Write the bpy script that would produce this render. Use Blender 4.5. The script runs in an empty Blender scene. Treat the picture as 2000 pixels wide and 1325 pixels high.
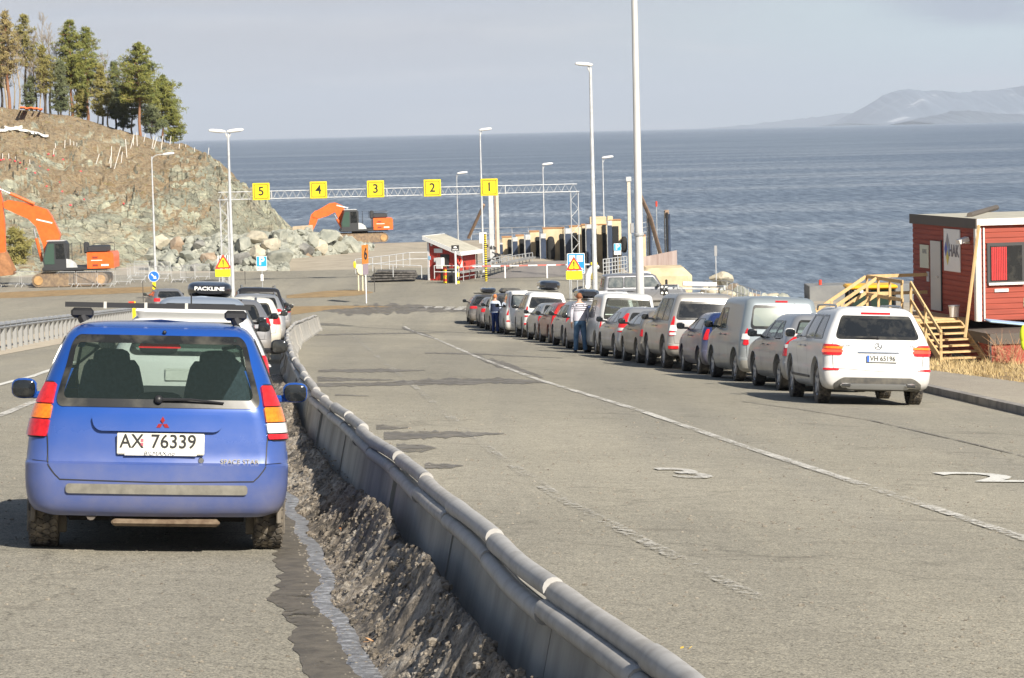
import bpy, bmesh, math, random
from mathutils import Vector, Matrix, noise
R = math.radians
PI = math.pi
S = bpy.context.scene
COL = S.collection
random.seed(7)

# ------------------------------------------------------------------ camera
FPX = 5500.0                        # focal length in pixels of the 2000 px wide frame
EYE = Vector((0, 0, 11.5))
PITCH, ROLL = R(4.20), R(-1.35)
cam_d = bpy.data.cameras.new('camera'); cam = bpy.data.objects.new('camera', cam_d); COL.objects.link(cam)
cam_d.sensor_width = 36.0; cam_d.lens = FPX / 2000 * 36
cam_d.clip_start = 0.3; cam_d.clip_end = 90000
CROT = Matrix.Rotation(PI/2 - PITCH, 3, 'X') @ Matrix.Rotation(ROLL, 3, 'Z')
cam.matrix_world = Matrix.Translation(EYE) @ CROT.to_4x4()
S.camera = cam

# ------------------------------------------------------------------ sky, sun, exposure
VEIL_L, VEIL_R, VEIL_P, VEIL_D = (6.7, 6.75, 7.15), (7.2, 8.9, 9.2), (9.6, 9.3, 9.1), (5.9, 6.5, 7.6)
SUN_EL, SUN_AZ = R(36), R(149)      # azimuth clockwise from +Y (the view direction): behind and to the right
W = bpy.data.worlds.new('World'); S.world = W; W.use_nodes = True
nt = W.node_tree; nt.nodes.clear()
def wn(t, **k):
    n = nt.nodes.new(t)
    for a, b in k.items(): setattr(n, a, b)
    return n
sky = wn('ShaderNodeTexSky', sky_type='NISHITA', sun_disc=False)
sky.sun_elevation = SUN_EL; sky.sun_rotation = SUN_AZ
sky.air_density = 1.0; sky.dust_density = 1.2; sky.ozone_density = 3.0; sky.altitude = 0
tc = wn('ShaderNodeTexCoord'); mp = wn('ShaderNodeMapping'); mp.inputs['Scale'].default_value = (3.2, 3.2, 26)
mp.inputs['Location'].default_value = (0.35, 0.1, 0.55)
n1 = wn('ShaderNodeTexNoise'); n1.inputs['Scale'].default_value = 2.6; n1.inputs['Detail'].default_value = 7; n1.inputs['Roughness'].default_value = .55
nt.links.new(tc.outputs['Generated'], mp.inputs['Vector']); nt.links.new(mp.outputs[0], n1.inputs['Vector'])
def mapr(sock, a, b, c, d, smooth=True):
    m = wn('ShaderNodeMapRange'); m.interpolation_type = 'SMOOTHSTEP' if smooth else 'LINEAR'
    for k, v in zip(('From Min', 'From Max', 'To Min', 'To Max'), (a, b, c, d)): m.inputs[k].default_value = v
    nt.links.new(sock, m.inputs['Value']); return m.outputs[0]
def mixw(f, a, b):
    m = wn('ShaderNodeMixRGB')
    for i, v in ((0, f), (1, a), (2, b)):
        if isinstance(v, tuple): m.inputs[i].default_value = (*v, 1)
        elif isinstance(v, (int, float)): m.inputs[i].default_value = v
        else: nt.links.new(v, m.inputs[i])
    return m.outputs[0]
sx = wn('ShaderNodeSeparateXYZ'); nt.links.new(tc.outputs['Generated'], sx.inputs[0])
# a pale veil of haze fills the sky near the horizon: lilac grey to the left, clearer and greener to the right
veil = mixw(mapr(sx.outputs['X'], -.04, .17, 0, 1), VEIL_L, VEIL_R)
puff = mixw(mapr(n1.outputs['Fac'], .5, .7, 0, .6), veil, VEIL_P)
dk = wn('ShaderNodeMath', operation='MULTIPLY'); nt.links.new(mapr(n1.outputs['Fac'], .42, .62, 0, 1), dk.inputs[0]); nt.links.new(mapr(sx.outputs['Z'], .034, .05, 0, .8), dk.inputs[1])
puff = mixw(dk.outputs[0], puff, VEIL_D)
dk2 = wn('ShaderNodeMath', operation='MULTIPLY'); nt.links.new(mapr(sx.outputs['X'], .115, .16, 0, 1), dk2.inputs[0]); nt.links.new(mapr(sx.outputs['Z'], .030, .037, 0, 1), dk2.inputs[1])
dk3 = wn('ShaderNodeMath', operation='MULTIPLY'); nt.links.new(dk2.outputs[0], dk3.inputs[0]); nt.links.new(mapr(n1.outputs['Fac'], .34, .48, 0, .95), dk3.inputs[1])
puff = mixw(dk3.outputs[0], puff, (4.6, 5.3, 6.5))
mix_out = mixw(mapr(sx.outputs['Z'], .07, .26, .97, .08), sky.outputs[0], puff)
bg = wn('ShaderNodeBackground'); bg.inputs['Strength'].default_value = .05
wo = wn('ShaderNodeOutputWorld'); nt.links.new(mix_out, bg.inputs[0]); nt.links.new(bg.outputs[0], wo.inputs[0])
sl = bpy.data.lights.new('sun', 'SUN'); sl.energy = 5.0; sl.angle = R(.5); sl.color = (1, .93, .82)
sun = bpy.data.objects.new('sun', sl); COL.objects.link(sun)
TOSUN = Vector((math.sin(SUN_AZ)*math.cos(SUN_EL), math.cos(SUN_AZ)*math.cos(SUN_EL), math.sin(SUN_EL)))
sun.rotation_euler = TOSUN.to_track_quat('Z', 'Y').to_euler()
S.view_settings.view_transform = 'Standard'; S.view_settings.look = 'None'
S.view_settings.exposure = 0.78; S.view_settings.gamma = 1.0; S.view_settings.use_curve_mapping = False

# ------------------------------------------------------------------ ground shape and pixel -> world
def smin(a, b, k):
    h = max(0, min(1, .5 + .5*(b-a)/k))
    return b*(1-h) + a*h - k*h*(1-h)
SHORE = [(9.5, 262), (10.6, 205), (12.6, 188), (16, 172), (23, 161), (60, 140), (160, 110), (400, 60)]
def shore_x(y):
    # x of the right-hand shoreline at a given y
    if y > SHORE[0][1]: return SHORE[0][0]
    for (x0, y0), (x1, y1) in zip(SHORE, SHORE[1:]):
        if y1 <= y <= y0: return x0 + (x1-x0)*(y0-y)/(y0-y1)
    return 400
def drop(x, y):
    yy = max(y, -40); xx = max(-60, min(60, x))
    return smin(1.74 + .0577*yy + .045*xx, 9.7, 1.2)
def seg_d(px, py, a, b):
    dx, dy = b[0]-a[0], b[1]-a[1]; t = max(0, min(1, ((px-a[0])*dx+(py-a[1])*dy)/(dx*dx+dy*dy)))
    return math.hypot(px-a[0]-t*dx, py-a[1]-t*dy)
def gz(x, y):
    z = 11.5 - drop(x, y)
    # slopes into the sea on the right and at the quay's far edge
    if y > 100 and x > 3:
        d = min(seg_d(x, y, a, b) for a, b in zip(SHORE, SHORE[1:]))
        ins = (x < shore_x(y)) if y > 60 else True
        z = min(z, -.15 + .3*d*(1 if ins else -1.5))
    QE = 262 + .02*x
    if y > QE-5: z = min(z, -.2 + .5*(QE-y) + 0*x)
    return max(z, -4)
def ray(px, py):
    v = Vector(((px-1000)/FPX, -(py-662.5)/FPX, -1.0))
    return CROT @ v
def at(px, py, Y):
    d = ray(px, py); t = Y / d.y
    return EYE + d*t
def G(px, py, h=0.0):
    """point where the sight line through a pixel of the 2000 px frame meets the ground (h above it)"""
    d = ray(px, py); t0 = 5.0/d.y; t = t0; st = .5/d.y
    p = EYE + d*t
    for _ in range(1400):
        p = EYE + d*t
        if p.z <= gz(p.x, p.y) + h: break
        t += st
    lo, hi = t-st, t
    for _ in range(30):
        m = (lo+hi)/2; q = EYE + d*m
        if q.z <= gz(q.x, q.y) + h: hi = m
        else: lo = m
    return EYE + d*hi
def pxm(Y): return FPX / Y
def toscreen(p):
    v = CROT.transposed() @ (Vector(p)-EYE)
    return (1000 + FPX*v.x/-v.z, 662.5 - FPX*v.y/-v.z)
def on(x, y, h=0): return Vector((x, y, gz(x, y)+h))
def gnormal(x, y):
    e = .6
    return Vector((gz(x-e, y)-gz(x+e, y), gz(x, y-e)-gz(x, y+e), 2*e)).normalized()

# ------------------------------------------------------------------ materials
MATS = {}
def mat(name, col, rough=.6, metal=0.0, **k):
    """principled with optional noise variation: var (amount), vs (scale), col2, bump, bs, coat, emit, spec, stretch"""
    if name in MATS: return MATS[name]
    m = bpy.data.materials.new(name); m.use_nodes = True; MATS[name] = m
    t = m.node_tree; b = t.nodes['Principled BSDF']
    b.inputs['Base Color'].default_value = (*col, 1); b.inputs['Roughness'].default_value = rough; b.inputs['Metallic'].default_value = metal
    if 'coat' in k: b.inputs['Coat Weight'].default_value = k['coat']; b.inputs['Coat Roughness'].default_value = k.get('coatr', .05)
    if 'spec' in k: b.inputs['Specular IOR Level'].default_value = k['spec']
    if 'emit' in k: b.inputs['Emission Color'].default_value = (*k['emit'], 1); b.inputs['Emission Strength'].default_value = k.get('es', 1)
    if 'alpha' in k: b.inputs['Alpha'].default_value = k['alpha']
    tcn = None
    if 'var' in k or 'col2' in k or 'bump' in k:
        tcn = t.nodes.new('ShaderNodeTexCoord'); vec = tcn.outputs['Object']
        if 'stretch' in k:
            mm = t.nodes.new('ShaderNodeMapping'); mm.inputs['Scale'].default_value = k['stretch']; t.links.new(vec, mm.inputs[0]); vec = mm.outputs[0]
    if 'var' in k or 'col2' in k:
        nz = t.nodes.new('ShaderNodeTexNoise'); nz.inputs['Scale'].default_value = k.get('vs', 3); nz.inputs['Detail'].default_value = 6; nz.inputs['Roughness'].default_value = .6
        t.links.new(vec, nz.inputs['Vector'])
        rp = t.nodes.new('ShaderNodeValToRGB'); e = rp.color_ramp.elements
        c2 = k.get('col2'); v = k.get('var', .25)
        if c2 is None: a = tuple(max(0, c*(1-v)) for c in col); bb = tuple(min(1, c*(1+v)) for c in col)
        else: a, bb = col, c2
        e[0].position = k.get('p0', .35); e[1].position = k.get('p1', .65); e[0].color = (*a, 1); e[1].color = (*bb, 1)
        t.links.new(nz.outputs['Fac'], rp.inputs[0]); t.links.new(rp.outputs[0], b.inputs['Base Color'])
    if 'bump' in k:
        nb = t.nodes.new('ShaderNodeTexNoise'); nb.inputs['Scale'].default_value = k.get('bs', 20); nb.inputs['Detail'].default_value = 5
        t.links.new(vec, nb.inputs['Vector']); bp = t.nodes.new('ShaderNodeBump'); bp.inputs['Strength'].default_value = k['bump']; bp.inputs['Distance'].default_value = k.get('bd', .02)
        t.links.new(nb.outputs['Fac'], bp.inputs['Height']); t.links.new(bp.outputs[0], b.inputs['Normal'])
    return m
def paint(name, col, metal=.35, dust=.55, rough=.32):
    """car paint: road dust settles on the lower body and in cloudy patches"""
    if name in MATS: return MATS[name]
    m = bpy.data.materials.new(name); m.use_nodes = True; MATS[name] = m
    t = m.node_tree; b = t.nodes['Principled BSDF']; L = t.links.new
    b.inputs['Metallic'].default_value = metal
    b.inputs['Coat Weight'].default_value = .35; b.inputs['Coat Roughness'].default_value = .06
    tcn = t.nodes.new('ShaderNodeTexCoord'); sp = t.nodes.new('ShaderNodeSeparateXYZ'); L(tcn.outputs['Object'], sp.inputs[0])
    hz = t.nodes.new('ShaderNodeMapRange'); hz.inputs['From Min'].default_value = .25; hz.inputs['From Max'].default_value = .95
    hz.inputs['To Min'].default_value = dust; hz.inputs['To Max'].default_value = .03; L(sp.outputs['Z'], hz.inputs['Value'])
    nz = t.nodes.new('ShaderNodeTexNoise'); nz.inputs['Scale'].default_value = 2.2; nz.inputs['Detail'].default_value = 8; nz.inputs['Roughness'].default_value = .65; L(tcn.outputs['Object'], nz.inputs['Vector'])
    ml = t.nodes.new('ShaderNodeMath'); ml.operation = 'MULTIPLY'; ml.use_clamp = True; L(hz.outputs[0], ml.inputs[0])
    m2 = t.nodes.new('ShaderNodeMapRange'); m2.inputs['From Min'].default_value = .3; m2.inputs['From Max'].default_value = .7; m2.inputs['To Min'].default_value = .55; m2.inputs['To Max'].default_value = 1.35
    L(nz.outputs['Fac'], m2.inputs['Value']); L(m2.outputs[0], ml.inputs[1])
    mx = t.nodes.new('ShaderNodeMixRGB'); mx.inputs[1].default_value = (*col, 1); mx.inputs[2].default_value = (.26, .225, .18, 1)
    L(ml.outputs[0], mx.inputs[0]); L(mx.outputs[0], b.inputs['Base Color'])
    rr = t.nodes.new('ShaderNodeMapRange'); rr.inputs['To Min'].default_value = rough; rr.inputs['To Max'].default_value = .8; L(ml.outputs[0], rr.inputs['Value']); L(rr.outputs[0], b.inputs['Roughness'])
    mm = t.nodes.new('ShaderNodeMapRange'); mm.inputs['To Min'].default_value = metal; mm.inputs['To Max'].default_value = 0; L(ml.outputs[0], mm.inputs['Value']); L(mm.outputs[0], b.inputs['Metallic'])
    return m
def glassy(name, tint, trans, rough=.06):
    if name in MATS: return MATS[name]
    m = bpy.data.materials.new(name); m.use_nodes = True; MATS[name] = m; t = m.node_tree; t.nodes.clear()
    o = t.nodes.new('ShaderNodeOutputMaterial'); ms = t.nodes.new('ShaderNodeMixShader'); tr = t.nodes.new('ShaderNodeBsdfTransparent'); tr.inputs[0].default_value = (.9, 1, .95, 1)
    b = t.nodes.new('ShaderNodeBsdfPrincipled'); b.inputs['Base Color'].default_value = (*tint, 1); b.inputs['Roughness'].default_value = rough
    ms.inputs[0].default_value = 1-trans
    t.links.new(tr.outputs[0], ms.inputs[1]); t.links.new(b.outputs[0], ms.inputs[2]); t.links.new(ms.outputs[0], o.inputs[0])
    return m

# ------------------------------------------------------------------ mesh builder
class MB:
    def __init__(s): s.v = []; s.f = []; s.m = []
    def add(s, vs, fs, mi=0):
        o = len(s.v); s.v += [tuple(p) for p in vs]; s.f += [tuple(i+o for i in f) for f in fs]; s.m += [mi]*len(fs); return s
    def box(s, c, d, rot=None, mi=0, bev=0.0):
        """box centred at c with full sizes d; bev rounds the vertical edges a little"""
        x, y, z = d[0]/2, d[1]/2, d[2]/2
        if bev > 0:
            b = min(bev, x*.95, y*.95, z*.95); pts = []
            for zz, k in ((-z, b), (-z+b, 0), (z-b, 0), (z, b)):
                X, Y = x-k, y-k; bb = b*.6
                pts += [(X-bb, -Y, zz), (X, -Y+bb, zz), (X, Y-bb, zz), (X-bb, Y, zz), (-X+bb, Y, zz), (-X, Y-bb, zz), (-X, -Y+bb, zz), (-X+bb, -Y, zz)]
            fs = [tuple(range(7, -1, -1)), tuple(range(24, 32))]
            for L in range(3):
                for i in range(8): fs.append((L*8+i, L*8+(i+1) % 8, L*8+8+(i+1) % 8, L*8+8+i))
            vs = pts
        else:
            vs = [(-x, -y, -z), (x, -y, -z), (x, y, -z), (-x, y, -z), (-x, -y, z), (x, -y, z), (x, y, z), (-x, y, z)]
            fs = [(0, 3, 2, 1), (4, 5, 6, 7), (0, 1, 5, 4), (1, 2, 6, 5), (2, 3, 7, 6), (3, 0, 4, 7)]
        M = rot if rot is not None else Matrix.Identity(3); c = Vector(c)
        return s.add([M @ Vector(p) + c for p in vs], fs, mi)
    def bar(s, a, b, w, h, mi=0, up=(0, 0, 1)):
        a, b = Vector(a), Vector(b); y = (b-a); L = y.length; y.normalize(); x = y.cross(Vector(up))
        if x.length < 1e-4: x = y.cross(Vector((1, 0, 0)))
        x.normalize(); z = x.cross(y); M = Matrix((x, y, z)).transposed()
        return s.box((a+b)/2, (w, L, h), M, mi)
    def tube(s, pts, r, n=8, mi=0, caps=True):
        """tube through points; r a number or a list"""
        pts = [Vector(p) for p in pts]; N = len(pts); rs = r if isinstance(r, (list, tuple)) else [r]*N
        vs = []; prev = None
        for i, p in enumerate(pts):
            d = (pts[min(i+1, N-1)] - pts[max(i-1, 0)])
            if d.length < 1e-9: d = Vector((0, 0, 1))
            d.normalize()
            x = prev - d*prev.dot(d) if prev is not None else d.orthogonal()
            if x.length < 1e-5: x = d.orthogonal()
            x.normalize(); prev = x; y = d.cross(x)
            for k in range(n):
                a = 2*PI*k/n; vs.append(p + (x*math.cos(a) + y*math.sin(a))*rs[i])
        fs = [(i*n+k, i*n+(k+1) % n, (i+1)*n+(k+1) % n, (i+1)*n+k) for i in range(N-1) for k in range(n)]
        if caps: fs += [tuple(range(n-1, -1, -1)), tuple(range((N-1)*n, N*n))]
        return s.add(vs, fs, mi)
    def lathe(s, prof, axis='Z', n=24, c=(0, 0, 0), mi=0):
        c = Vector(c); vs = []
        for r, h in prof:
            for k in range(n):
                a = 2*PI*k/n; q = (r*math.cos(a), r*math.sin(a), h)
                vs.append(c + Vector(q if axis == 'Z' else ((q[2], q[0], q[1]) if axis == 'X' else (q[0], q[2], q[1]))))
        P = len(prof); fs = [(i*n+k, i*n+(k+1) % n, (i+1)*n+(k+1) % n, (i+1)*n+k) for i in range(P-1) for k in range(n)]
        return s.add(vs, fs, mi)
    def prism(s, poly, h0, h1, M=None, mi=0):
        """polygon (x, y) extruded from z=h0 to h1, then M (4x4)"""
        n = len(poly); vs = [Vector((x, y, h0)) for x, y in poly] + [Vector((x, y, h1)) for x, y in poly]
        if M is not None: vs = [M @ v for v in vs]
        fs = [tuple(range(n-1, -1, -1)), tuple(range(n, 2*n))] + [(i, (i+1) % n, n+(i+1) % n, n+i) for i in range(n)]
        return s.add(vs, fs, mi)
    def blob(s, c, r, n=10, m=6, mi=0, rot=None, sq=1.0):
        """ellipsoid; sq<1 squares it off"""
        c = Vector(c); r = Vector(r) if not isinstance(r, (int, float)) else Vector((r, r, r)); vs = []
        pw = lambda t: math.copysign(abs(t)**sq, t)
        for j in range(m+1):
            b = -PI/2 + PI*j/m
            for k in range(n):
                a = 2*PI*k/n; p = Vector((pw(math.cos(b))*pw(math.cos(a))*r.x, pw(math.cos(b))*pw(math.sin(a))*r.y, pw(math.sin(b))*r.z))
                vs.append(c + (rot @ p if rot is not None else p))
        fs = [(j*n+k, j*n+(k+1) % n, (j+1)*n+(k+1) % n, (j+1)*n+k) for j in range(m) for k in range(n)]
        return s.add(vs, fs, mi)
    def grid(s, rows, mi=0, close=False):
        n = len(rows[0]); vs = [p for r in rows for p in r]; fs = []
        for i in range(len(rows)-1):
            for k in range(n if close else n-1):
                fs.append((i*n+k, i*n+(k+1) % n, (i+1)*n+(k+1) % n, (i+1)*n+k))
        return s.add(vs, fs, mi)
    def build(s, name, mats, parent=None, ang=35, merge=0.0, smooth=True, norm=True):
        me = bpy.data.meshes.new(name); me.from_pydata(s.v, [], s.f)
        for m in (mats if isinstance(mats, (list, tuple)) else [mats]): me.materials.append(m)
        if any(s.m): me.polygons.foreach_set('material_index', s.m)
        if merge or norm:
            bm = bmesh.new(); bm.from_mesh(me)
            if merge: bmesh.ops.remove_doubles(bm, verts=bm.verts, dist=merge)
            if norm: bmesh.ops.recalc_face_normals(bm, faces=bm.faces)
            bm.to_mesh(me); bm.free()
        if smooth:
            me.polygons.foreach_set('use_smooth', [True]*len(me.polygons)); me.set_sharp_from_angle(angle=R(ang))
        me.update(); o = bpy.data.objects.new(name, me); COL.objects.link(o)
        if parent is not None: o.parent = parent
        return o
def tag(o, label, cat, group=None):
    o['label'] = label; o['category'] = cat
    if group: o['group'] = group
    return o
def structure(o, k='structure'): o['kind'] = k; return o
def empty(name, label, cat, loc=(0, 0, 0), rot=None, group=None):
    o = bpy.data.objects.new(name, None); COL.objects.link(o); o.empty_display_size = .3
    M = Matrix.Translation(Vector(loc))
    if rot is not None: M = M @ (rot.to_4x4() if isinstance(rot, Matrix) else Matrix.Rotation(rot, 4, 'Z'))
    o.matrix_world = M
    return tag(o, label, cat, group)
def dup(root, M, label=None):
    def cp(o, par):
        c = o.copy(); COL.objects.link(c); c.parent = par
        for ch in KIDS.get(o.name, []): cp(ch, c)
        return c
    c = cp(root, None); c.matrix_world = M
    if label: c['label'] = label
    return c
KIDS = {}
def index_kids():
    KIDS.clear()
    for o in bpy.data.objects:
        if o.parent is not None: KIDS.setdefault(o.parent.name, []).append(o)
def text_verts(txt, size, ext=.003, bold=0.0, sx=1.0, align='CENTER', shear=0.0):
    """lettering as a mesh in the XY plane: (verts, faces), centred"""
    c = bpy.data.curves.new('t', 'FONT'); c.body = txt; c.size = size; c.extrude = ext; c.offset = bold; c.shear = shear
    c.align_x = align; c.align_y = 'CENTER'; c.resolution_u = 3
    o = bpy.data.objects.new('t', c); COL.objects.link(o)
    me = bpy.data.meshes.new_from_object(o.evaluated_get(bpy.context.evaluated_depsgraph_get()))
    vs = [Vector((v.co.x*sx, v.co.y, v.co.z)) for v in me.vertices]; fs = [tuple(p.vertices) for p in me.polygons]
    bpy.data.objects.remove(o); bpy.data.meshes.remove(me); return vs, fs
def face_frame(origin, right, up):
    """4x4 whose X = right, Y = up, Z = out of the face"""
    x = Vector(right).normalized(); u = Vector(up); z = x.cross(u).normalized(); y = z.cross(x)
    return Matrix.Translation(Vector(origin)) @ Matrix((x, y, z)).transposed().to_4x4()
def put_text(mb, txt, size, M, mi=0, **k):
    vs, fs = text_verts(txt, size, **k); mb.add([M @ v for v in vs], fs, mi)
# ------------------------------------------------------------------ shared materials
M_RUBBER = mat('tyre rubber', (.03, .029, .028), .85, col2=(.13, .115, .095), vs=9, p0=.4, p1=.7)
M_TREAD = mat('winter tyre tread', (.045, .042, .04), .9, col2=(.2, .17, .13), vs=14, p0=.4, p1=.66)
M_RIM = mat('alloy wheel', (.42, .42, .43), .4, .3, var=.3, vs=8)
M_BLACK = mat('black plastic', (.018, .018, .02), .45)
M_DKPLA = mat('dusty grey plastic', (.05, .05, .05), .6, col2=(.13, .12, .1), vs=6)
M_UNDER = mat('dark underbody', (.012, .011, .01), .9)
M_CABIN = mat('dark cabin trim', (.03, .032, .035), .8)
M_SEAT = mat('grey blue seat cloth', (.035, .055, .075), .9, var=.3, vs=40)
M_FRIT = mat('black window border', (.016, .017, .017), .25, col2=(.09, .085, .07), vs=5, p0=.45, p1=.75)
M_GLASS = glassy('clear car glass', (.05, .07, .07), .72)
M_GLASSD = mat('dark tinted car glass', (.012, .014, .016), .07, col2=(.06, .058, .05), vs=4, p0=.5, p1=.8, spec=.6)
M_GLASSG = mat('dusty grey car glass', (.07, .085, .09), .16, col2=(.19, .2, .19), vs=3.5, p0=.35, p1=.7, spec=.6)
M_GLASSM = glassy('lightly tinted car glass', (.12, .14, .14), .45, .1)
M_RED = mat('red lamp lens', (.55, .012, .015), .18, coat=.6, var=.2, vs=30)
M_REDL = mat('bright red lamp lens', (.6, .02, .02), .15, coat=.6, var=.2, vs=30)
M_AMBER = mat('amber lamp lens', (.85, .2, .01), .18, coat=.6, var=.2, vs=40)
M_CLEAR = mat('clear lamp lens', (.62, .64, .62), .2, coat=.6)
M_LITRED = mat('lit brake lamp', (.7, .02, .02), .2, emit=(1, .08, .03), es=1.2)
M_PLATE = mat('white number plate', (.62, .62, .58), .4, var=.08, vs=20)
M_INK = mat('black lettering', (.02, .02, .02), .5)
M_EUBLUE = mat('blue plate strip', (.03, .12, .5), .4)
M_CHROME = mat('chrome trim', (.6, .6, .6), .15, 1.0)
M_SILVER = mat('brushed steel', (.42, .43, .44), .35, .8)
M_GALV = mat('galvanised steel', (.42, .43, .43), .5, .25, var=.18, vs=5)
M_GALVW = mat('pale galvanised steel', (.52, .53, .53), .5, .15, var=.14, vs=4)
M_WHITE = mat('white paint', (.75, .75, .73), .5, var=.06, vs=8)
M_SKIN = mat('skin', (.5, .28, .2), .6)
M_HAIR = mat('reddish hair', (.24, .09, .035), .8, var=.35, vs=60)
M_YEL = mat('yellow sign face', (.82, .62, .02), .4, var=.05, vs=3); M_YELF = mat('fluorescent yellow plate', (.80, .82, .02), .45); M_SBLUE = mat('sign blue', (.02, .26, .62), .4); M_SRED = mat('sign red', (.7, .06, .03), .4)
M_ORG = mat('faded orange sign', (.60, .2, .03), .5, var=.15, vs=6); M_BACK = mat('grey sign back', (.3, .3, .3), .6); M_SWHITE = mat('white sign face', (.78, .78, .76), .45)
# ------------------------------------------------------------------ ground, road, sea, far shore
def nodes_mat(name):
    m = bpy.data.materials.new(name); m.use_nodes = True; MATS[name] = m; t = m.node_tree
    return m, t, t.nodes['Principled BSDF'], t.links.new
def N(t, ty, **k):
    n = t.nodes.new(ty)
    for a, v in k.items():
        if a.startswith('i_'): n.inputs[a[2:].replace('_', ' ')].default_value = v
        else: setattr(n, a, v)
    return n
def noise_of(t, vec, scale, detail=6, rough=.6, st=None, loc=None, rot=None):
    if st or rot or loc:
        mm = N(t, 'ShaderNodeMapping'); t.links.new(vec, mm.inputs[0])
        if st: mm.inputs['Scale'].default_value = st
        if rot: mm.inputs['Rotation'].default_value = rot
        if loc: mm.inputs['Location'].default_value = loc
        vec = mm.outputs[0]
    n = N(t, 'ShaderNodeTexNoise'); n.inputs['Scale'].default_value = scale; n.inputs['Detail'].default_value = detail; n.inputs['Roughness'].default_value = rough
    t.links.new(vec, n.inputs['Vector']); return n.outputs['Fac']
def ramp(t, fac, stops, interp='LINEAR'):
    r = N(t, 'ShaderNodeValToRGB'); r.color_ramp.interpolation = interp; e = r.color_ramp.elements
    while len(e) < len(stops): e.new(.5)
    for el, (p, c) in zip(e, stops): el.position = p; el.color = (*c, 1) if len(c) == 3 else c
    t.links.new(fac, r.inputs[0]); return r.outputs[0]
def mixc(t, fac, a, b, mode='MIX'):
    m = N(t, 'ShaderNodeMixRGB', blend_type=mode)
    for i, v in ((0, fac), (1, a), (2, b)):
        if isinstance(v, (int, float)): m.inputs[i].default_value = v
        elif isinstance(v, tuple): m.inputs[i].default_value = (*v, 1)
        else: t.links.new(v, m.inputs[i])
    return m.outputs[0]
def asphalt(name, c0, c1, dark, speck=1.0, stain=.5):
    m, t, b, L = nodes_mat(name); co = N(t, 'ShaderNodeTexCoord').outputs['Object']
    big = ramp(t, noise_of(t, co, .10, 7, .66, st=(1, .45, 1)), [(.32, tuple(x*.86 for x in c0)), (.5, c0), (.68, c1)])
    track = ramp(t, noise_of(t, co, .6, 4, .5, st=(1.6, .05, 1), rot=(0, 0, R(-4))), [(.35, (.93, .93, .94)), (.65, (1.05, 1.04, 1.02))])
    c = mixc(t, 1.0, big, track, 'MULTIPLY')
    sp = ramp(t, noise_of(t, co, 26, 3, .75), [(.34, (.48, .47, .45)), (.43, (.95, .95, .95)), (.58, (1.0, 1.0, 1.0)), (.69, (1.34, 1.3, 1.24))])
    c = mixc(t, speck, c, sp, 'MULTIPLY')
    sp3 = ramp(t, noise_of(t, co, 75, 2, .8), [(.38, (.42, .41, .4)), (.5, (1, 1, 1)), (.62, (1.5, 1.46, 1.38))]); c = mixc(t, speck*.8, c, sp3, 'MULTIPLY')
    sp2 = ramp(t, noise_of(t, co, 4, 6, .7), [(.3, (.84, .83, .81)), (.7, (1.12, 1.11, 1.09))]); c = mixc(t, .8, c, sp2, 'MULTIPLY')
    st_ = ramp(t, noise_of(t, co, .9, 6, .62, st=(.5, 1.5, 1), loc=(3, 9, 0)), [(.62, (0, 0, 0)), (.70, (stain,)*3)]); c = mixc(t, st_, c, dark)
    vo = N(t, 'ShaderNodeTexVoronoi', feature='DISTANCE_TO_EDGE'); vo.inputs['Scale'].default_value = .16; wv = N(t, 'ShaderNodeMapping'); 
    wn_ = N(t, 'ShaderNodeTexNoise'); wn_.inputs['Scale'].default_value = .7; wn_.inputs['Detail'].default_value = 5; L(co, wn_.inputs['Vector'])
    va = N(t, 'ShaderNodeVectorMath', operation='MULTIPLY_ADD'); va.inputs[1].default_value = (2.5, 2.5, 2.5); L(wn_.outputs['Color'], va.inputs[0]); L(co, va.inputs[2]); L(va.outputs[0], vo.inputs['Vector'])
    cr = ramp(t, vo.outputs['Distance'], [(.0, (.3, .3, .3)), (.006, (1, 1, 1))]); c = mixc(t, .4, c, cr, 'MULTIPLY')
    L(c, b.inputs['Base Color']); b.inputs['Roughness'].default_value = .92; b.inputs['Specular IOR Level'].default_value = .25
    bp = N(t, 'ShaderNodeBump'); bp.inputs['Strength'].default_value = .5; bp.inputs['Distance'].default_value = .012; L(noise_of(t, co, 60, 3, .7), bp.inputs['Height']); L(bp.outputs[0], b.inputs['Normal'])
    return m
M_ASPH = asphalt('dusty worn asphalt', (.275, .262, .22), (.33, .313, .262), (.14, .125, .10), 1.0, .5)
M_PAVE = asphalt('pale pavement asphalt', (.33, .30, .25), (.39, .36, .30), (.16, .14, .11), .8, .3)
M_WET_SHADE = mat('damp and shadow dark asphalt', (.12, .108, .09), .55, col2=(.22, .195, .155), vs=3, bump=.3, bs=30, bd=.01)  # damp road colour, also used for the painted mast shadow
def ragged(m, keep, soft, sc):
    t = m.node_tree; b = t.nodes['Principled BSDF']; co = N(t, 'ShaderNodeTexCoord').outputs['Object']
    f1 = noise_of(t, co, sc, 7, .75); f2 = noise_of(t, co, sc*.13, 4, .6); ad = N(t, 'ShaderNodeMath', operation='MULTIPLY_ADD'); ad.inputs[1].default_value = .8; t.links.new(f2, ad.inputs[0]); t.links.new(f1, ad.inputs[2])
    t.links.new(ramp(t, ad.outputs[0], [(keep, (0, 0, 0)), (keep+soft, (.9, .9, .9))]), b.inputs['Alpha'])
ragged(M_WET_SHADE, .72, .16, 6)
M_GRAVEL = mat('gravel and dust', (.30, .26, .2), .95, col2=(.40, .35, .27), vs=.8, bump=.5, bs=6, bd=.05)
M_DIRT = mat('brown dead grass', (.20, .135, .065), .95, col2=(.33, .23, .11), vs=2.5, bump=.6, bs=10, bd=.06)
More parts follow.
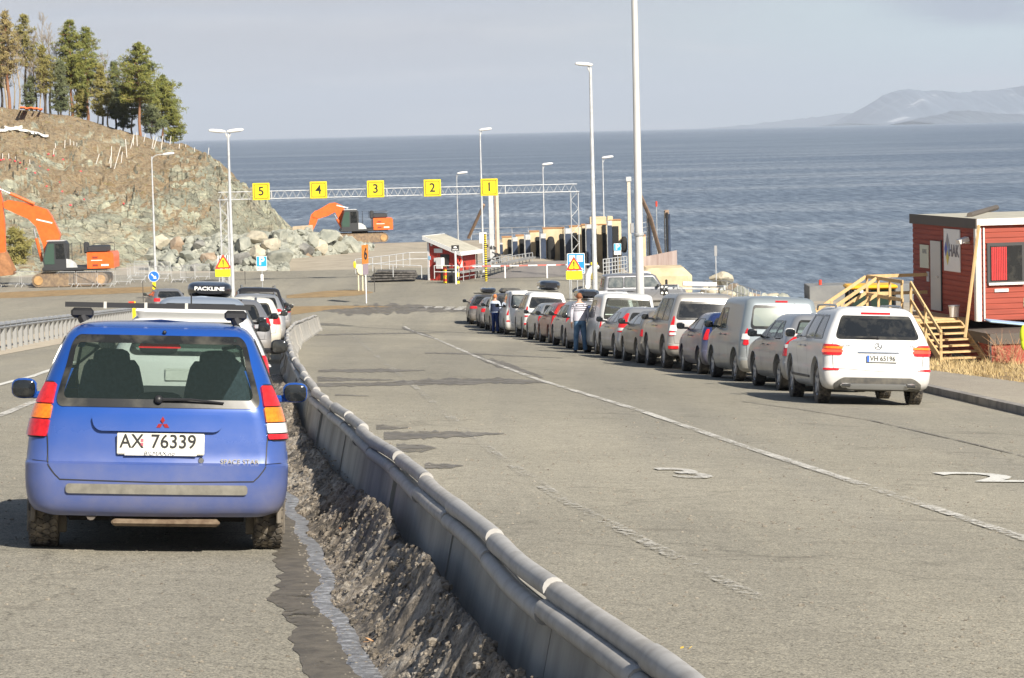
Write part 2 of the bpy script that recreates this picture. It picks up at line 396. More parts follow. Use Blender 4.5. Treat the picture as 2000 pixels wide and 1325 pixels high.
M_CONC = mat('weathered concrete', (.27, .265, .25), .9, col2=(.40, .385, .35), vs=1.6, bump=.3, bs=14, bd=.01)
def lerp_tab(tab, x):
    if x <= tab[0][0]: return tab[0][1]
    for (a, u), (b, v) in zip(tab, tab[1:]):
        if x <= b: return u + (v-u)*(x-a)/(b-a)
    return tab[-1][1]
KERB = [(0, 8.1), (55, 8.1), (70, 7.2), (90, 5.6), (112, 3.4), (118, 3.0), (126, 5), (138, 9.0), (150, 10.5), (190, 10.2), (203, 9.2), (260, 9.0)]   # (y, x) of the road's right edge
def sheet(name, xl, xr, y0, y1, m, h, step=1.0, nx=40):
    ys = []; y = y0
    while y < y1: ys.append(y); y += step
    ys.append(y1); b = MB()
    b.grid([[on(xl(y)+(xr(y)-xl(y))*i/nx, y, h) for i in range(nx+1)] for y in ys])
    return structure(b.build(name, m, ang=180))
# ground sheet
mb = MB(); xs = [-900, -600, -400, -250, -160] + [-110+2.5*i for i in range(89)] + [115, 140, 200, 300, 500, 900]; ys = [-60, -30, -12] + [3*i for i in range(0, 99)] + [310, 330, 400]
mb.grid([[on(x, y, -.05) for x in xs] for y in ys]); structure(mb.build('ground', M_GRAVEL, ang=180))
sheet('road', lambda y: -(.21*y+9), lambda y: lerp_tab(KERB, y), -8, 205, M_ASPH, 0.0, 1.0, 70)
# pavement with a raised kerb on the right
sheet('pavement', lambda y: lerp_tab(KERB, y)+.16, lambda y: lerp_tab(KERB, y)+2.9, -5, 119, M_PAVE, .125, 1.0, 6)
kerb = MB(); y = 22.0; k = 0
while y < 119:
    x0, x1 = lerp_tab(KERB, y), lerp_tab(KERB, y+.98)
    kerb.bar(on(x0+.08, y, .05), on(x1+.08, y+.98, .05), .17+.006*random.random(), .17+.01*random.random()); y += 1.0
structure(kerb.build('kerb', mat('granite kerb', (.16, .15, .14), .9, col2=(.30, .28, .25), vs=2.2), ang=30))
# grass verge on the right (dry)
def gv(y): return lerp_tab(KERB, y)+2.85
mb = MB(); mb.grid([[on(gv(y)+.4*math.sin(y*1.3)*(i == 0)*.5+i*.8, y, .10+.10*noise.noise((i*.7, y*.5, 0))) for i in range(16)] for y in [30+j*1.2 for j in range(84)]])
structure(mb.build('verge', M_DIRT, ang=180))
def strip(name, pts, m, h=.03, wob=.25, n=10):
    """sheet between two pixel polylines (top, bottom), each resampled"""
    top, bot = pts
    def rs(pl, t):
        xs_ = [p[0] for p in pl]; x = xs_[0] + (xs_[-1]-xs_[0])*t; return (x, lerp_tab(pl, x))
    mb = MB(); rows = [[], [], []]; K = max(8, n)
    for i in range(K+1):
        a, b = rs(top, i/K), rs(bot, i/K)
        A, B = G(*a), G(*b); w = wob*noise.noise((A.x*.6, A.y*.6, 3)); w2 = wob*noise.noise((B.x*.6, B.y*.6, 7)); A.y += w*2; B.y += w2*2; C = (A+B)/2
        for r, p, hh in zip(rows, (A, C, B), (h*.3, h, h*.3)): r.append(on(p.x, p.y, hh))
    mb.grid(rows); return structure(mb.build(name, m, ang=180))
# brown grass islands between the lanes beyond the queue
strip('grass_island', ([(-60, 574), (150, 566), (300, 560), (330, 572)], [(-60, 586), (150, 577), (300, 571), (330, 574)]), M_DIRT, .03, .25, 60)
strip('grass_island', ([(560, 577), (640, 568), (700, 567), (728, 571)], [(560, 583), (640, 581), (700, 577), (728, 572.5)]), M_DIRT, .03, .25, 40)
strip('grass_island', ([(560, 599), (640, 598), (720, 597), (765, 600)], [(560, 617), (640, 606), (720, 601), (765, 601)]), M_DIRT, .03, .25, 40)
strip('gravel_strip', ([(-40, 676), (100, 646), (190, 622), (300, 590)], [(-40, 702), (100, 676), (210, 655), (310, 620)]), mat('sandy gravel', (.38, .32, .24), .95, col2=(.48, .42, .32), vs=3), .03, .12, 30)
# wet patches and runnels across the lanes, plus one painted mast shadow
def wet(spine, name='wet_or_shadow_patch', m=None, h=.006):
    mb = MB(); rows = [[], []]; tot = spine[-1][0]-spine[0][0]; n = max(10, int(abs(tot)/7))
    for i in range(n+1):
        x = spine[0][0] + tot*i/n; y = lerp_tab([(a, b) for a, b, c in spine], x); hh = lerp_tab([(a, c) for a, b, c in spine], x)
        for r, s_, sd in ((rows[0], -1, 11), (rows[1], 1, 23)):
            e = hh*(1 + .7*noise.noise((x*.09, sd, y*.1)) + .6*noise.noise((x*.31, sd, 0)))
            p = G(x, y + s_*max(.15, e)); r.append(on(p.x, p.y, h))
    mb.grid(rows); return structure(mb.build(name, m or M_WET_SHADE, ang=180))
wet([(612, 752, 3), (680, 752, 3.5), (760, 750, 4), (860, 746, 6), (980, 745, 5.5), (1070, 747, 1)])
wet([(622, 725, 3), (760, 724, 3), (830, 724, .6)]); wet([(620, 741, 5), (700, 742, 2), (770, 743, .6)]); wet([(735, 836, 5), (800, 836, 1)])
wet([(750, 852, 8), (840, 850, 7), (920, 849, 4), (985, 848, .6)]); wet([(775, 878, 8), (830, 876, 7), (853, 876, 1)]); wet([(830, 911, 5), (880, 911, 4), (905, 911, .6)])
wet([(655, 772, 1.5), (720, 774, .5)]); wet([(615, 602, 3), (660, 607, 8), (760, 604, 9), (830, 603, 6), (900, 606, 4), (960, 608, 2)]); wet([(590, 655, 1.5), (700, 653, 1), (810, 651, 1), (870, 650, .4)])
wet([(830, 690, 1), (930, 692, 1.4), (1100, 700, .5)]); wet([(925, 693, 2), (960, 708, 7), (1010, 720, 4), (1060, 738, 2)]); wet([(785, 640, 2), (830, 655, 3), (860, 665, 1)])  # first strip: the tall mast's cast shadow, painted dark on the road
wet([(600, 633, 2), (672, 634, .6)]); wet([(720, 905, 1), (800, 900, 1)])
# painted lines, worn
def marking(name, pts, w, m, h=.011):
    P = [G(*p) for p in pts]; mb = MB(); rows = [[], []]
    Q = []
    for a, b in zip(P, P[1:]):
        n = max(1, int((b-a).length/.8)); Q += [a+(b-a)*i/n for i in range(n)]
    Q.append(P[-1])
    for i, p in enumerate(Q):
        d = (Q[min(i+1, len(Q)-1)]-Q[max(i-1, 0)]); d.z = 0; d.normalize(); nn = Vector((-d.y, d.x, 0)); ww = w*(1+.35*noise.noise((p.x*2, p.y*.8, 0)))
        for r, s_ in ((rows[0], 1), (rows[1], -1)): q = p+nn*ww/2*s_; r.append(on(q.x, q.y, h))
    mb.grid(rows); return structure(mb.build(name, m, ang=180))
def worn(name, c, keep):
    m, t, b, L = nodes_mat(name); co = N(t, 'ShaderNodeTexCoord').outputs['Object']; b.inputs['Base Color'].default_value = (*c, 1); b.inputs['Roughness'].default_value = .8
    f1 = noise_of(t, co, 16, 5, .75); f2 = noise_of(t, co, .7, 3, .6); ad = N(t, 'ShaderNodeMath', operation='MULTIPLY_ADD'); ad.inputs[1].default_value = .5; L(f2, ad.inputs[0]); L(f1, ad.inputs[2])
    a = ramp(t, ad.outputs[0], [(keep, (0, 0, 0)), (keep+.12, (1, 1, 1))]); L(a, b.inputs['Alpha']); return m
M_LINE = worn('worn white road paint', (.54, .52, .47), .67); M_FAINT = worn('faint road paint', (.44, .42, .37), .765); M_FRESH = worn('white road paint', (.62, .61, .56), .58)
marking('lane_marking', [(2060, 1075), (2000, 1053), (1700, 953), (1450, 872), (1250, 803), (1050, 742), (930, 697), (850, 662), (790, 638)], .14, M_LINE)
marking('lane_marking', [(1500, 1180), (1250, 1055), (1098, 977), (974, 892), (917, 848), (861, 800), (804, 751), (744, 703), (680, 649)], .13, M_FAINT)
marking('lane_marking', [(-60, 770), (0, 752), (60, 737), (115, 718), (150, 707)], .13, M_FRESH)
marking('lane_marking', [(-30, 822), (0, 813), (80, 780)], .12, M_LINE)
marking('asphalt_seam', [(2050, 905), (1900, 868), (1700, 822), (1560, 800), (1450, 785)], .05, M_WET_SHADE)
for k in range(7):
    x = 800+k*23; marking('crossing_stripe', [(x, 606), (x+14, 599)], .5, M_LINE)
marking('lane_marking', [(1010, 688), (1036, 689)], .12, M_FRESH)
def painted_number(txt, px, py, size, sx, sy, rot, m, label):
    c = G(px, py); vs, fs = text_verts(txt, size, ext=0.0005, bold=.02); mb = MB(); ca, sa = math.cos(rot), math.sin(rot)
    P = []
    for v in vs:
        x, y = v.x*sx, v.y*sy; X, Y = c.x+x*ca-y*sa, c.y+x*sa+y*ca; P.append(on(X, Y, .012+v.z))
    mb.add(P, fs); return structure(mb.build('lane_number', m, ang=180, norm=False))
painted_number('3', 1342, 927, 1.0, 1.0, 2.1, R(8), M_LINE, '')
painted_number('2', 1935, 935, 1.25, 1.35, 1.6, R(12), M_FRESH, '')
# sea
m, t, b, L = nodes_mat('sea water'); co = N(t, 'ShaderNodeTexCoord').outputs['Object']
sw = noise_of(t, co, .012, 5, .6, st=(.25, 1, 1)); gr_ = ramp(t, noise_of(t, co, .8, 5, .85, st=(1, .10, 1)), [(.36, (.42, .45, .5)), (.5, (1, 1, 1)), (.64, (1.85, 1.75, 1.6))]); b.inputs['Roughness'].default_value = .32
L(mixc(t, 1, ramp(t, sw, [(.3, (.09, .122, .17)), (.5, (.12, .155, .205)), (.62, (.20, .235, .28)), (.7, (.12, .15, .195))]), gr_, 'MULTIPLY'), b.inputs['Base Color']); b.inputs['Specular IOR Level'].default_value = .42
w1 = noise_of(t, co, .55, 5, .65, st=(.55, 1, 1)); w2 = noise_of(t, co, .05, 4, .6, st=(.3, 1, 1)); ad = N(t, 'ShaderNodeMath', operation='MULTIPLY_ADD'); ad.inputs[1].default_value = 3.0; L(w2, ad.inputs[0]); L(w1, ad.inputs[2])
bp = N(t, 'ShaderNodeBump'); bp.inputs['Strength'].default_value = 1.0; bp.inputs['Distance'].default_value = 1.6; L(ad.outputs[0], bp.inputs['Height']); L(bp.outputs[0], b.inputs['Normal'])
mb = MB(); ys = [60, 120, 200, 300, 500, 900, 1800, 4000, 9000, 20000, 45000]
mb.grid([[Vector((x*max(1, y/600), y, 0)) for x in (-900, -300, -100, 0, 100, 300, 900)] for y in ys]); structure(mb.build('sea', m, ang=180))
# far mountains across the fjord
def ridge(name, pts, Y, m, depth, seed):
    mb = MB(); n = 150; rows = []
    x0, x1 = pts[0][0], pts[-1][0]
    for j, (f, dy) in enumerate(((0, -depth), (.35, -depth*.7), (.62, -depth*.45), (.83, -depth*.22), (1, 0), (.5, depth*.6), (0, depth))):
        row = []
        for i in range(n+1):
            px = x0+(x1-x0)*i/n; py = lerp_tab(pts, px); top = at(px, py, Y); f2 = f*(1+.25*noise.noise((i*.17, j*1.7, seed)) if 0 < j < 4 else 1)
            hh = max(0, top.z + (14*noise.fractal((i*.3, seed, 0), 1.0, 2.0, 4) if top.z > 25 else 0)); row.append(Vector((top.x, Y+dy+depth*.12*noise.noise((i*.1, j, seed)), hh*min(1, f2) - 3)))
        rows.append(row)
    mb.grid(rows); return structure(mb.build(name, m, ang=20))
M_FAR = mat('far wooded mountain', (.09, .12, .16), .95, col2=(.11, .14, .17), vs=.004)
m, t, b, L = nodes_mat('snowy far mountain'); co = N(t, 'ShaderNodeTexCoord').outputs['Object']
L(ramp(t, noise_of(t, co, .0022, 7, .62), [(.40, (.10, .14, .19)), (.60, (.14, .18, .23)), (.66, (.55, .57, .6))]), b.inputs['Base Color']); b.inputs['Roughness'].default_value = .9; M_FARS = m
ridge('mountain', [(1655, 240), (1680, 216), (1700, 202), (1724, 186), (1750, 177), (1775, 172), (1800, 178), (1830, 175), (1870, 181), (1910, 177), (1950, 175), (1990, 169), (2060, 162), (2150, 190)], 24000, M_FARS, 2500, 3)
ridge('mountain', [(1400, 249), (1470, 243), (1540, 234), (1600, 228), (1650, 220), (1700, 222), (1760, 225), (1850, 236)], 30000, M_FAR, 2500, 5)
ridge('headland', [(1780, 236), (1820, 226), (1870, 216), (1920, 218), (1960, 223), (2060, 224), (2120, 232)], 18000, M_FAR, 1200, 9)
# ------------------------------------------------------------------ blasted rock cliff on the left
TOPY = [(-420, 140), (-100, 196), (0, 212), (60, 215), (110, 228), (170, 236), (240, 260), (300, 274), (350, 284), (400, 300), (430, 318), (460, 345), (490, 372), (520, 400), (545, 425), (575, 450), (592, 468)]
YB = [(-420, 205), (0, 206), (200, 214), (300, 222), (460, 240), (592, 257)]
YT = [(-420, 300), (0, 292), (240, 286), (350, 280), (430, 272), (500, 267), (592, 262)]
PW = [(-420, 1.5), (200, 1.5), (320, 2.2), (420, 4.0), (592, 4.5)]
def cliff_pt(px, t):
    yb, yt = lerp_tab(YB, px), lerp_tab(YT, px)
    top = at(px, lerp_tab(TOPY, px), yt)
    d = ray(px, 480); xb = d.x/d.y*yb; zb = gz(xb, yb)-.4
    pw = lerp_tab(PW, px); s = 1-(1-t)**pw if t <= 1 else 1
    x = xb + (top.x-xb)*t; y = yb + (yt-yb)*t; z = zb + (top.z-zb)*s
    if t > 1:
        e = t-1; x = top.x; y = yt + 45*e; z = top.z - (2.5*e*e*8) if px < 330 else top.z - e*18
        z = max(z, -3)
    return Vector((x, y, z))
def rock_disp(p, px, t):
    q = Vector((p.x*.9 + p.z*1.1, p.y*.35, p.z*1.3 - p.x*.75))      # strata dip down to the right
    a = noise.fractal((p.x*.10, p.y*.07, p.z*.12), 1.0, 2.0, 3)*1.4
    s = noise.noise((q.x*.10, q.y*.3, q.z*.42)); st = (abs(s)**.6)*math.copysign(1, s)*.85
    f = noise.fractal((p.x*.7+9, p.y*.5, p.z*.8), .9, 2.1, 4)*.36
    v = 1 - abs(noise.noise((p.x*.42+p.z*.25, 4.2, p.z*.12)))*2      # vertical joints on the steep face
    k = max(0, min(1, (px-300)/90)); q2 = Vector((p.x*.8+p.z*.62, p.y*.55, p.z*.8-p.x*.62)); w_ = noise.noise_vector(p*.35)*.8
    bl = noise.cell(Vector((q2.x*.33, q2.y*.4, q2.z*.75))+w_)*.55 + noise.cell(Vector((q2.x*.9+7, q2.y*.8, q2.z*1.9))+w_*1.5)*.28
    vb = noise.cell(Vector((p.x*.8+p.z*.2+30, p.y*.5, p.z*.22))+w_)*.6
    return a*.6 + st*.7 + f*.8 + (bl-.4)*(.52+.1*k) + v*.3*k + (vb-.3)*.45*k
mb = MB(); rows = []; nx, ntt = 330, 120
for j in range(ntt+28):
    t = j/ntt if j <= ntt else 1 + (j-ntt)/20; row = []
    for i in range(nx+1):
        px = -420 + 1012*i/nx; p = cliff_pt(px, t); e = .004
        if t <= 1:
            amp = min(1, t*6+.2)*min(1, (1-t)*5+.25)*min(1, (592-px)/70+.15)
            pt = cliff_pt(px, min(1, t+.01)) - cliff_pt(px, max(0, t-.01)); n = Vector((0, -pt.z, pt.y)).normalized()
            p = p + n*rock_disp(p, px, t)*amp
        else: p.z += .35*noise.fractal((p.x*.4, p.y*.4, 0), 1, 2, 3)*min(1, (592-px)/70)
        row.append(p)
    rows.append(row)
mb.grid(rows)
m, t, b, L = nodes_mat('blasted rock'); geo = N(t, 'ShaderNodeNewGeometry'); co = N(t, 'ShaderNodeTexCoord').outputs['Object']
rx = (0, R(38), 0)
band_ = noise_of(t, co, .28, 8, .68, st=(.5, .5, 2.4), rot=rx)
c = ramp(t, band_, [(.26, (.07, .072, .065)), (.36, (.17, .17, .145)), (.44, (.27, .26, .21)), (.50, (.20, .215, .18)), (.57, (.30, .315, .265)), (.64, (.24, .25, .21)), (.76, (.50, .45, .34))])
fine = ramp(t, noise_of(t, co, 2.6, 7, .7, st=(.7, 1, 1.6), rot=rx), [(.30, (.28, .28, .28)), (.42, (.85, .85, .85)), (.55, (1, 1, 1)), (.70, (1.5, 1.46, 1.36))]); c = mixc(t, 1.0, c, fine, 'MULTIPLY')
vm = N(t, 'ShaderNodeMapping'); vm.inputs['Rotation'].default_value = rx; vm.inputs['Scale'].default_value = (.5, .6, 1.5); vn = N(t, 'ShaderNodeTexNoise'); vn.inputs['Scale'].default_value = .8; vn.inputs['Detail'].default_value = 5; L(co, vn.inputs['Vector'])
va_ = N(t, 'ShaderNodeVectorMath', operation='MULTIPLY_ADD'); va_.inputs[1].default_value = (1.6, 1.6, 1.6); L(vn.outputs['Color'], va_.inputs[0]); L(co, va_.inputs[2]); L(va_.outputs[0], vm.inputs[0])
vv = N(t, 'ShaderNodeTexVoronoi', feature='DISTANCE_TO_EDGE'); vv.inputs['Scale'].default_value = .62; L(vm.outputs[0], vv.inputs['Vector']); vc_ = N(t, 'ShaderNodeTexVoronoi'); vc_.inputs['Scale'].default_value = .62; L(vm.outputs[0], vc_.inputs['Vector'])
sc_ = N(t, 'ShaderNodeSeparateColor'); L(vc_.outputs['Color'], sc_.inputs[0]); c = mixc(t, .8, c, ramp(t, sc_.outputs[0], [(0, (.62, .62, .62)), (1, (1.3, 1.28, 1.22))]), 'MULTIPLY'); c = mixc(t, .85, c, ramp(t, vv.outputs['Distance'], [(0, (.22, .21, .19)), (.035, (1, 1, 1))]), 'MULTIPLY')
ru = ramp(t, noise_of(t, co, .5, 6, .65, loc=(9, 3, 5)), [(.60, (0, 0, 0)), (.68, (.55, .55, .55))]); c = mixc(t, ru, c, (.30, .19, .09))
# heather, roots and soil on the flatter and higher ground
sp = N(t, 'ShaderNodeSeparateXYZ'); L(geo.outputs['Position'], sp.inputs[0]); sn = N(t, 'ShaderNodeSeparateXYZ'); L(geo.outputs['Normal'], sn.inputs[0])
h = N(t, 'ShaderNodeMapRange'); h.inputs['From Min'].default_value = 4; h.inputs['From Max'].default_value = 14; h.inputs['To Min'].default_value = -.14; h.inputs['To Max'].default_value = .06; L(sp.outputs['Z'], h.inputs['Value'])
up = N(t, 'ShaderNodeMapRange'); up.inputs['From Min'].default_value = .2; up.inputs['From Max'].default_value = 1.0; up.inputs['To Min'].default_value = -.18; up.inputs['To Max'].default_value = .16; L(sn.outputs['Z'], up.inputs['Value'])
a1 = N(t, 'ShaderNodeMath', operation='ADD'); L(h.outputs[0], a1.inputs[0]); L(up.outputs[0], a1.inputs[1])
a2 = N(t, 'ShaderNodeMath', operation='ADD'); L(a1.outputs[0], a2.inputs[0]); L(noise_of(t, co, .22, 7, .66, st=(.7, .5, 1.8), rot=rx, loc=(2, 2, 7)), a2.inputs[1])
veg = ramp(t, a2.outputs[0], [(.47, (0, 0, 0)), (.54, (.92, .92, .92))])
vc = ramp(t, noise_of(t, co, 1.6, 8, .72), [(.28, (.06, .045, .03)), (.42, (.14, .11, .075)), (.50, (.25, .20, .13)), (.56, (.14, .085, .05)), (.64, (.17, .155, .06)), (.72, (.36, .32, .25))]); c = mixc(t, veg, c, vc); c = mixc(t, 1, c, (1.85, 1.78, 1.64), 'MULTIPLY')
L(c, b.inputs['Base Color']); b.inputs['Roughness'].default_value = .93
bp = N(t, 'ShaderNodeBump'); bp.inputs['Strength'].default_value = .9; bp.inputs['Distance'].default_value = .9; L(noise_of(t, co, 1.0, 9, .78, st=(.7, .6, 2.2), rot=rx), bp.inputs['Height']); L(bp.outputs[0], b.inputs['Normal'])
M_ROCK = m
structure(mb.build('cliff', M_ROCK, ang=24))
from mathutils.bvhtree import BVHTree
CLIFF = BVHTree.FromPolygons([Vector(v) for v in mb.v], mb.f)
def on_cliff(px, py):
    d = ray(px, py).normalized(); h = CLIFF.ray_cast(EYE, d)
    return h[0] if h[0] is not None else at(px, py, 280)
# ------------------------------------------------------------------ boulders and rubble
def boulder_mb(c, r, seed, mb=None, sub=2):
    bm = bmesh.new(); bmesh.ops.create_icosphere(bm, subdivisions=sub, radius=1.0); rnd = random.Random(seed)
    cuts = [(Vector((rnd.uniform(-1, 1), rnd.uniform(-1, 1), rnd.uniform(-.7, 1))).normalized(), rnd.uniform(.5, .8)) for _ in range(11)]
    rot = Matrix.Rotation(rnd.uniform(0, 6.28), 3, 'Z') @ Matrix.Rotation(rnd.uniform(-.3, .3), 3, 'X'); sc = Vector((rnd.uniform(.85, 1.35), rnd.uniform(.7, 1.1), rnd.uniform(.6, .95)))
    vs = []
    for v in bm.verts:
        p = v.co.copy()
        for n, d in cuts:
            k = p.dot(n)
            if k > d: p -= n*(k-d)
        p += p.normalized()*.05*noise.noise(p*3+Vector((seed, 0, 0)))
        vs.append(Vector(c) + rot @ Vector((p.x*sc.x*r, p.y*sc.y*r, p.z*sc.z*r)))
    fs = [tuple(v.index for v in f.verts) for f in bm.faces]; bm.free()
    mb = mb or MB(); mb.add(vs, fs); return mb
def rockmat(n, c, c2): return mat(n, c, .92, col2=c2, vs=1.3, bump=.7, bs=5, bd=.08)
RK = [rockmat('grey green rock', (.20, .21, .18), (.36, .36, .30)), rockmat('pale cream rock', (.32, .29, .22), (.52, .47, .36)), rockmat('rusty stained rock', (.24, .17, .11), (.40, .33, .25)), rockmat('dark grey rock', (.12, .12, .115), (.25, .245, .22))]
RN = ['grey green', 'pale cream', 'rust stained', 'dark grey']
HEAP = [(300, 478), (330, 462), (380, 455), (440, 452), (480, 448), (540, 446), (590, 440), (640, 446), (700, 470)]
BIG = [  # px, py of the middle, radius in m, kind, words
 (318, 470, 1.0, 1, 'long tilted slab leaning on the rock face'), (300, 500, .9, 0, 'block behind the lamp post foot'), (348, 478, 1.1, 2, 'block right of the tilted slab'), (330, 505, .8, 0, 'low block at the left end of the heap'),
 (370, 500, 1.0, 0, 'wide block in the lower left of the heap'), (395, 478, .8, 3, 'block in the middle of the left heap'), (410, 505, 1.0, 2, 'block left of the warning triangle'), (440, 488, .8, 0, 'block behind the double lamp post'),
 (478, 478, 1.2, 0, 'boulder right of the double lamp post'), (500, 462, 1.0, 1, 'boulder at the foot of the cliff end'), (470, 505, 1.1, 3, 'block left of the blue parking sign'), (505, 492, 1.1, 1, 'block above the blue parking sign'),
 (535, 478, 1.2, 1, 'large boulder in the middle of the heap'), (552, 500, 1.3, 0, 'block right of the parking sign'), (545, 458, .9, 0, 'block at the top of the heap by the cliff end'), (575, 472, 1.0, 0, 'block below the concrete slab'),
 (590, 486, 1.2, 3, 'dark faced block under the slab'), (607, 468, .9, 0, 'block touching the concrete slab'), (622, 482, 1.0, 1, 'boulder in front of the excavator bucket'), (634, 462, 1.5, 0, 'large pointed boulder below the digger arm'),
 (660, 462, 1.0, 1, 'boulder beside the digger track'), (655, 480, 1.3, 0, 'wide boulder low at the right of the heap'), (684, 478, 1.3, 0, 'rounded boulder at the right end of the heap'), (345, 520, .7, 0, 'low rock behind the steel barriers'),
 (600, 500, .7, 2, 'low rock at the front of the heap'), (520, 512, .8, 0, 'low rock right of the parking sign foot'), (430, 520, .7, 0, 'low rock left of the lamp post foot'), (560, 518, .6, 3, 'small rock at the foot of the heap'), (385, 522, .6, 3, 'small rock behind the barrier row')]
def heap_pt(px, py, out):
    lowy = 528 if px < 560 else 505-(px-560)*.1
    g = G(px, lowy); Y = g.y + (lowy-py)*.05
    d = ray(px, py).normalized(); h = CLIFF.ray_cast(EYE, d)
    if h[0] is not None: Y = min(Y, h[0].y-.2)
    return at(px, py, Y-out)
for i, (px, py, r, k, w) in enumerate(BIG):
    c = heap_pt(px, py+2, .25)
    b_ = boulder_mb(c, r*.85, i*7+1, sub=3).build('boulder', RK[k], ang=16); tag(b_, '%s %s' % (RN[k], w), 'boulder', 'boulders blasted from the cliff')
mb = MB(); rnd = random.Random(3)
for i in range(620):
    px = rnd.uniform(296, 730); top = lerp_tab(HEAP, px); lowy = 528 if px < 560 else 505-(px-560)*.1
    py = top + (lowy-top)*rnd.random()**.8 + 6
    boulder_mb(heap_pt(px, py, 0), rnd.uniform(.18, .62)*(1.2 if rnd.random() < .2 else .9), 100+i, mb, 1)
structure(mb.build('rubble', RK[0], ang=16), 'stuff')
mb = MB(); rows = []
for j in range(9):
    row = []
    for i in range(45):
        px = 290+i*10; top = lerp_tab(HEAP, px)+8; lowy = 530 if px < 560 else 508-(px-560)*.12; py = lowy+(top-lowy)*j/8
        p = heap_pt(px, py, -.3); p += Vector((0, .4*noise.noise((i*.6, j, 0)), .3*noise.noise((i*.5, j*.8, 2)))); row.append(p)
    rows.append(row)
mb.grid(rows); structure(mb.build('rubble_mound', RK[0], ang=20))
# ------------------------------------------------------------------ trees
M_BARKP = mat('orange pine bark', (.30, .13, .06), .9, col2=(.20, .12, .08), vs=4)
M_BARKG = mat('pale grey bark', (.38, .32, .23), .9, col2=(.25, .2, .14), vs=4)
M_BARKD = mat('dark bark', (.09, .07, .05), .9)
NEED = [mat('green pine needles', (.085, .11, .022), .7, col2=(.23, .22, .045), vs=1.1), mat('olive pine needles', (.16, .15, .035), .7, col2=(.27, .23, .07), vs=1.1), mat('blue green needles', (.07, .09, .04), .7, col2=(.15, .16, .07), vs=1.1), mat('bronze foliage', (.21, .16, .06), .8, col2=(.33, .27, .11), vs=1.1)]
M_TWIG = mat('bare twigs', (.34, .27, .18), .9, col2=(.46, .38, .27), vs=2)
def clump(mb, c, r, n, rnd):
    for _ in range(n):
        d = Vector((rnd.gauss(0, 1), rnd.gauss(0, 1), rnd.gauss(.1, .45))).normalized(); p = c + d*r*rnd.uniform(.1, 1.15)
        a = Vector((rnd.gauss(0, 1), rnd.gauss(0, 1), rnd.gauss(0, 1))).normalized(); b = a.orthogonal().normalized(); L_, w = rnd.uniform(.09, .22), rnd.uniform(.02, .045)
        mb.add([p-a*L_-b*w, p+a*L_-b*w*.3, p+a*L_+b*w*.3, p-a*L_+b*w], [(0, 1, 2, 3)])
def pine(base, H, wid, need, bark, seed, label, start=.25, dens=1.0, lean=0.0):
    rnd = random.Random(seed); T = empty('pine_tree', label, 'tree', base, group='conifers on top of the cliff'); mb = MB(); n = 9
    tr = [Vector((lean*H*(i/n)**1.5+.08*math.sin(i*1.3+seed), .08*math.cos(i+seed), H*i/n*.99)) for i in range(n+1)]
    mb.tube([Vector((0, 0, -.5))] + tr, [H*.019]+[H*.018*(1-.88*i/n) for i in range(n+1)], 7)
    tk = mb.build('trunk', bark, T); cr = MB(); br = MB(); z = start
    while z < 1.0:
        prof = (math.sin(min(1, (1.02-z)/(1.02-start)*1.25)*PI/2)**.9)*(1 if z > start+.12 else .75)
        k = rnd.randint(4, 6)
        for _ in range(k):
            a = rnd.uniform(0, 2*PI); L_ = 1.2*wid*prof*rnd.uniform(.4, 1.08)+.15; f = z*n; i = min(n-1, int(f)); p0 = tr[i]+(tr[i+1]-tr[i])*(f-i)
            d = Vector((math.cos(a), math.sin(a), rnd.uniform(-.12, .42)*(1 if z > .55 else .5))); p1 = p0+d*L_*.6+Vector((0, 0, -.02*L_)); p2 = p0+d*L_+Vector((0, 0, .12*L_))
            br.tube([p0, p1, p2], [.035*L_/2+.012, .02, .008], 3, caps=False)
            m_ = max(2, int(L_*3.2*dens))
            for j in range(m_):
                q = .30+.72*(j+rnd.random()*.5)/m_; c = p0+(p1-p0)*min(1, q/.6) if q < .6 else p1+(p2-p1)*(q-.6)/.4
                clump(cr, c+Vector((rnd.gauss(0, .16), rnd.gauss(0, .16), rnd.gauss(.05, .1)))*min(1.2, L_*.6), .16+.16*L_/2, int(11*dens)+2, rnd)
        z += rnd.uniform(.012, .034)*7/H**.9
    br.build('branches', M_BARKD if bark is M_BARKD else bark, T, norm=False); cr.build('crown', need, T, smooth=False, norm=False)
    return T
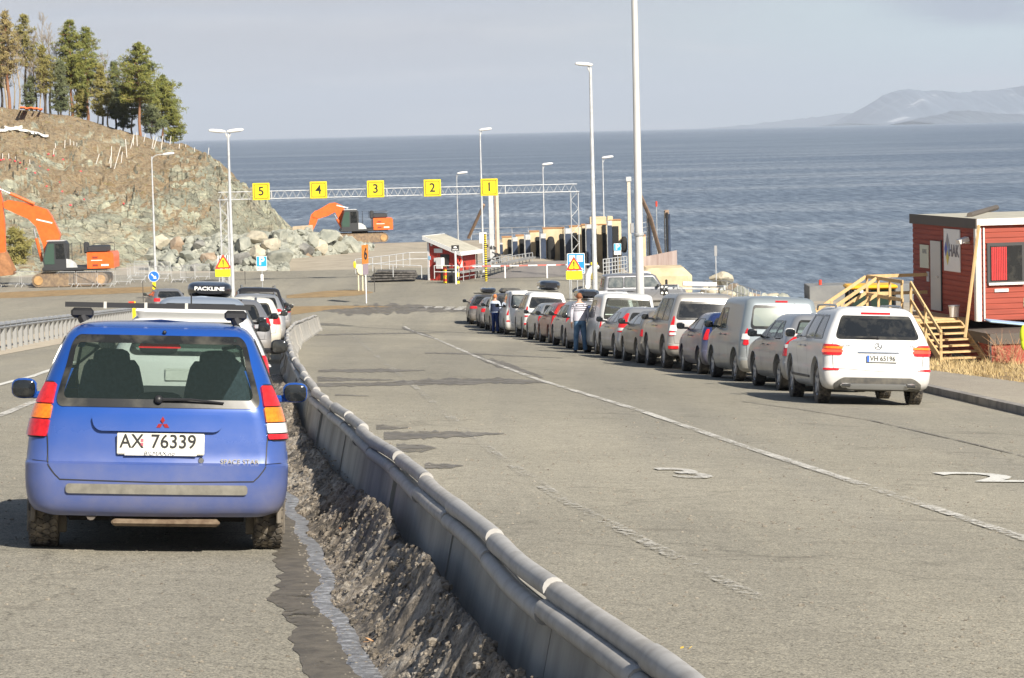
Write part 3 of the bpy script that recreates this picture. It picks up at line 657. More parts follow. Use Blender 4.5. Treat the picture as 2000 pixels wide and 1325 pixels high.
def bare(base, H, seed, label, bark=None, wid=.22, leaf=None):
    rnd = random.Random(seed); T = empty('bare_tree', label, 'tree', base, group='leafless trees on top of the cliff'); mb = MB(); tw = MB(); n = 8
    tr = [Vector((.12*math.sin(i*.9+seed)+.02*i*rnd.uniform(-1, 1), .1*math.cos(i*1.1+seed), H*i/n)) for i in range(n+1)]
    mb.tube([Vector((0, 0, -.5))]+tr, [H*.015]+[H*.0145*(1-.9*i/n) for i in range(n+1)], 6); mb.build('trunk', bark or M_BARKG, T)
    def br(p, d, L_, r, dep):
        q = p+d*L_*.55+Vector((rnd.gauss(0, .03), rnd.gauss(0, .03), .02))*L_; e = p+d*L_+Vector((0, 0, .18*L_))
        tw.tube([p, q, e], [r, r*.7, r*.35], 3, caps=False)
        if dep:
            for _ in range(rnd.randint(3, 4)):
                u = rnd.uniform(.25, 1); s_ = p+(q-p)*u/.55 if u < .55 else q+(e-q)*(u-.55)/.45
                dd = (d+Vector((rnd.gauss(0, .45), rnd.gauss(0, .45), rnd.gauss(.35, .3)))).normalized(); br(s_, dd, L_*rnd.uniform(.4, .62), r*.6, dep-1)
    for k in range(int(H*4.2)):
        z = rnd.uniform(.22, .99); f = z*n; i = min(n-1, int(f)); p0 = tr[i]+(tr[i+1]-tr[i])*(f-i); a = rnd.uniform(0, 2*PI)
        br(p0, Vector((math.cos(a), math.sin(a), rnd.uniform(.7, 1.5))).normalized(), H*wid*(1.12-z)*rnd.uniform(.5, 1.1)+.3, .022, 2)
    tw.build('branches', M_TWIG, T, norm=False)
    return T
TREES = [ # x, y of the foot, y of the top, half width (m), kind, start, label
 (18, 214, 22, 1.4, 'b', 1, 'tall bronze pine at the left edge with a bare lower trunk'), (52, 212, 28, 1.5, 'o', .45, 'bronze topped pine second from the left edge'), (90, 218, 30, .2, 'x', 0, 'tallest bare tree left of the big green pine'),
 (38, 212, 60, .2, 'x', 0, 'bare tree with a yellowish trunk at the far left'), (70, 214, 75, .2, 'x', 0, 'bare tree between the bronze pines'), (4, 214, 70, 1.3, 'o', .3, 'olive pine cut by the left edge'), (88, 220, 90, 1.2, 'o', .3, 'olive pine behind the pale trunked bare tree'),
 (141, 222, 40, 1.9, 'g', .28, 'tall pointed green pine left of its twin'), (172, 226, 50, 1.7, 'g', .22, 'tall green pine leaning right beside its twin'), (120, 226, 120, 1.0, 'd', .1, 'dark narrow conifer left of the tall green pine'),
 (134, 228, 130, .2, 'x', 0, 'slim pale stemmed bare tree before the green pine'), (112, 226, 100, .2, 'x', 0, 'bare tree left of the green pine'), (200, 240, 130, 1.0, 'o', .12, 'small olive conifer between the tall green pines'), (226, 246, 122, 1.0, 'd', .12, 'grey green spruce left of the broad pine'),
 (212, 242, 105, .2, 'x', 0, 'fine twigged bare tree between the pines'), (274, 256, 84, 2.2, 'g', .33, 'broad pine with an orange trunk at the cliff edge'), (258, 254, 150, 1.5, 'd', .25, 'dark pine behind the broad orange trunked pine'), (318, 268, 148, 2.2, 'g', .2, 'lower spreading pine furthest right'),
 (240, 252, 165, 1.1, 'd', .05, 'dark bushy spruce under the broad pine'), (160, 232, 175, .9, 'o', .05, 'low green bush like pine on the crest'), (338, 282, 215, 1.2, 'g', .1, 'small pine bush at the right end of the trees'), (60, 216, 150, .8, 'd', .05, 'low dark conifer under the bronze pines'),
 (296, 264, 205, 1.2, 'd', .08, 'low dark pine filling between the two right pines'), (150, 230, 110, .2, 'x', 0, 'bare birch stem against the green pine'), (12, 214, 45, .2, 'x', 0, 'bare tree against the leftmost bronze pine'), (62, 214, 50, .2, 'x', 0, 'bare tree right behind the second bronze pine'), (100, 222, 48, .2, 'x', 0, 'pale bare tree just left of the green pines'), (80, 216, 100, .2, 'x', 0, 'lower bare tree under the tallest bare one'), (28, 212, 90, .2, 'x', 0, 'short bare tree between the left pines'), (190, 236, 150, .2, 'x', 0, 'short bare tree right of the twin green pines'),
 (-40, 208, 40, 1.6, 'o', .3, 'pine just beyond the left edge'), (-90, 205, 50, 1.7, 'g', .3, 'green pine beyond the left edge')]
for i, (px, py, ty, wd, k, st_, lab) in enumerate(TREES):
    Y = 292-(px > 250)*6+(i % 3)*3; p = at(px, py, Y); t_ = at(px, ty, Y); H = t_.z-p.z
    if k == 'x': bare(p, H, i+3, lab)
    else: pine(p, H, wd, {'g': NEED[0], 'o': NEED[1], 'd': NEED[2], 'b': NEED[3]}[k], M_BARKP if k in 'gb' else M_BARKD, i+1, lab, st_ if st_ < 1 else .35, dens=.8 if px < 100 else 1.0, lean=.02 if px > 300 else 0)
p = at(30, 522, 212); pine(p, 2.9, 1.2, NEED[1], M_BARKD, 77, 'small young pine behind the left excavator arm', .05)
# ------------------------------------------------------------------ car builder: a shell lofted in horizontal rings
def pchip(xs, ys):
    n = len(xs); h = [xs[i+1]-xs[i] for i in range(n-1)]; d = [(ys[i+1]-ys[i])/h[i] for i in range(n-1)]
    m = [d[0]] + [0 if d[i-1]*d[i] <= 0 else 2*d[i-1]*d[i]/(d[i-1]+d[i]) for i in range(1, n-1)] + [d[-1]]
    def f(x):
        if x <= xs[0]: return ys[0]
        if x >= xs[-1]: return ys[-1]
        i = 0
        while x > xs[i+1]: i += 1
        t = (x-xs[i])/h[i]
        return ys[i]*(2*t**3-3*t*t+1) + m[i]*h[i]*(t**3-2*t*t+t) + ys[i+1]*(-2*t**3+3*t*t) + m[i+1]*h[i]*(t**3-t*t)
    return f
class Shell:
    """rows of the profile: (z, half width, rear y, front y, rear corner radius, front corner radius)"""
    def __init__(s, rows, crown=.05, bulge=.02):
        s.rows = rows; zs = [r[0] for r in rows]; s.fn = [pchip(zs, [r[i] for r in rows]) for i in range(1, 6)]
        s.crown, s.bulge = crown, bulge; s.holes = []
        s.z0, s.z1 = zs[0], zs[-1]
    def par(s, z): return [f(z) for f in s.fn]
    def P(s, u, z, off=0.0):
        w, yr, yf, rr, rf = s.par(z); sg = 1 if u >= 0 else -1; a = abs(u)
        rr = min(rr, w*.8); rf = min(rf, w*.8); cr = s.crown*(yf-yr)/4.5
        ybr = yr + cr; ybf = yf - cr
        if a <= 1: x = (w-rr)*a; y = yr + cr*(x/w)**2*1.0
        elif a <= 2:
            t = (a-1)*PI/2; yy = yr + cr*((w-rr)/w)**2; x = (w-rr) + rr*math.sin(t); y = yy + rr*(1-math.cos(t))
        elif a <= 3:
            ya = yr + cr*((w-rr)/w)**2 + rr; yb = yf - cr*((w-rf)/w)**2 - rf; t = a-2
            x = w + s.bulge*(4*t*(1-t)); y = ya + (yb-ya)*t
        elif a <= 4:
            t = (4-a)*PI/2; yy = yf - cr*((w-rf)/w)**2; x = (w-rf) + rf*math.sin(t); y = yy - rf*(1-math.cos(t))
        else: x = (w-rf)*(5-a); y = yf - cr*(x/w)**2
        p = Vector((x*sg, y, z))
        if off:
            e = .01; du = (s.P(u+e, z) - s.P(u-e, z)); dz = (s.P(u, min(z+.008, s.z1)) - s.P(u, max(z-.008, s.z0)))
            n = du.cross(dz)
            if n.length > 1e-12:
                n.normalize(); c = Vector((0, (yr+yf)/2, s.z1*.45))
                if n.dot(p-c) < 0: n = -n
                p = p + n*off
        return p
    def ux(s, x, z):
        w, yr, yf, rr, rf = s.par(z); rr = min(rr, w*.8); sg = 1 if x >= 0 else -1; x = abs(x)
        if x <= w-rr: return sg*x/(w-rr)
        return sg*(1 + math.asin(min(1, (x-(w-rr))/rr))/(PI/2))
    def ufx(s, x, z):
        w, yr, yf, rr, rf = s.par(z); rf = min(rf, w*.8); sg = 1 if x >= 0 else -1; x = abs(x)
        if x <= w-rf: return sg*(5 - x/(w-rf))
        return sg*(4 - math.asin(min(1, (x-(w-rf))/rf))/(PI/2))
    def uy(s, y, z, sg):
        w, yr, yf, rr, rf = s.par(z); rr = min(rr, w*.8); rf = min(rf, w*.8); cr = s.crown*(yf-yr)/4.5
        ya0 = yr + cr*((w-rr)/w)**2; ya = ya0 + rr; yb0 = yf - cr*((w-rf)/w)**2; yb = yb0 - rf
        if y < ya: return sg*(1 + math.acos(max(-1, min(1, 1-(y-ya0)/rr)))/(PI/2))
        if y > yb: return sg*(4 - math.acos(max(-1, min(1, 1-(yb0-y)/rf)))/(PI/2))
        return sg*(2 + (y-ya)/(yb-ya))
    def c(s, k):
        """corner: ('r', x, z) on the rear, ('f', x, z) on the front, ('R'/'L', y, z) on a side"""
        if k[0] == 'r': return (s.ux(k[1], k[2]), k[2])
        if k[0] == 'f': return (s.ufx(k[1], k[2]), k[2])
        return (s.uy(k[1], k[2], 1 if k[0] == 'R' else -1), k[2])
    def quad(s, ks):
        q = [s.c(k) for k in ks]
        # front patches cross the centre line, where u jumps from +5 to -5: unwrap
        if ks[0][0] == 'f' and ks[1][0] == 'f':
            q = [(u if u > 0 else u+10, z) for u, z in q]
        return q
    def qp(s, q, a, t):
        (u0, z0), (u1, z1), (u2, z2), (u3, z3) = q
        return ((u0*(1-a)+u1*a)*(1-t) + (u3*(1-a)+u2*a)*t, (z0*(1-a)+z1*a)*(1-t) + (z3*(1-a)+z2*a)*t)
    def wr(s, u): return u if u <= 5 else u-10
    def dims(s, q):
        f = lambda a, t: (lambda c: s.P(s.wr(c[0]), c[1]))(s.qp(q, a, t))
        w = sum((f((i+1)/8, .5)-f(i/8, .5)).length for i in range(8)); h = (f(.5, 1)-f(.5, 0)).length
        return max(w, .01), max(h, .01)
    def outline(s, q, d, r, off, n=5):
        W_, H_ = s.dims(q); r = min(r, W_/2-d-.001, H_/2-d-.001); r = max(r, .001); pts = []
        nh = max(2, int((W_-2*r)/.07)); nv = max(2, int(H_/.08))
        for cx, cy, a0 in ((W_-d-r, d+r, -90), (W_-d-r, H_-d-r, 0), (d+r, H_-d-r, 90), (d+r, d+r, 180)):
            for i in range(n+1):
                a = R(a0+90*i/n); pts.append((cx+r*math.cos(a), cy+r*math.sin(a)))
        out = []
        for i in range(len(pts)):
            p, p2 = pts[i], pts[(i+1) % len(pts)]; L = math.hypot(p2[0]-p[0], p2[1]-p[1]); k = max(1, int(L/.06))
            for j in range(k): out.append((p[0]+(p2[0]-p[0])*j/k, p[1]+(p2[1]-p[1])*j/k))
        res = []
        for x, y in out:
            u, z = s.qp(q, x/W_, y/H_); res.append(s.P(s.wr(u), z, off))
        return res
    def patch(s, mb, ks, off=.006, r=.02, mi=0, d=0.0, skirt=True, cell=.05):
        q = s.quad(ks) if isinstance(ks[0][0], str) else ks
        W_, H_ = s.dims(q); rr = max(.001, min(r, W_/2-d-.001, H_/2-d-.001)); nv = max(2, int(H_/cell)); nu = max(2, int(W_/cell))
        ts = sorted(set([d/H_ + (1-2*d/H_)*i/nv for i in range(nv+1)] + [(d+rr*(1-math.cos(a)))/H_ for a in (0, .5, .9, 1.3)] + [1-(d+rr*(1-math.cos(a)))/H_ for a in (0, .5, .9, 1.3)]))
        rows = []
        for t in ts:
            y = t*H_; e = min(y-d, H_-d-y); ins = d
            if e < rr: ins = d + rr - math.sqrt(max(0, rr*rr-(rr-e)**2))
            a0 = ins/W_; rows.append([s.P(s.wr((lambda c: c)(s.qp(q, a0+(1-2*a0)*i/nu, t))[0]), s.qp(q, a0+(1-2*a0)*i/nu, t)[1], off) for i in range(nu+1)])
        mb.grid(rows, mi)
        if skirt:
            loop = [r0[0] for r0 in rows] + rows[-1][1:] + [r0[-1] for r0 in rows[::-1]][1:] + rows[0][::-1][1:-1]
            cpt = Vector((0, sum(p.y for p in loop)/len(loop)+.0, .7)); low = []
            for p in loop:
                low.append(p)
            # skirt: drop the rim back to the shell
            ua = []
            for t in ts: pass
            W2 = []
            def und(a, t): u, z = s.qp(q, a, t); return s.P(s.wr(u), z, -.004)
            L = []
            for t in ts:
                y = t*H_; e = min(y-d, H_-d-y); ins = d + (rr - math.sqrt(max(0, rr*rr-(rr-e)**2)) if e < rr else 0); L.append((ins/W_, t))
            base = [und(a, t) for a, t in L] + [und(L[-1][0]+(1-2*L[-1][0])*i/nu, L[-1][1]) for i in range(1, nu+1)] + [und(1-a, t) for a, t in L[::-1]][1:] + [und(L[0][0]+(1-2*L[0][0])*i/nu, L[0][1]) for i in range(nu-1, 0, -1)]
            n = len(loop); mb.add(loop+base, [(i, (i+1) % n, n+(i+1) % n, n+i) for i in range(n)], mi)
        return q
    def band(s, mb, ks, d0, d1, r, off, mi=0):
        q = s.quad(ks); W_, H_ = s.dims(q)
        # same number of points on both loops
        def loop(d, rr, off):
            rr = max(.002, min(rr, W_/2-d-.002, H_/2-d-.002)); pts = []
            for (cx, cy, a0), (ex, ey) in zip(((W_-d-rr, d+rr, -90), (W_-d-rr, H_-d-rr, 0), (d+rr, H_-d-rr, 90), (d+rr, d+rr, 180)), ((0, 1), (-1, 0), (0, -1), (1, 0))):
                arc = [(cx+rr*math.cos(R(a0+90*i/5)), cy+rr*math.sin(R(a0+90*i/5))) for i in range(6)]; pts += arc
                x, y = arc[-1]; L = (H_ if ey else W_) - 2*d - 2*rr
                n = 18
                pts += [(x+ex*L*j/n, y+ey*L*j/n) for j in range(1, n)]
            return [s.P(s.wr(s.qp(q, x/W_, y/H_)[0]), s.qp(q, x/W_, y/H_)[1], off) for x, y in pts]
        A = loop(d0, r, off); B = loop(d1, max(.01, r-(d1-d0)*.5), off); n = len(A)
        C = loop(d0, r, -.003)
        mb.add(A+B, [(i, (i+1) % n, n+(i+1) % n, n+i) for i in range(n)], mi); mb.add(A+C, [(i, (i+1) % n, n+(i+1) % n, n+i) for i in range(n)], mi)
    def ribbon(s, mb, ks, w=.007, off=.0025, mi=0, sub=8):
        pts = []
        cs = [s.c(k) for k in ks]
        for (u0, z0), (u1, z1) in zip(cs, cs[1:]):
            n = max(2, sub)
            for i in range(n): pts.append((u0+(u1-u0)*i/n, z0+(z1-z0)*i/n))
        pts.append(cs[-1]); P = [s.P(u, z, off) for u, z in pts]; Q = [s.P(u, z, off+.01) for u, z in pts]; rows = [[], []]
        for i, p in enumerate(P):
            d = (P[min(i+1, len(P)-1)] - P[max(i-1, 0)]).normalized(); n = (Q[i]-p); x = d.cross(n)
            if x.length < 1e-9: x = Vector((0, 0, 1))
            x.normalize(); rows[0].append(p + x*w/2); rows[1].append(p - x*w/2)
        mb.grid(rows, mi)
    def hole(s, ks, d=.02):
        q = s.quad(ks); W_, H_ = s.dims(q); us = [s.wr(a) for a, _ in q]; s.holes.append((q, d/W_, d/H_))
    def in_hole(s, u, z):
        for q, da, dt in s.holes:
            uu = u
            if max(a for a, _ in q) > 5 and u < 0: uu = u+10
            # solve by t then a
            lo, hi = 0.0, 1.0
            for _ in range(2):
                pass
            (u0, z0), (u1, z1), (u2, z2), (u3, z3) = q
            a = .5
            for _ in range(6):
                zb = z0*(1-a)+z1*a; zt = z3*(1-a)+z2*a; t = (z-zb)/(zt-zb) if abs(zt-zb) > 1e-6 else -1
                ul = u0*(1-t)+u3*t; ur = u1*(1-t)+u2*t
                if abs(ur-ul) < 1e-6: a = -1; break
                a = (uu-ul)/(ur-ul)
                if not -2 < a < 3: break
            if da < a < 1-da and dt < t < 1-dt: return True
        return False
    def body(s, mb, wheels, cell=.06, mi=0, mu=1):
        (yr_, yf_, Rw, arch) = wheels
        zs = []
        for i in range(len(s.rows)-1):
            a, b = s.rows[i], s.rows[i+1]; L = max(b[0]-a[0], abs(b[2]-a[2])*.5, abs(b[3]-a[3])*.22, abs(b[1]-a[1])*.5)
            n = max(1, int(L/cell+.5)); zs += [a[0]+(b[0]-a[0])*k/n for k in range(n)]
        zs.append(s.rows[-1][0])
        Lc = s.rows[len(s.rows)//3]; nR = max(6, int(Lc[1]/cell)); nS = max(20, int((Lc[3]-Lc[2])/cell))
        us = [i/nR for i in range(nR)] + [1+i/6 for i in range(6)] + [2+i/nS for i in range(nS)] + [3+i/6 for i in range(6)] + [4+i/6 for i in range(7)]
        full = [-u for u in us[:0:-1]] + us; full = full[1:] if False else full   # from -5 .. 0 .. 5
        N = len(full); rows = []
        for z in zs:
            row = []
            for u in full:
                p = s.P(u, z)
                for yc in (yr_, yf_):
                    dy = abs(p.y-yc)
                    if dy < arch and abs(p.x) > Lc[1]*.45:
                        za = Rw + math.sqrt(arch*arch-dy*dy)
                        if p.z < za: p.z = za; 
                row.append(p)
            rows.append(row)
        vs = [p for r in rows for p in r]; fs, ms = [], []
        for i in range(len(zs)-1):
            zc = (zs[i]+zs[i+1])/2
            for k in range(N-1):
                uc = (full[k]+full[k+1])/2
                if s.holes and s.in_hole(uc, zc): continue
                a, b, c, d = i*N+k, i*N+k+1, (i+1)*N+k+1, (i+1)*N+k
                if (vs[a]-vs[d]).length < 1e-6 and (vs[b]-vs[c]).length < 1e-6: continue
                fs.append((a, b, c, d))
        mb.add(vs, fs, mi)
        # roof cap and floor, joined left to right
        for row, m_ in ((rows[-1], mi), (rows[0], mu)):
            h = N//2; vs2, fs2 = [], []
            Lh = [row[h-k] for k in range(h+1)]; Rh = [row[h+k] for k in range(h+1)]
            for k in range(h+1): vs2 += [Lh[k], (Lh[k]+Rh[k])/2 + (Vector((0, 0, .012)) if m_ == mi else Vector()), Rh[k]]
            for k in range(h): fs2 += [(3*k, 3*k+3, 3*k+4, 3*k+1), (3*k+1, 3*k+4, 3*k+5, 3*k+2)]
            mb.add(vs2, fs2, m_)
def make_wheel(parent, x, y, Rw, wid, side, spokes=5, tread=False, rimcol=None):
    t = MB(); hw = wid/2; ri = Rw*.66
    t.lathe([(ri, -hw*.86), (Rw*.8, -hw), (Rw*.95, -hw*.96), (Rw, -hw*.78), (Rw*1.004, 0), (Rw, hw*.78), (Rw*.95, hw*.96), (Rw*.8, hw), (ri, hw*.86), (ri*.98, hw*.3), (ri*.98, -hw*.3), (ri, -hw*.86)], 'X', 36, (0, 0, 0))
    if tread:
        for k in range(34):
            a = 2*PI*k/34
            for j, xx in enumerate((-.8, -.28, .28, .8)):
                aa = a + (PI/34 if j % 2 else 0); M = Matrix.Rotation(aa, 3, 'X') @ Matrix.Rotation((.45 if xx > 0 else -.45), 3, 'Z')
                c = Matrix.Rotation(aa, 3, 'X') @ Vector((xx*hw*.86, 0, Rw*(.999 if abs(xx) < .5 else .99)))
                t.box(c, (wid*.2, 2*PI*Rw/34*.66, .02), M)
    o = t.build('wheel', M_TREAD if tread else M_RUBBER, parent); o.location = (x, y, Rw)
    r = MB(); sg = side; fx = hw*.62*sg
    r.lathe([(ri*1.0, fx*1.25), (ri*.93, fx*1.05), (ri*.9, fx*.2), (.001, fx*.15)], 'X', 28)
    for k in range(spokes):
        a = 2*PI*k/spokes; d = Vector((0, math.sin(a), math.cos(a)))
        r.bar(Vector((fx*.95, 0, 0)), Vector((fx*1.12, 0, 0)) + d*ri*.95, ri*.26, .025, up=(1, 0, 0))
    r.lathe([(ri*.2, fx*.8), (ri*.2, fx*1.15), (.001, fx*1.2)], 'X', 12)
    r.build('rim', rimcol or M_RIM, o)
    return o
def seat_shape(mb, x, y, z0, w=.46, h=.62, hr=.2, lean=.12):
    """a front seat back with its head restraint as seen from behind"""
    n = 12; rows = []
    for i in range(n+1):
        t = i/n; ww = w/2*(1 - .28*t**2.2) * (1 if t < .97 else .9); rows.append((z0+h*t, ww))
    def ring(z, ww, y, dd): return [Vector((x+ww*c*(abs(c)**-.45 if abs(c) > .01 else 1), y+dd*s_, z)) for c, s_ in ((math.cos(2*PI*k/14), math.sin(2*PI*k/14)) for k in range(14))]
    mb.grid([ring(z, ww, y-lean*(z-z0), .09) for z, ww in rows], close=True)
    mb.add(ring(z0+h, rows[-1][1]*.8, y-lean*h, .05), [tuple(range(14))])
    if hr: mb.blob((x, y-lean*h-.01, z0+h+hr*.55), (w*.3, .06, hr*.5), 12, 8, sq=.6)
def car(label, col, rows, wheels, cat='car', name='parked_car', cut=False, cell=.07, crown=.06, Rw=None, group=None,
        rear_win=None, sides=None, windscreen=None, lights=(), plate=None, plate_txt=None, bumper=None, clad=None, seams=(), rails=None, mirrors=None,
        cladcol=None, winmat=None, extras=None, tread=False, handle_y=None, wiper=None, hilamp=None, seats=True, mirror_col=None, sideglass=None, tow=False, rimcol=None):
    """build a car at the origin: rear bumper at y = 0, ground at z = 0"""
    T = empty(name, label, cat, group=group)
    s = Shell(rows, crown); yr, yf, rad, track, tw = wheels
    wm = winmat or (M_GLASSM if cut else M_GLASSD); sgm = sideglass or (M_GLASSM if cut else M_GLASSD)
    wins = []
    if rear_win: wins.append(('rear_window', rear_win, wm, .07))
    if windscreen: wins.append(('windscreen', windscreen, M_GLASSM if cut else M_GLASSG, .05))
    for sd in 'LR':
        for q in (sides or []): wins.append(('side_window', [(sd, y, z) for y, z in q], sgm, .035))
    if cut:
        for _, q, _, _ in wins: s.hole(q, .03)
    b = MB(); s.body(b, (yr, yf, rad, rad*1.13+.03), cell)
    body = b.build('body', [col, M_UNDER], T, ang=40)
    for nm, q, m, r in wins:
        g = MB(); s.patch(g, q, .004, r, skirt=False, cell=.08); o = g.build(nm, m, T)
        f = MB(); s.band(f, q, -.012, .05 if nm == 'rear_window' else .022, r+.012, .006); f.build('window_frame', M_FRIT, o)
    for nm, q, m, r in lights:
        g = MB(); s.patch(g, q, .014, r, cell=.04); g.build(nm, m, T)
    if bumper:
        for q in bumper: g = MB(); s.patch(g, q, .016, .02); g.build('bumper_strip', cladcol or M_DKPLA, T)
    if clad:
        for q in clad: g = MB(); s.patch(g, q, .012, .01); g.build('cladding', cladcol or M_DKPLA, T)
    if seams:
        for k in seams: g = MB(); s.ribbon(g, k, .008); g.build('panel_gap', M_INK, body, smooth=False)
    if plate:
        x, z, w, h = plate; y = s.P(s.ux(x, z), z).y - .022; g = MB(); g.box((x, y, z), (w, .012, h), bev=.006); p = g.build('number_plate', M_PLATE, T)
        if plate_txt:
            F = face_frame((x+.01, y-.0075, z), (1, 0, 0), (0, 0, 1)); g = MB(); put_text(g, plate_txt, h*.95, F, bold=.002, ext=.001, sx=.92); g.build('plate_lettering', M_INK, p, smooth=False)
            g = MB(); g.box((x-w/2+.022, y-.0065, z), (.036, .004, h*.9)); g.build('plate_strip', M_EUBLUE, p)
    if hilamp:
        z, w = hilamp; g = MB(); s.patch(g, [('r', -w/2, z-.015), ('r', w/2, z-.015), ('r', w/2, z+.015), ('r', -w/2, z+.015)], .012, .008); g.build('high_brake_lamp', M_RED, T)
    if wiper:
        z, x0, x1 = wiper; g = MB(); p0 = s.P(s.ux(x0, z), z, .02); p1 = s.P(s.ux(x1, z-.015), z-.015, .02); g.tube([p0, (p0+p1)/2+Vector((0, -.015, .012)), p1], [.012, .008, .006], 6); g.blob(p0, .03, 10, 6); g.build('rear_wiper', M_BLACK, T)
    for sd, sg in (('L', -1), ('R', 1)):
        if mirrors:
            y, z, w, h = mirrors; p = s.P(s.uy(y, z, sg), z); g = MB(); c = p + Vector((sg*(.09+w/2), 0, .05))
            g.blob(c, (w/2, .07, h/2), 14, 8, sq=.7); g.tube([p, c+Vector((0, .01, -h*.3))], .028, 6)
            mo = g.build('door_mirror', mirror_col or col, T); g = MB(); g.blob(c+Vector((0, -.062, 0)), (w/2*.86, .014, h/2*.84), 14, 8, sq=.6); g.build('mirror_glass', M_GLASSD, mo)
        if rails:
            y0, y1, z, x = rails; g = MB(); g.tube([(sg*x, y0, z-.05), (sg*x, y0+.08, z+.035), (sg*x, (y0+y1)/2, z+.045), (sg*x, y1-.08, z+.03), (sg*x, y1, z-.05)], .018, 6); g.build('roof_rail', M_SILVER if rails_metal else M_BLACK, T)
        if handle_y:
            for hy, hz in handle_y: p = s.P(s.uy(hy, hz, sg), hz, .018); g = MB(); g.box(p, (.025, .17, .028), bev=.01); g.build('door_handle', col, T)
        for wy in (yr, yf):
            make_wheel(T, sg*track, wy, rad, tw, sg, tread=tread, rimcol=rimcol)
    # wheel housings and the underside machinery in one dark part
    g = MB(); w0 = rows[0][1]
    g.box((0, (yr+yf)/2, rows[0][0]+.05), (w0*1.3, yf-yr, .14)); g.box((0, yr, rad), (track*1.7, .1, .1)); g.box((0, yr-.35, rows[0][0]+.02), (.5, .22, .12), bev=.04)
    for wy in (yr, yf): g.box((0, wy, rad*1.5), (track*1.55, rad*1.6, .5))
    g.build('underbody', M_UNDER, T)
    if cut:
        L = rows[-1]; zb = [r for r in rows if r[0] > .8][0][0]
        g = MB(); g.box((0, (rows[3][2]+rows[3][3])/2+.1, zb-.35), (rows[3][1]*1.8, (rows[3][3]-rows[3][2])*.78, .04)); g.box((0, windscreen[0][3] if False else yf-.75, zb-.12), (rows[3][1]*1.6, .3, .3), bev=.08)
        g.build('cabin_floor', M_CABIN, T)
        if seats:
            for x in (-.36, .36):
                g = MB(); seat_shape(g, x, (yr+yf)/2+.25, zb-.3, h=.58); g.build('seat', M_SEAT, T)
            g = MB(); g.box((0, yr+.42, zb-.12), (rows[3][1]*1.5, .12, .5), bev=.05); g.build('rear_bench', M_SEAT, T)
    if extras: extras(T, s)
    return T, s
rails_metal = True
def place(T, x, y, head=0.0):
    """stand a car with its rear bumper's middle at (x, y); heading turns left for positive degrees"""
    L = 3.5; h = R(head); d = Vector((-math.sin(h), math.cos(h), 0)); r = Vector((math.cos(h), math.sin(h), 0))
    def g(a, b): return on(x+d.x*a+r.x*b, y+d.y*a+r.y*b)
    f, b_ = (g(3.4, -.7)+g(3.4, .7))/2, (g(.8, -.7)+g(.8, .7))/2
    fy = (f-b_).normalized(); rx = ((g(3.4, .7)+g(.8, .7)) - (g(3.4, -.7)+g(.8, -.7))).normalized()
    z = rx.cross(fy).normalized(); rx = fy.cross(z)
    M = Matrix((rx, fy, z)).transposed().to_4x4(); o = b_ - fy*.8
    T.matrix_world = Matrix.Translation(o) @ M
    return T
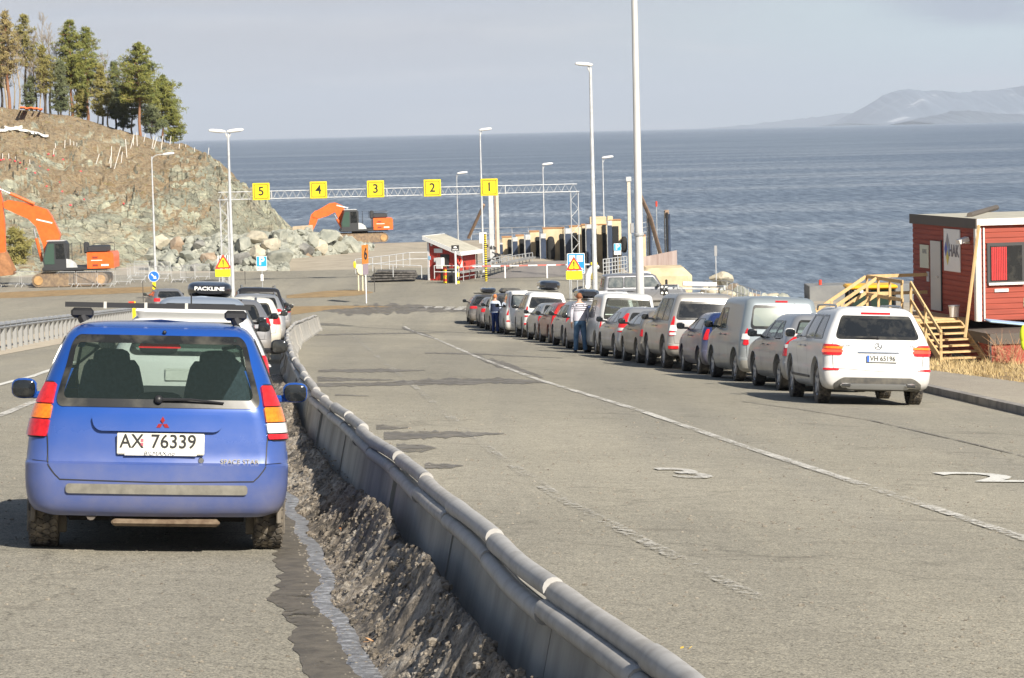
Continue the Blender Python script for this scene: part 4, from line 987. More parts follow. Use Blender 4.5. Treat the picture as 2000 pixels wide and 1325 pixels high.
# ------------------------------------------------------------------ the blue car in front
P_BLUE = paint('blue car paint', (.006, .066, .32), .1, .5, .2)
def hero_extras(T, s):
    # tailgate grip panel above the number plate, key lock, model name, emblem
    g = MB(); s.patch(g, [('r', -.40, .80), ('r', .40, .80), ('r', .43, .91), ('r', -.43, .91)], .03, .045); hp = g.build('tailgate_grip', P_BLUE, T)
    y = s.P(0, .86).y - .034
    g = MB()
    for a in (90, 210, 330):
        c = Vector((math.cos(R(a)), math.sin(R(a))))*.024; d = c.normalized(); q = Vector((-d.y, d.x))
        pts = [c*0+d*.002, c+q*.014, c*2, c-q*.014]
        g.prism([(p.x, p.y) for p in pts], 0, .006, face_frame((.03, y, .855), (1, 0, 0), (0, 0, 1)))
    g.build('emblem', mat('red emblem', (.35, .03, .03), .25, .3), T)
    y = s.P(0, .715).y - .022
    g = MB(); g.box((.02, y, .725), (.56, .014, .14), bev=.01); p = g.build('number_plate', mat('cream number plate', (.66, .64, .55), .45, var=.1, vs=14), T)
    F = face_frame((.02, y-.0085, .738), (1, 0, 0), (0, 0, 1))
    g = MB()
    put_text(g, 'AX', .125, F @ Matrix.Translation((-.187, 0, 0)), bold=.0015, ext=.001, sx=.88); g.build('plate_lettering', M_INK, p, smooth=False); g = MB(); put_text(g, '76339', .125, F @ Matrix.Translation((.082, 0, 0)), bold=.0015, ext=.001, sx=.94)
    g.build('plate_lettering', M_INK, p, smooth=False)
    g = MB(); g.box((-.10, y-.008, .748), (.018, .003, .02)); g.box((-.10, y-.008, .722), (.018, .003, .02)); g.build('plate_sticker', mat('pink sticker', (.6, .12, .16), .5), p)
    g = MB(); g.box((.02, y-.008, .664), (.46, .012, .026)); h = g.build('plate_holder', M_WHITE, p)
    g = MB(); put_text(g, 'BILMAX.no', .034, face_frame((.01, y-.0155, .664), (1, 0, 0), (0, 0, 1)), ext=.001, shear=.2, sx=1.25); g.build('holder_lettering', M_INK, h, smooth=False)
    g = MB(); c = s.P(s.ux(.28, .62), .62, .004); g.lathe([(.001, -.008), (.017, -.008), (.02, 0)], 'Y', 16, c); g.build('lock', M_CHROME, T)
    g = MB(); y2 = s.P(s.ux(.54, .62), .62).y-.012; put_text(g, 'SPACE STAR', .044, face_frame((.53, y2, .615), (1, .10, 0), (0, 0, 1)), bold=.0, ext=.001, sx=1.05); g.build('name_lettering', mat('worn gold badge', (.36, .33, .24), .5, .2), T, smooth=False)
    g = MB(); c = s.P(0.02, 1.43, .012); g.blob(c+Vector((0.02, 0, 0)), .014, 10, 6); g.build('washer_nozzle', M_BLACK, T)
    # mud flaps and the exhaust / tow bracket
    for sg in (-1, 1):
        g = MB(); g.box((sg*.72, .58, .25), (.26, .02, .3), bev=.01); g.box((sg*.80, .45, .3), (.03, .3, .22), bev=.01); g.build('mud_flap', M_DUSTY, T)
    g = MB(); g.box((.06, .16, .21), (.7, .12, .05), bev=.02); g.build('tow_bracket', mat('rusty bracket', (.1, .065, .04), .85, col2=(.2, .15, .1), vs=14), T)
    g = MB(); g.tube([(-.4, .5, .25), (-.42, .12, .25)], .03, 10); g.build('exhaust_pipe', M_STEELD, T)
    # roof bar on two feet
    g = MB(); g.bar((-.635, .78, 1.61), (.60, .78, 1.61), .036, .034)
    bar = g.build('roof_bar', M_BLACK, T)
    for x in (-.52, .50):
        g = MB(); g.box((x, .78, 1.555), (.15, .07, .07), bev=.02); g.tube([(x+.0, .78, 1.54), (x+.02, .78, 1.50)], .04, 10); g.build('bar_foot', M_BLACK, bar)
    for x in (-.37, -.1, .17):
        g = MB(); g.box((x, .765, 1.61), (.02, .02, .045)); g.build('bar_clip', mat('dull clip', (.5, .48, .42), .5), bar)
    # cabin: mirror, parcel shelf, dashboard
    g = MB(); g.blob((-.02, 2.55, 1.29), (.14, .03, .045), 14, 8, sq=.5); g.build('cabin_mirror', M_BLACK, T)
    g = MB(); g.box((0, .72, .93), (1.15, .34, .03)); g.build('parcel_shelf', M_CABIN, T)
    for x in (-.34, .40): g = MB(); seat_shape(g, x, 1.75, .70, .5, .52, 0, .1); g.blob((x, 1.7, 1.22), (.13, .06, .08), 14, 8, sq=.6); g.build('seat', M_SEAT, T)
    g = MB(); g.box((.02, 2.9, .92), (1.2, .25, .16), bev=.06); g.blob((-.0, 1.2, .93), (.16, .1, .09), 14, 8, sq=.6); g.build('dashboard', M_CABIN, T)
    g = MB(); s.patch(g, [('r', -.14, 1.355), ('r', .14, 1.355), ('r', .13, 1.385), ('r', -.13, 1.385)], -.03, .01, skirt=False); g.build('high_brake_lamp', M_RED, T)
M_DUSTY = mat('mud caked rubber', (.19, .165, .13), .95, col2=(.08, .07, .06), vs=5)
M_STEELD = mat('dull exhaust steel', (.14, .12, .1), .6, .5)
rows = [(.25, .70, .10, 3.93, .12, .2), (.28, .79, .05, 3.97, .16, .25), (.36, .835, .01, 4.0, .2, .3), (.5, .85, -.01, 4.02, .2, .3), (.59, .85, -.01, 4.0, .18, .3), (.605, .845, .035, 3.97, .18, .3),
        (.75, .835, .06, 3.86, .2, .3), (.86, .815, .08, 3.35, .2, .3), (.96, .785, .10, 2.95, .2, .3), (1.08, .745, .16, 2.68, .2, .26), (1.2, .70, .235, 2.42, .2, .24), (1.33, .645, .33, 2.12, .17, .22),
        (1.42, .60, .41, 1.92, .15, .2), (1.455, .565, .47, 1.82, .14, .2), (1.48, .51, .58, 1.7, .14, .2), (1.497, .40, .75, 1.5, .14, .2), (1.505, .2, .95, 1.3, .1, .1)]
HERO, hs = car('blue hatchback with a black roof bar, closest car in the left queue', P_BLUE, rows, (.70, 3.2, .295, .74, .2), cut=True, cell=.035, crown=.07, group=None,
    rear_win=[('r', -.655, .965), ('r', .655, .965), ('r', .545, 1.405), ('r', -.545, 1.405)], winmat=glassy('hero rear glass', (.06, .085, .08), .80, .08), sideglass=M_GLASSM,
    windscreen=[('f', .62, .98), ('f', -.62, .98), ('f', -.54, 1.40), ('f', .54, 1.40)],
    sides=[[(.42, .97), (.85, .97), (.98, 1.36), (.62, 1.38)], [(.92, .96), (1.72, .93), (1.6, 1.38), (1.04, 1.38)], [(1.8, .93), (2.75, .90), (2.2, 1.3), (1.68, 1.38)]],
    lights=[], mirrors=(2.55, .93, .19, .15),
    seams=[[('r', -.70, .97), ('r', -.70, .60), ('r', -.62, .49), ('r', 0, .48), ('r', .62, .49), ('r', .70, .60), ('r', .70, .97)], [('R', .25, .6), ('R', .38, .6)], [('L', .25, .6), ('L', .38, .6)],
           [('R', .9, .4), ('R', .9, .95)], [('R', 1.76, .35), ('R', 1.76, .95)], [('L', .9, .4), ('L', .9, .95)], [('L', 1.76, .35), ('L', 1.76, .95)], [('r', -.8, .605), ('r', -.7, .6)], [('r', .7, .6), ('r', .8, .605)]],
    bumper=[[('r', -.58, .485-.08), ('r', .58, .485-.08), ('r', .58, .485-.02), ('r', -.58, .485-.02)]], cladcol=mat('dusty bumper rubber', (.19, .18, .15), .8, var=.2, vs=12),
    wiper=(1.00, 0.0, .42), extras=hero_extras, tread=True, tow=True, seats=False)
for sd, sg in (('L', -1), ('R', 1)):
    # tall lamp clusters that wrap the rear corner: red, amber, red (clear and red on the right)
    lo, hi = .76, 1.10; n = 3
    cols = [M_RED, M_AMBER, M_RED] if sg < 0 else None
    segs = [(.755, .87, M_RED), (.87, .965, M_AMBER), (.965, 1.10, M_REDL)] if sg < 0 else [(.755, .795, M_RED), (.795, .865, M_CLEAR), (.865, .965, M_AMBER), (.965, 1.10, M_REDL)]
    def edge(z, k): return (.71 - .055*(z-.75)/.35) if k == 0 else None
    g = MB(); q = [('r', sg*.72, .75), (sd, .30, .75), (sd, .34, 1.11), ('r', sg*.665, 1.11)]
    hs.patch(g, q if sg > 0 else [q[1], q[0], q[3], q[2]], .008, .025, cell=.04); lo = g.build('tail_lamp', M_BLACK, HERO)
    for z0, z1, m in segs:
        f = lambda z: .71 - .055*(z-.75)/.35
        g = MB(); hs.patch(g, ([('r', sg*f(z0), z0+.004), (sd, .285, z0+.004), (sd, .285+.02, z1-.004), ('r', sg*f(z1), z1-.004)] if sg > 0 else [(sd, .285, z0+.004), ('r', sg*f(z0), z0+.004), ('r', sg*f(z1), z1-.004), (sd, .305, z1-.004)]), .02, .008, cell=.03); g.build('lamp_lens', m, lo)
place(HERO, -2.33, 18.0, 6.8)
# ------------------------------------------------------------------ the queues
def RW(L, W, H, g=.22, bz=.56, hood=.82, cowl=1.02, yc=None, yt=None, rear=.35, tw=.62, rr=.17, rf=.28, nose=.12, bump=.04, rz=None, curve=1.0):
    """profile rows; yc cowl y, yt top of windscreen y, rear = how far the tailgate leans forward at the roof, tw roof half width"""
    w = W/2; yc = yc or L*.74; yt = yt or L*.56; Hr = H-.10
    f = lambda a, b, t: a+(b-a)*t
    rows = [(g, w*.86, .12, L-.12, rr*.7, rf), (g+.04, w*.94, .05, L-.05, rr, rf), (g+.14, w*.985, .01, L-.01, rr, rf), (bz-.06, w, 0, L, rr, rf), (bz, w, .01, L-.01, rr, rf), (bz+.02, w*.995, bump, L-.03, rr, rf),
            (f(bz, hood, .6), w*.99, bump+.01, L-nose*.7, rr, rf), (hood, w*.975, bump+.03, L-nose-.12, rr, rf), (f(hood, cowl, .6), w*.965, bump+.045, f(L-nose, yc, .55), rr, rf), (cowl, w*.945, bump+.06, yc, rr, .22)]
    n = 4
    for i in range(1, n+1):
        t = i/n; z = f(cowl, Hr, t); rows.append((z, f(w*.945, tw+.05, t**1.15), bump+.06+(rear)*(t**curve), f(yc, yt, t), rr*.9, .2))
    yr = bump+.06+rear
    rows += [(Hr+.045, tw, yr+.06, yt-.1, .16, .2), (Hr+.075, tw*.9, yr+.16, yt-.25, .16, .2), (Hr+.092, tw*.7, yr+.34, yt-.5, .14, .2), (H, tw*.35, yr+.7, yt-.9, .1, .15)]
    return rows
def sidewins(L, rows, cowl, n=3, y0=.55, slope=.35, yc=None, top=None, gap=.07, frontslope=.55):
    """side windows as lists of (y, z) corners, tail to nose"""
    H = rows[-1][0]; top = top or H-.16; yc = yc or L*.70; out = []; b = cowl+.03
    e = [y0+(yc-y0)*t for t in ([0, .30, .64, 1] if n == 3 else [0, .48, 1])]
    for i in range(n):
        a0, a1 = e[i]+gap/2, e[i+1]-gap/2; 
        t0 = a0+(slope*1.0 if i == 0 else .03); t1 = a1-(frontslope if i == n-1 else .0)
        out.append([(a0, b), (a1, b-.01), (t1, top), (min(t0, t1-.1), top)])
    return out
def lampq(sd, xin, yout, z0, z1, xin2=None, yout2=None):
    """tail lamp wrapping a rear corner: sd L/R"""
    sg = -1 if sd == 'L' else 1; xin2 = xin if xin2 is None else xin2; yout2 = yout if yout2 is None else yout2
    q = [('r', sg*xin, z0), (sd, yout, z0), (sd, yout2, z1), ('r', sg*xin2, z1)]
    return q if sg > 0 else [q[1], q[0], q[3], q[2]]
def lamps(segs): return [('tail_lamp', lampq(sd, *s[:-2]), s[-2], s[-1]) for s in segs for sd in 'LR']
def std(label, colr, L, W, H, cowl=1.0, hood=.82, rear=.35, tw=.62, glass=(.6, .5, .98, 1.36), lmp=(), nwin=3, yc=None, yt=None, rad=.32, ax=(.85, None), plate=(0, .72, .52, .12), ptxt=None, g=.22, bz=.55, rr=.17, cut=False, cell=.08, tread=False, y0=.5, wm=None, sgm=None, rail=None, extra=None, group='cars queueing on the right', cat='car', name='parked_car', clad=None, bstrip=None, curve=1.0, nose=.12, wip=None, hil=None, seams=None, mir=True, handles=True, mircol=None, slope=.3, frs=.6, rimcol=None, crown=.07, rw_r=.07, bump=.04, top=None, cladcol=None):
    rows = RW(L, W, H, g, bz, hood, cowl, yc, yt, rear, tw, rr, nose=nose, curve=curve, bump=bump); ycl = yc or L*.74; ytt = yt or L*.56
    wb, wt, z0, z1 = glass; ar = ax[0]; af = ax[1] or L-.85
    tail = [[('r', -W/2*.82, cowl), ('r', -W/2*.82, bz+.02), ('r', 0, bz-.02), ('r', W/2*.82, bz+.02), ('r', W/2*.82, cowl)]] if seams is None else seams
    sw = sidewins(L, rows, cowl, nwin, y0, slope, ycl-.15, top=top, frontslope=frs) if nwin else []
    sd_seams = []
    for sd in 'LR':
        for y in (ar+rad*1.3+.12, (ar+af)/2+.1, af-rad*1.3-.05): sd_seams.append([(sd, y, g+.1), (sd, y, cowl)])
    Z = H-.13
    return car(label, colr, rows, (ar, af, rad, W/2-.13, .22), cat=cat, name=name, cut=cut, cell=cell, crown=crown, group=group,
        rear_win=[('r', -wb, z0), ('r', wb, z0), ('r', wt, z1), ('r', -wt, z1)] if glass[0] else None, windscreen=[('f', W/2*.82, cowl+.04), ('f', -W/2*.82, cowl+.04), ('f', -tw*.93, Z), ('f', tw*.93, Z)],
        sides=sw, lights=lamps(lmp), plate=plate, plate_txt=ptxt, bumper=bstrip, clad=clad, cladcol=cladcol, seams=(tail+sd_seams) if cell < .1 else tail, rails=rail,
        mirrors=(ycl-.35, cowl+.04, .2, .16) if mir else None, mirror_col=mircol or M_BLACK, winmat=wm, sideglass=sgm, tread=tread, wiper=wip, hilamp=hil, handle_y=[((ar+af)/2-.25, cowl-.12), (af-rad-.75+.0, cowl-.12)] if handles and cell < .1 else None, extras=extra, rimcol=rimcol)[0]
def roofbox(T, x, y, z, L, w, h, txt=None, rails_=True):
    g = MB(); rows = []; n = 16
    for i in range(n+1):
        t = i/n; s_ = (math.sin(PI*min(1, max(0, t)))**.32 if 0 < t < 1 else .0); s_ = max(s_, .12) if t > .5 else max(s_, .45); yy = y-L/2+L*t; ww = w/2*min(1, s_+.15); hh = h/2*min(1, s_+.05)
        rows.append([Vector((x+ww*math.copysign(abs(math.cos(a))**.5, math.cos(a)), yy, z+h/2+hh*math.copysign(abs(math.sin(a))**.6, math.sin(a)))) for a in [2*PI*k/20 for k in range(20)]])
    g.grid(rows, close=True); g.add(rows[0], [tuple(range(20))]); g.add(rows[-1], [tuple(range(20))]); b_ = g.build('roof_box', mat('glossy black roof box', (.015, .015, .018), .18, coat=.5), T)
    if txt: g = MB(); put_text(g, txt, .1, face_frame((x, y-L/2-.012, z+h*.55), (1, 0, 0), (0, 0, 1)), ext=.004, sx=1.3, bold=.003); g.build('lettering', M_SWHITE, b_, smooth=False)
    for yy in (y-.4, y+.4): g = MB(); g.bar((-.6, yy, z-.03), (.6, yy, z-.03), .05, .03); g.build('roof_bar', M_BLACK, T)
PW_ = paint('white car paint', (.68, .68, .67), 0.0, .45, .3); PW2 = paint('white tailgate paint', (.62, .62, .60), 0, .6, .35)
PS = paint('silver car paint', (.33, .34, .355), .5, .5, .3); PS2 = paint('warm silver paint', (.37, .355, .33), .5, .6, .3); PG = paint('dark grey paint', (.09, .092, .10), .35, .75, .3); PGM = paint('mid grey paint', (.20, .205, .22), .4, .7, .3)
PBD = paint('dark blue paint', (.02, .04, .14), .3, .65, .25); PR = paint('dusty red paint', (.30, .05, .035), .1, .7, .35); PK = paint('black car paint', (.02, .02, .022), .2, .6, .22); PBG = paint('beige grey paint', (.22, .20, .17), .3, .8, .4)
# y of the left rear wheel -> x of the wheel track, read off the queue
XW = [(48, 5.29), (54.5, 5.22), (60, 4.80), (64.5, 4.42), (69, 3.85), (74, 3.42), (79, 2.98), (85, 2.6), (91, 2.15), (97, 1.8), (102.5, 1.42), (108, 1.02), (115, .48), (121, -.2), (127, -.85), (132, -1.35), (138, -2.0)]
def queue(T, Y, ax, W, head=None, dx=0, dW=0):
    h = head if head is not None else math.degrees(math.atan2(lerp_tab(XW, Y)-lerp_tab(XW, Y+3), 3))*.6+2.0
    r = R(h); d = Vector((-math.sin(r), math.cos(r))); rt = Vector((math.cos(r), math.sin(r))); w = Vector((lerp_tab(XW, Y)+dx, Y)); o = w - d*ax + rt*(W/2-.13)
    place(T, o.x, o.y, h)
# --- white mid-size off-roader, nearest on the right
def glk(T, s):
    g = MB(); s.patch(g, [('r', -.72, .265), ('r', .72, .265), ('r', .60, .47), ('r', -.60, .47)], .02, .05); d = g.build('rear_diffuser', M_DKPLA, T)
    g = MB(); s.patch(g, [('r', -.52, .30), ('r', .52, .30), ('r', .56, .37), ('r', -.56, .37)], .045, .03); g.build('chrome_skid', M_SILVER, d)
    for x in (-.55, .55): g = MB(); p = s.P(s.ux(x, .36), .36, .04); g.box(p+Vector((0, 0, -.01)), (.19, .12, .075), bev=.03); e = g.build('exhaust_tip', M_CHROME, T); g = MB(); g.box(p+Vector((0, -.058, -.01)), (.15, .02, .045), bev=.015); g.build('exhaust_mouth', M_INK, e)
    for sg, sd in ((-1, 'L'), (1, 'R')):
        g = MB(); s.patch(g, lampq(sd, .66, .16, .585, .615), .014, .01); g.build('reflector', M_RED, T)
        for z0, z1, m_ in ((.945, .985, M_AMBER), (.885, .93, M_LITRED)): g = MB(); s.patch(g, lampq(sd, .60, .22, z0, z1), .024, .01); g.build('lamp_band', m_, T)
        g = MB(); s.patch(g, [(sd, 1.45, .42), (sd, 3.4, .42), (sd, 3.4, .46), (sd, 1.45, .46)] if sg > 0 else [(sd, 3.4, .42), (sd, 1.45, .42), (sd, 1.45, .46), (sd, 3.4, .46)], .015, .01); g.build('sill_trim', M_DKPLA, T)
    g = MB(); s.patch(g, [('r', -.36, .885), ('r', .36, .885), ('r', .34, .905), ('r', -.34, .905)], .02, .008); g.build('chrome_strip', M_CHROME, T)
    g = MB(); c = s.P(0, 1.0, .008); g.lathe([(.052, -.004), (.058, -.008), (.064, -.004)], 'Y', 24, c)
    for a in (90, 210, 330): g.bar(c+Vector((0, -.006, 0)), c+Vector((math.cos(R(a))*.055, -.006, math.sin(R(a))*.055)), .012, .006, up=(0, 1, 0))
    g.build('emblem', M_CHROME, T)
    for x, tx in ((-.52, 'GLK 220 CDI'), (.56, '4MATIC')): g = MB(); p = s.P(s.ux(x, 1.0), 1.0, .006); put_text(g, tx, .05, face_frame(p, (1, -.05*x, 0), (0, 0, 1)), ext=.003); g.build('name_lettering', M_CHROME, T, smooth=False)
T = std('white off-road car with lit red tail lamps, nearest in the right queue', PW_, 4.53, 1.84, 1.66, cowl=1.08, hood=.98, rear=.30, tw=.60, glass=(.70, .58, 1.12, 1.50), lmp=[(.60, .26, .84, 1.02, .66, .30, M_RED, .03)], rad=.36, ax=(.93, 3.69), plate=(.06, .79, .52, .12), ptxt='VH 65196', g=.26, bz=.60, rr=.16, cell=.06, tread=True, y0=.55,
    rail=(1.0, 3.0, 1.64, .56), extra=glk, hil=(1.545, .5), wip=(1.13, -.0, -.34), mircol=PW_, slope=.25, cut=False, wm=M_GLASSD, sgm=mat('side glass catching the sky', (.05, .055, .06), .08, spec=.6), nose=.08, bump=.02)  # side glass is one even dark grey
queue(T, 48.1, .93, 1.84, 3.2, dx=.0)
# --- silver estate
def meg(T, s):
    for sd in 'LR': g = MB(); s.patch(g, lampq(sd, .56, .22, .83, .90, .60, .24), .024, .01); g.build('lamp_band', M_CLEAR, T)
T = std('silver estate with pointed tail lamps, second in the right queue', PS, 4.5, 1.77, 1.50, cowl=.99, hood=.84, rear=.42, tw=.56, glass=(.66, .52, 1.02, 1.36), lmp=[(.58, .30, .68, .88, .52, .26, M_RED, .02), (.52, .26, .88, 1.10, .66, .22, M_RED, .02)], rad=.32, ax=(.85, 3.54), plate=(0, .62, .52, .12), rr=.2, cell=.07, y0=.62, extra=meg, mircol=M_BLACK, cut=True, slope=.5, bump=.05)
queue(T, 54.3, .85, 1.77, 5)
# --- grey blue small van
def prt(T, s):
    g = MB(); p = s.P(s.ux(.10, .66), .66, .01); g.box(p, (.56, .02, .2), bev=.02); q = g.build('plate_recess', M_SWHITE, T); g = MB(); g.box(p+Vector((-.05, -.015, 0)), (.34, .01, .12)); g.build('number_plate', mat('green number plate', (.02, .55, .42), .5), q); g = MB(); g.box(p+Vector((-.2, -.02, 0)), (.05, .006, .12)); g.build('plate_strip', M_EUBLUE, q)
    g = MB(); g.box(s.P(s.ux(.1, .80), .80, .015), (.46, .03, .05), bev=.01); g.build('tailgate_handle', M_BLACK, T)
    for sd in 'LR': g = MB(); s.patch(g, lampq(sd, .70, .18, .90, 1.02), .024, .02); g.build('lamp_band', M_CLEAR, T)
    g = MB(); s.ribbon(g, [('r', .28, .46), ('r', .28, 1.68)], .012); g.build('door_gap', M_INK, T, smooth=False)
T = std('grey small van with a large rounded rear window, third in the right queue', paint('grey blue van paint', (.27, .31, .33), .3, .65, .3), 4.38, 1.81, 1.82, cowl=1.10, hood=.95, rear=.16, tw=.68, glass=(.66, .60, 1.14, 1.62), lmp=[(.71, .14, .78, 1.14, .72, .16, M_RED, .05)], rad=.33, ax=(.78, 3.5), plate=None, g=.22, bz=.5, rr=.20, cell=.07, y0=1.9, nwin=2, extra=prt, hil=(1.71, .26), cut=True, wm=glassy('dusty van glass', (.26, .30, .27), .28, .25), rw_r=.14, curve=1.6, mircol=mat('dark teal mirror', (.01, .03, .035), .2), yc=3.5, yt=2.9, slope=.1, frs=.45, top=1.55, bstrip=[[('r', -.86, .30), ('r', .86, .30), ('r', .86, .46), ('r', -.86, .46)]], cladcol=mat('dusty grey bumper', (.26, .25, .22), .75, var=.15))
queue(T, 59.8, .78, 1.81, 6)
T = std('small dark blue hatchback tucked between the grey van and the silver off-roader', PBD, 4.0, 1.70, 1.44, rear=.45, tw=.53, glass=(.6, .46, .98, 1.3), lmp=[(.70, .18, .80, 1.04, .66, .2, M_RED, .03)], rad=.30, ax=(.7, 3.2), nwin=2, y0=.5, cell=.08, slope=.4); queue(T, 64.8, .7, 1.70, 5)
def lcx(T, s):
    g = MB(); g.box((0, 1.5, 1.99), (1.25, .06, .05)); g.box((0, 2.6, 1.99), (1.25, .06, .05)); g.tube([(-.58, .9, 1.96), (-.58, .95, 2.06), (-.58, 3.2, 2.06), (-.58, 3.25, 1.96)], .025, 6); g.tube([(.58, .9, 1.96), (.58, .95, 2.06), (.58, 3.2, 2.06), (.58, 3.25, 1.96)], .025, 6); rk = g.build('roof_rack', M_GALV, T)
    g = MB(); g.tube([(-.42, 1.2, 2.10), (.42, 1.2, 2.10)], .06, 10); g.build('roof_roll', M_SWHITE, rk)
    g = MB(); s.patch(g, [('r', -.30, .80), ('r', .34, .80), ('r', .34, 1.02), ('r', -.30, 1.02)], .018, .02); g.build('plate_recess', mat('dusty plate recess', (.36, .33, .29), .7), T)
    for sg, sd in ((-1, 'L'), (1, 'R')): g = MB(); s.patch(g, lampq(sd, .68, .12, .50, .575), .018, .01); g.build('reflector', M_RED, T); g = MB(); s.patch(g, lampq(sd, .72, .16, .94, 1.08), .022, .01); g.build('lamp_band', M_CLEAR, T); g = MB(); s.patch(g, lampq(sd, .74, .14, .84, .90), .022, .01); g.build('lamp_band', M_CLEAR, T)
LCK = dict(L=4.78, W=1.88, H=1.89, cowl=1.17, hood=1.05, rear=.22, tw=.64, glass=(.72, .62, 1.22, 1.66), rad=.39, ax=(.95, 3.75), g=.32, bz=.62, rr=.15, y0=.4, slope=.18, nose=.1)
T = std('silver off-roader with pipes on its roof rack, in the middle of the right queue', PS2, lmp=[(.74, .16, .82, 1.30, .76, .2, M_RED, .03)], plate=(.04, .91, .42, .11), cell=.07, extra=lcx, mircol=PS, wm=M_GLASSD, sgm=M_GLASSG, **LCK); queue(T, 69.4, .95, 1.88, 5.5)
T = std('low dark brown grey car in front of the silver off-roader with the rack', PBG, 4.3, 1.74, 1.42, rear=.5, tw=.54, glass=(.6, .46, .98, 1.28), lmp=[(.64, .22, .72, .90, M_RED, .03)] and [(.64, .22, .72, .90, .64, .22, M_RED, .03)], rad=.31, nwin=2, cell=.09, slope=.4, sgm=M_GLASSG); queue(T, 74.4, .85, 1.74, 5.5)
def v60(T, s):
    for sd in 'LR': g = MB(); s.patch(g, lampq(sd, .52, .30, .80, .88, .60, .3), .024, .02); g.build('lamp_band', M_CLEAR, T)
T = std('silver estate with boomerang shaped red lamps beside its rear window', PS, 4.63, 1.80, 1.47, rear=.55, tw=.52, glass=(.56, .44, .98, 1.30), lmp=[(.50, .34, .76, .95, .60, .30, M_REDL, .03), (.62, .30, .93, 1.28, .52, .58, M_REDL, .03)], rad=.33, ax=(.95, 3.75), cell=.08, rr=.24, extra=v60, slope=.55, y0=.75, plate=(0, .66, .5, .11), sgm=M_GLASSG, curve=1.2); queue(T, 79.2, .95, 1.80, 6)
def dob(T, s):
    for x in (-.3, .3): g = MB(); g.bar((x, 1.0, 1.92), (x*1.02, 2.4, 1.92), .05, .03); g.build('roof_bar', M_DKPLA, T)
    g = MB(); s.patch(g, [('r', -.70, 1.20), ('r', .70, 1.20), ('r', .70, 1.225), ('r', -.70, 1.225)], -.02, .01, skirt=False); g.build('load_strap', M_SWHITE, T)
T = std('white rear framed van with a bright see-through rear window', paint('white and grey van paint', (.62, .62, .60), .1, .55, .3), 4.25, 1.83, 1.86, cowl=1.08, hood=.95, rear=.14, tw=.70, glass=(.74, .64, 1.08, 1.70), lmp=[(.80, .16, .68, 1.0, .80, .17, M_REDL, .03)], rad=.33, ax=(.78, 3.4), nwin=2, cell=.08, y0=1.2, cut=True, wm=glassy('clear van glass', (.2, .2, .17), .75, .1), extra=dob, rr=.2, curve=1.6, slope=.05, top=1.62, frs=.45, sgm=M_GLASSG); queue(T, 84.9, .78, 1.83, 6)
T = std('dark blue car hidden behind the standing man, its red lamp showing', PBD, 4.3, 1.74, 1.45, rear=.45, tw=.55, lmp=[(.48, .30, .74, .94, .48, .3, M_REDL, .03)], rad=.31, cell=.1, nwin=2, slope=.4); queue(T, 90.8, .85, 1.74, 6)
T = std('silver compact off-roader with a black roof box, left of the standing man', PS, 4.5, 1.80, 1.58, cowl=1.03, rear=.35, tw=.58, glass=(.64, .52, 1.06, 1.44), lmp=[(.64, .2, .8, 1.0, .64, .2, M_RED, .03)], rad=.34, cell=.09, sgm=M_GLASSG, extra=lambda T, s: roofbox(T, .05, 1.9, 1.66, 2.0, .75, .34)); queue(T, 96.4, .85, 1.80, 6)
T = std('dusty estate with tall red column lamps, left of the compact off-roader', PR, 4.7, 1.80, 1.50, rear=.30, tw=.58, glass=(.58, .50, .98, 1.36), lmp=[(.66, .18, .66, .98, .68, .2, M_REDL, .02), (.68, .2, .98, 1.36, .60, .42, M_REDL, .02)], rad=.32, ax=(.95, 3.75), cell=.09, sgm=M_GLASSG, slope=.3); queue(T, 102.4, .95, 1.80, 6)
T = std('small light silver car in front of the estate with column lamps', PS, 4.2, 1.72, 1.46, rear=.4, tw=.55, lmp=[(.62, .2, .75, .95, .62, .2, M_RED, .03)], rad=.31, cell=.1, sgm=M_GLASSG); queue(T, 108.2, .85, 1.72, 6.5)
def lc2(T, s):
    for sd in 'LR': g = MB(); s.patch(g, lampq(sd, .66, .12, .54, .61), .018, .01); g.build('reflector', M_RED, T); g = MB(); s.patch(g, lampq(sd, .72, .16, .92, 1.04), .022, .01); g.build('lamp_band', M_CLEAR, T)
    roofbox(T, .22, 1.9, 1.95, 2.1, .85, .42)
T = std('silver off-roader carrying a big glossy black roof box', PW2, lmp=[(.74, .16, .86, 1.28, .76, .2, M_RED, .03)], plate=(.2, .9, .3, .1), cell=.09, extra=lc2, wm=M_GLASSD, sgm=M_GLASSG, **LCK); queue(T, 114.6, .95, 1.88, 5)
def vito(T, s):
    for sd in 'LR': g = MB(); s.patch(g, lampq(sd, .80, .12, .98, 1.18), .022, .01); g.build('lamp_band', M_CLEAR, T); g = MB(); s.patch(g, lampq(sd, .76, .12, .58, .64), .02, .01); g.build('reflector', M_RED, T)
    g = MB(); s.ribbon(g, [('r', -.6, 1.16), ('r', .6, 1.16)], .02); g.build('trim_line', M_DKPLA, T)
T = std('white van with tall red and white column lamps', PW2, 4.75, 1.90, 1.92, cowl=1.15, hood=1.0, rear=.20, tw=.74, glass=(.70, .66, 1.22, 1.74), lmp=[(.80, .14, .86, 1.20, .80, .14, M_RED, .02), (.80, .14, 1.18, 1.68, .76, .3, M_REDL, .02)], rad=.34, ax=(.9, 4.0), nwin=2, cell=.09, y0=.4, rr=.12, extra=vito, wm=M_GLASSG, plate=(.25, 1.05, .3, .12)); queue(T, 121.2, .9, 1.90, 4.5)
def gbox(T, s): g = MB(); g.box((.1, 2.2, 1.82), (.95, 1.6, .26), bev=.12); g.build('roof_tent', M_DKPLA, T)
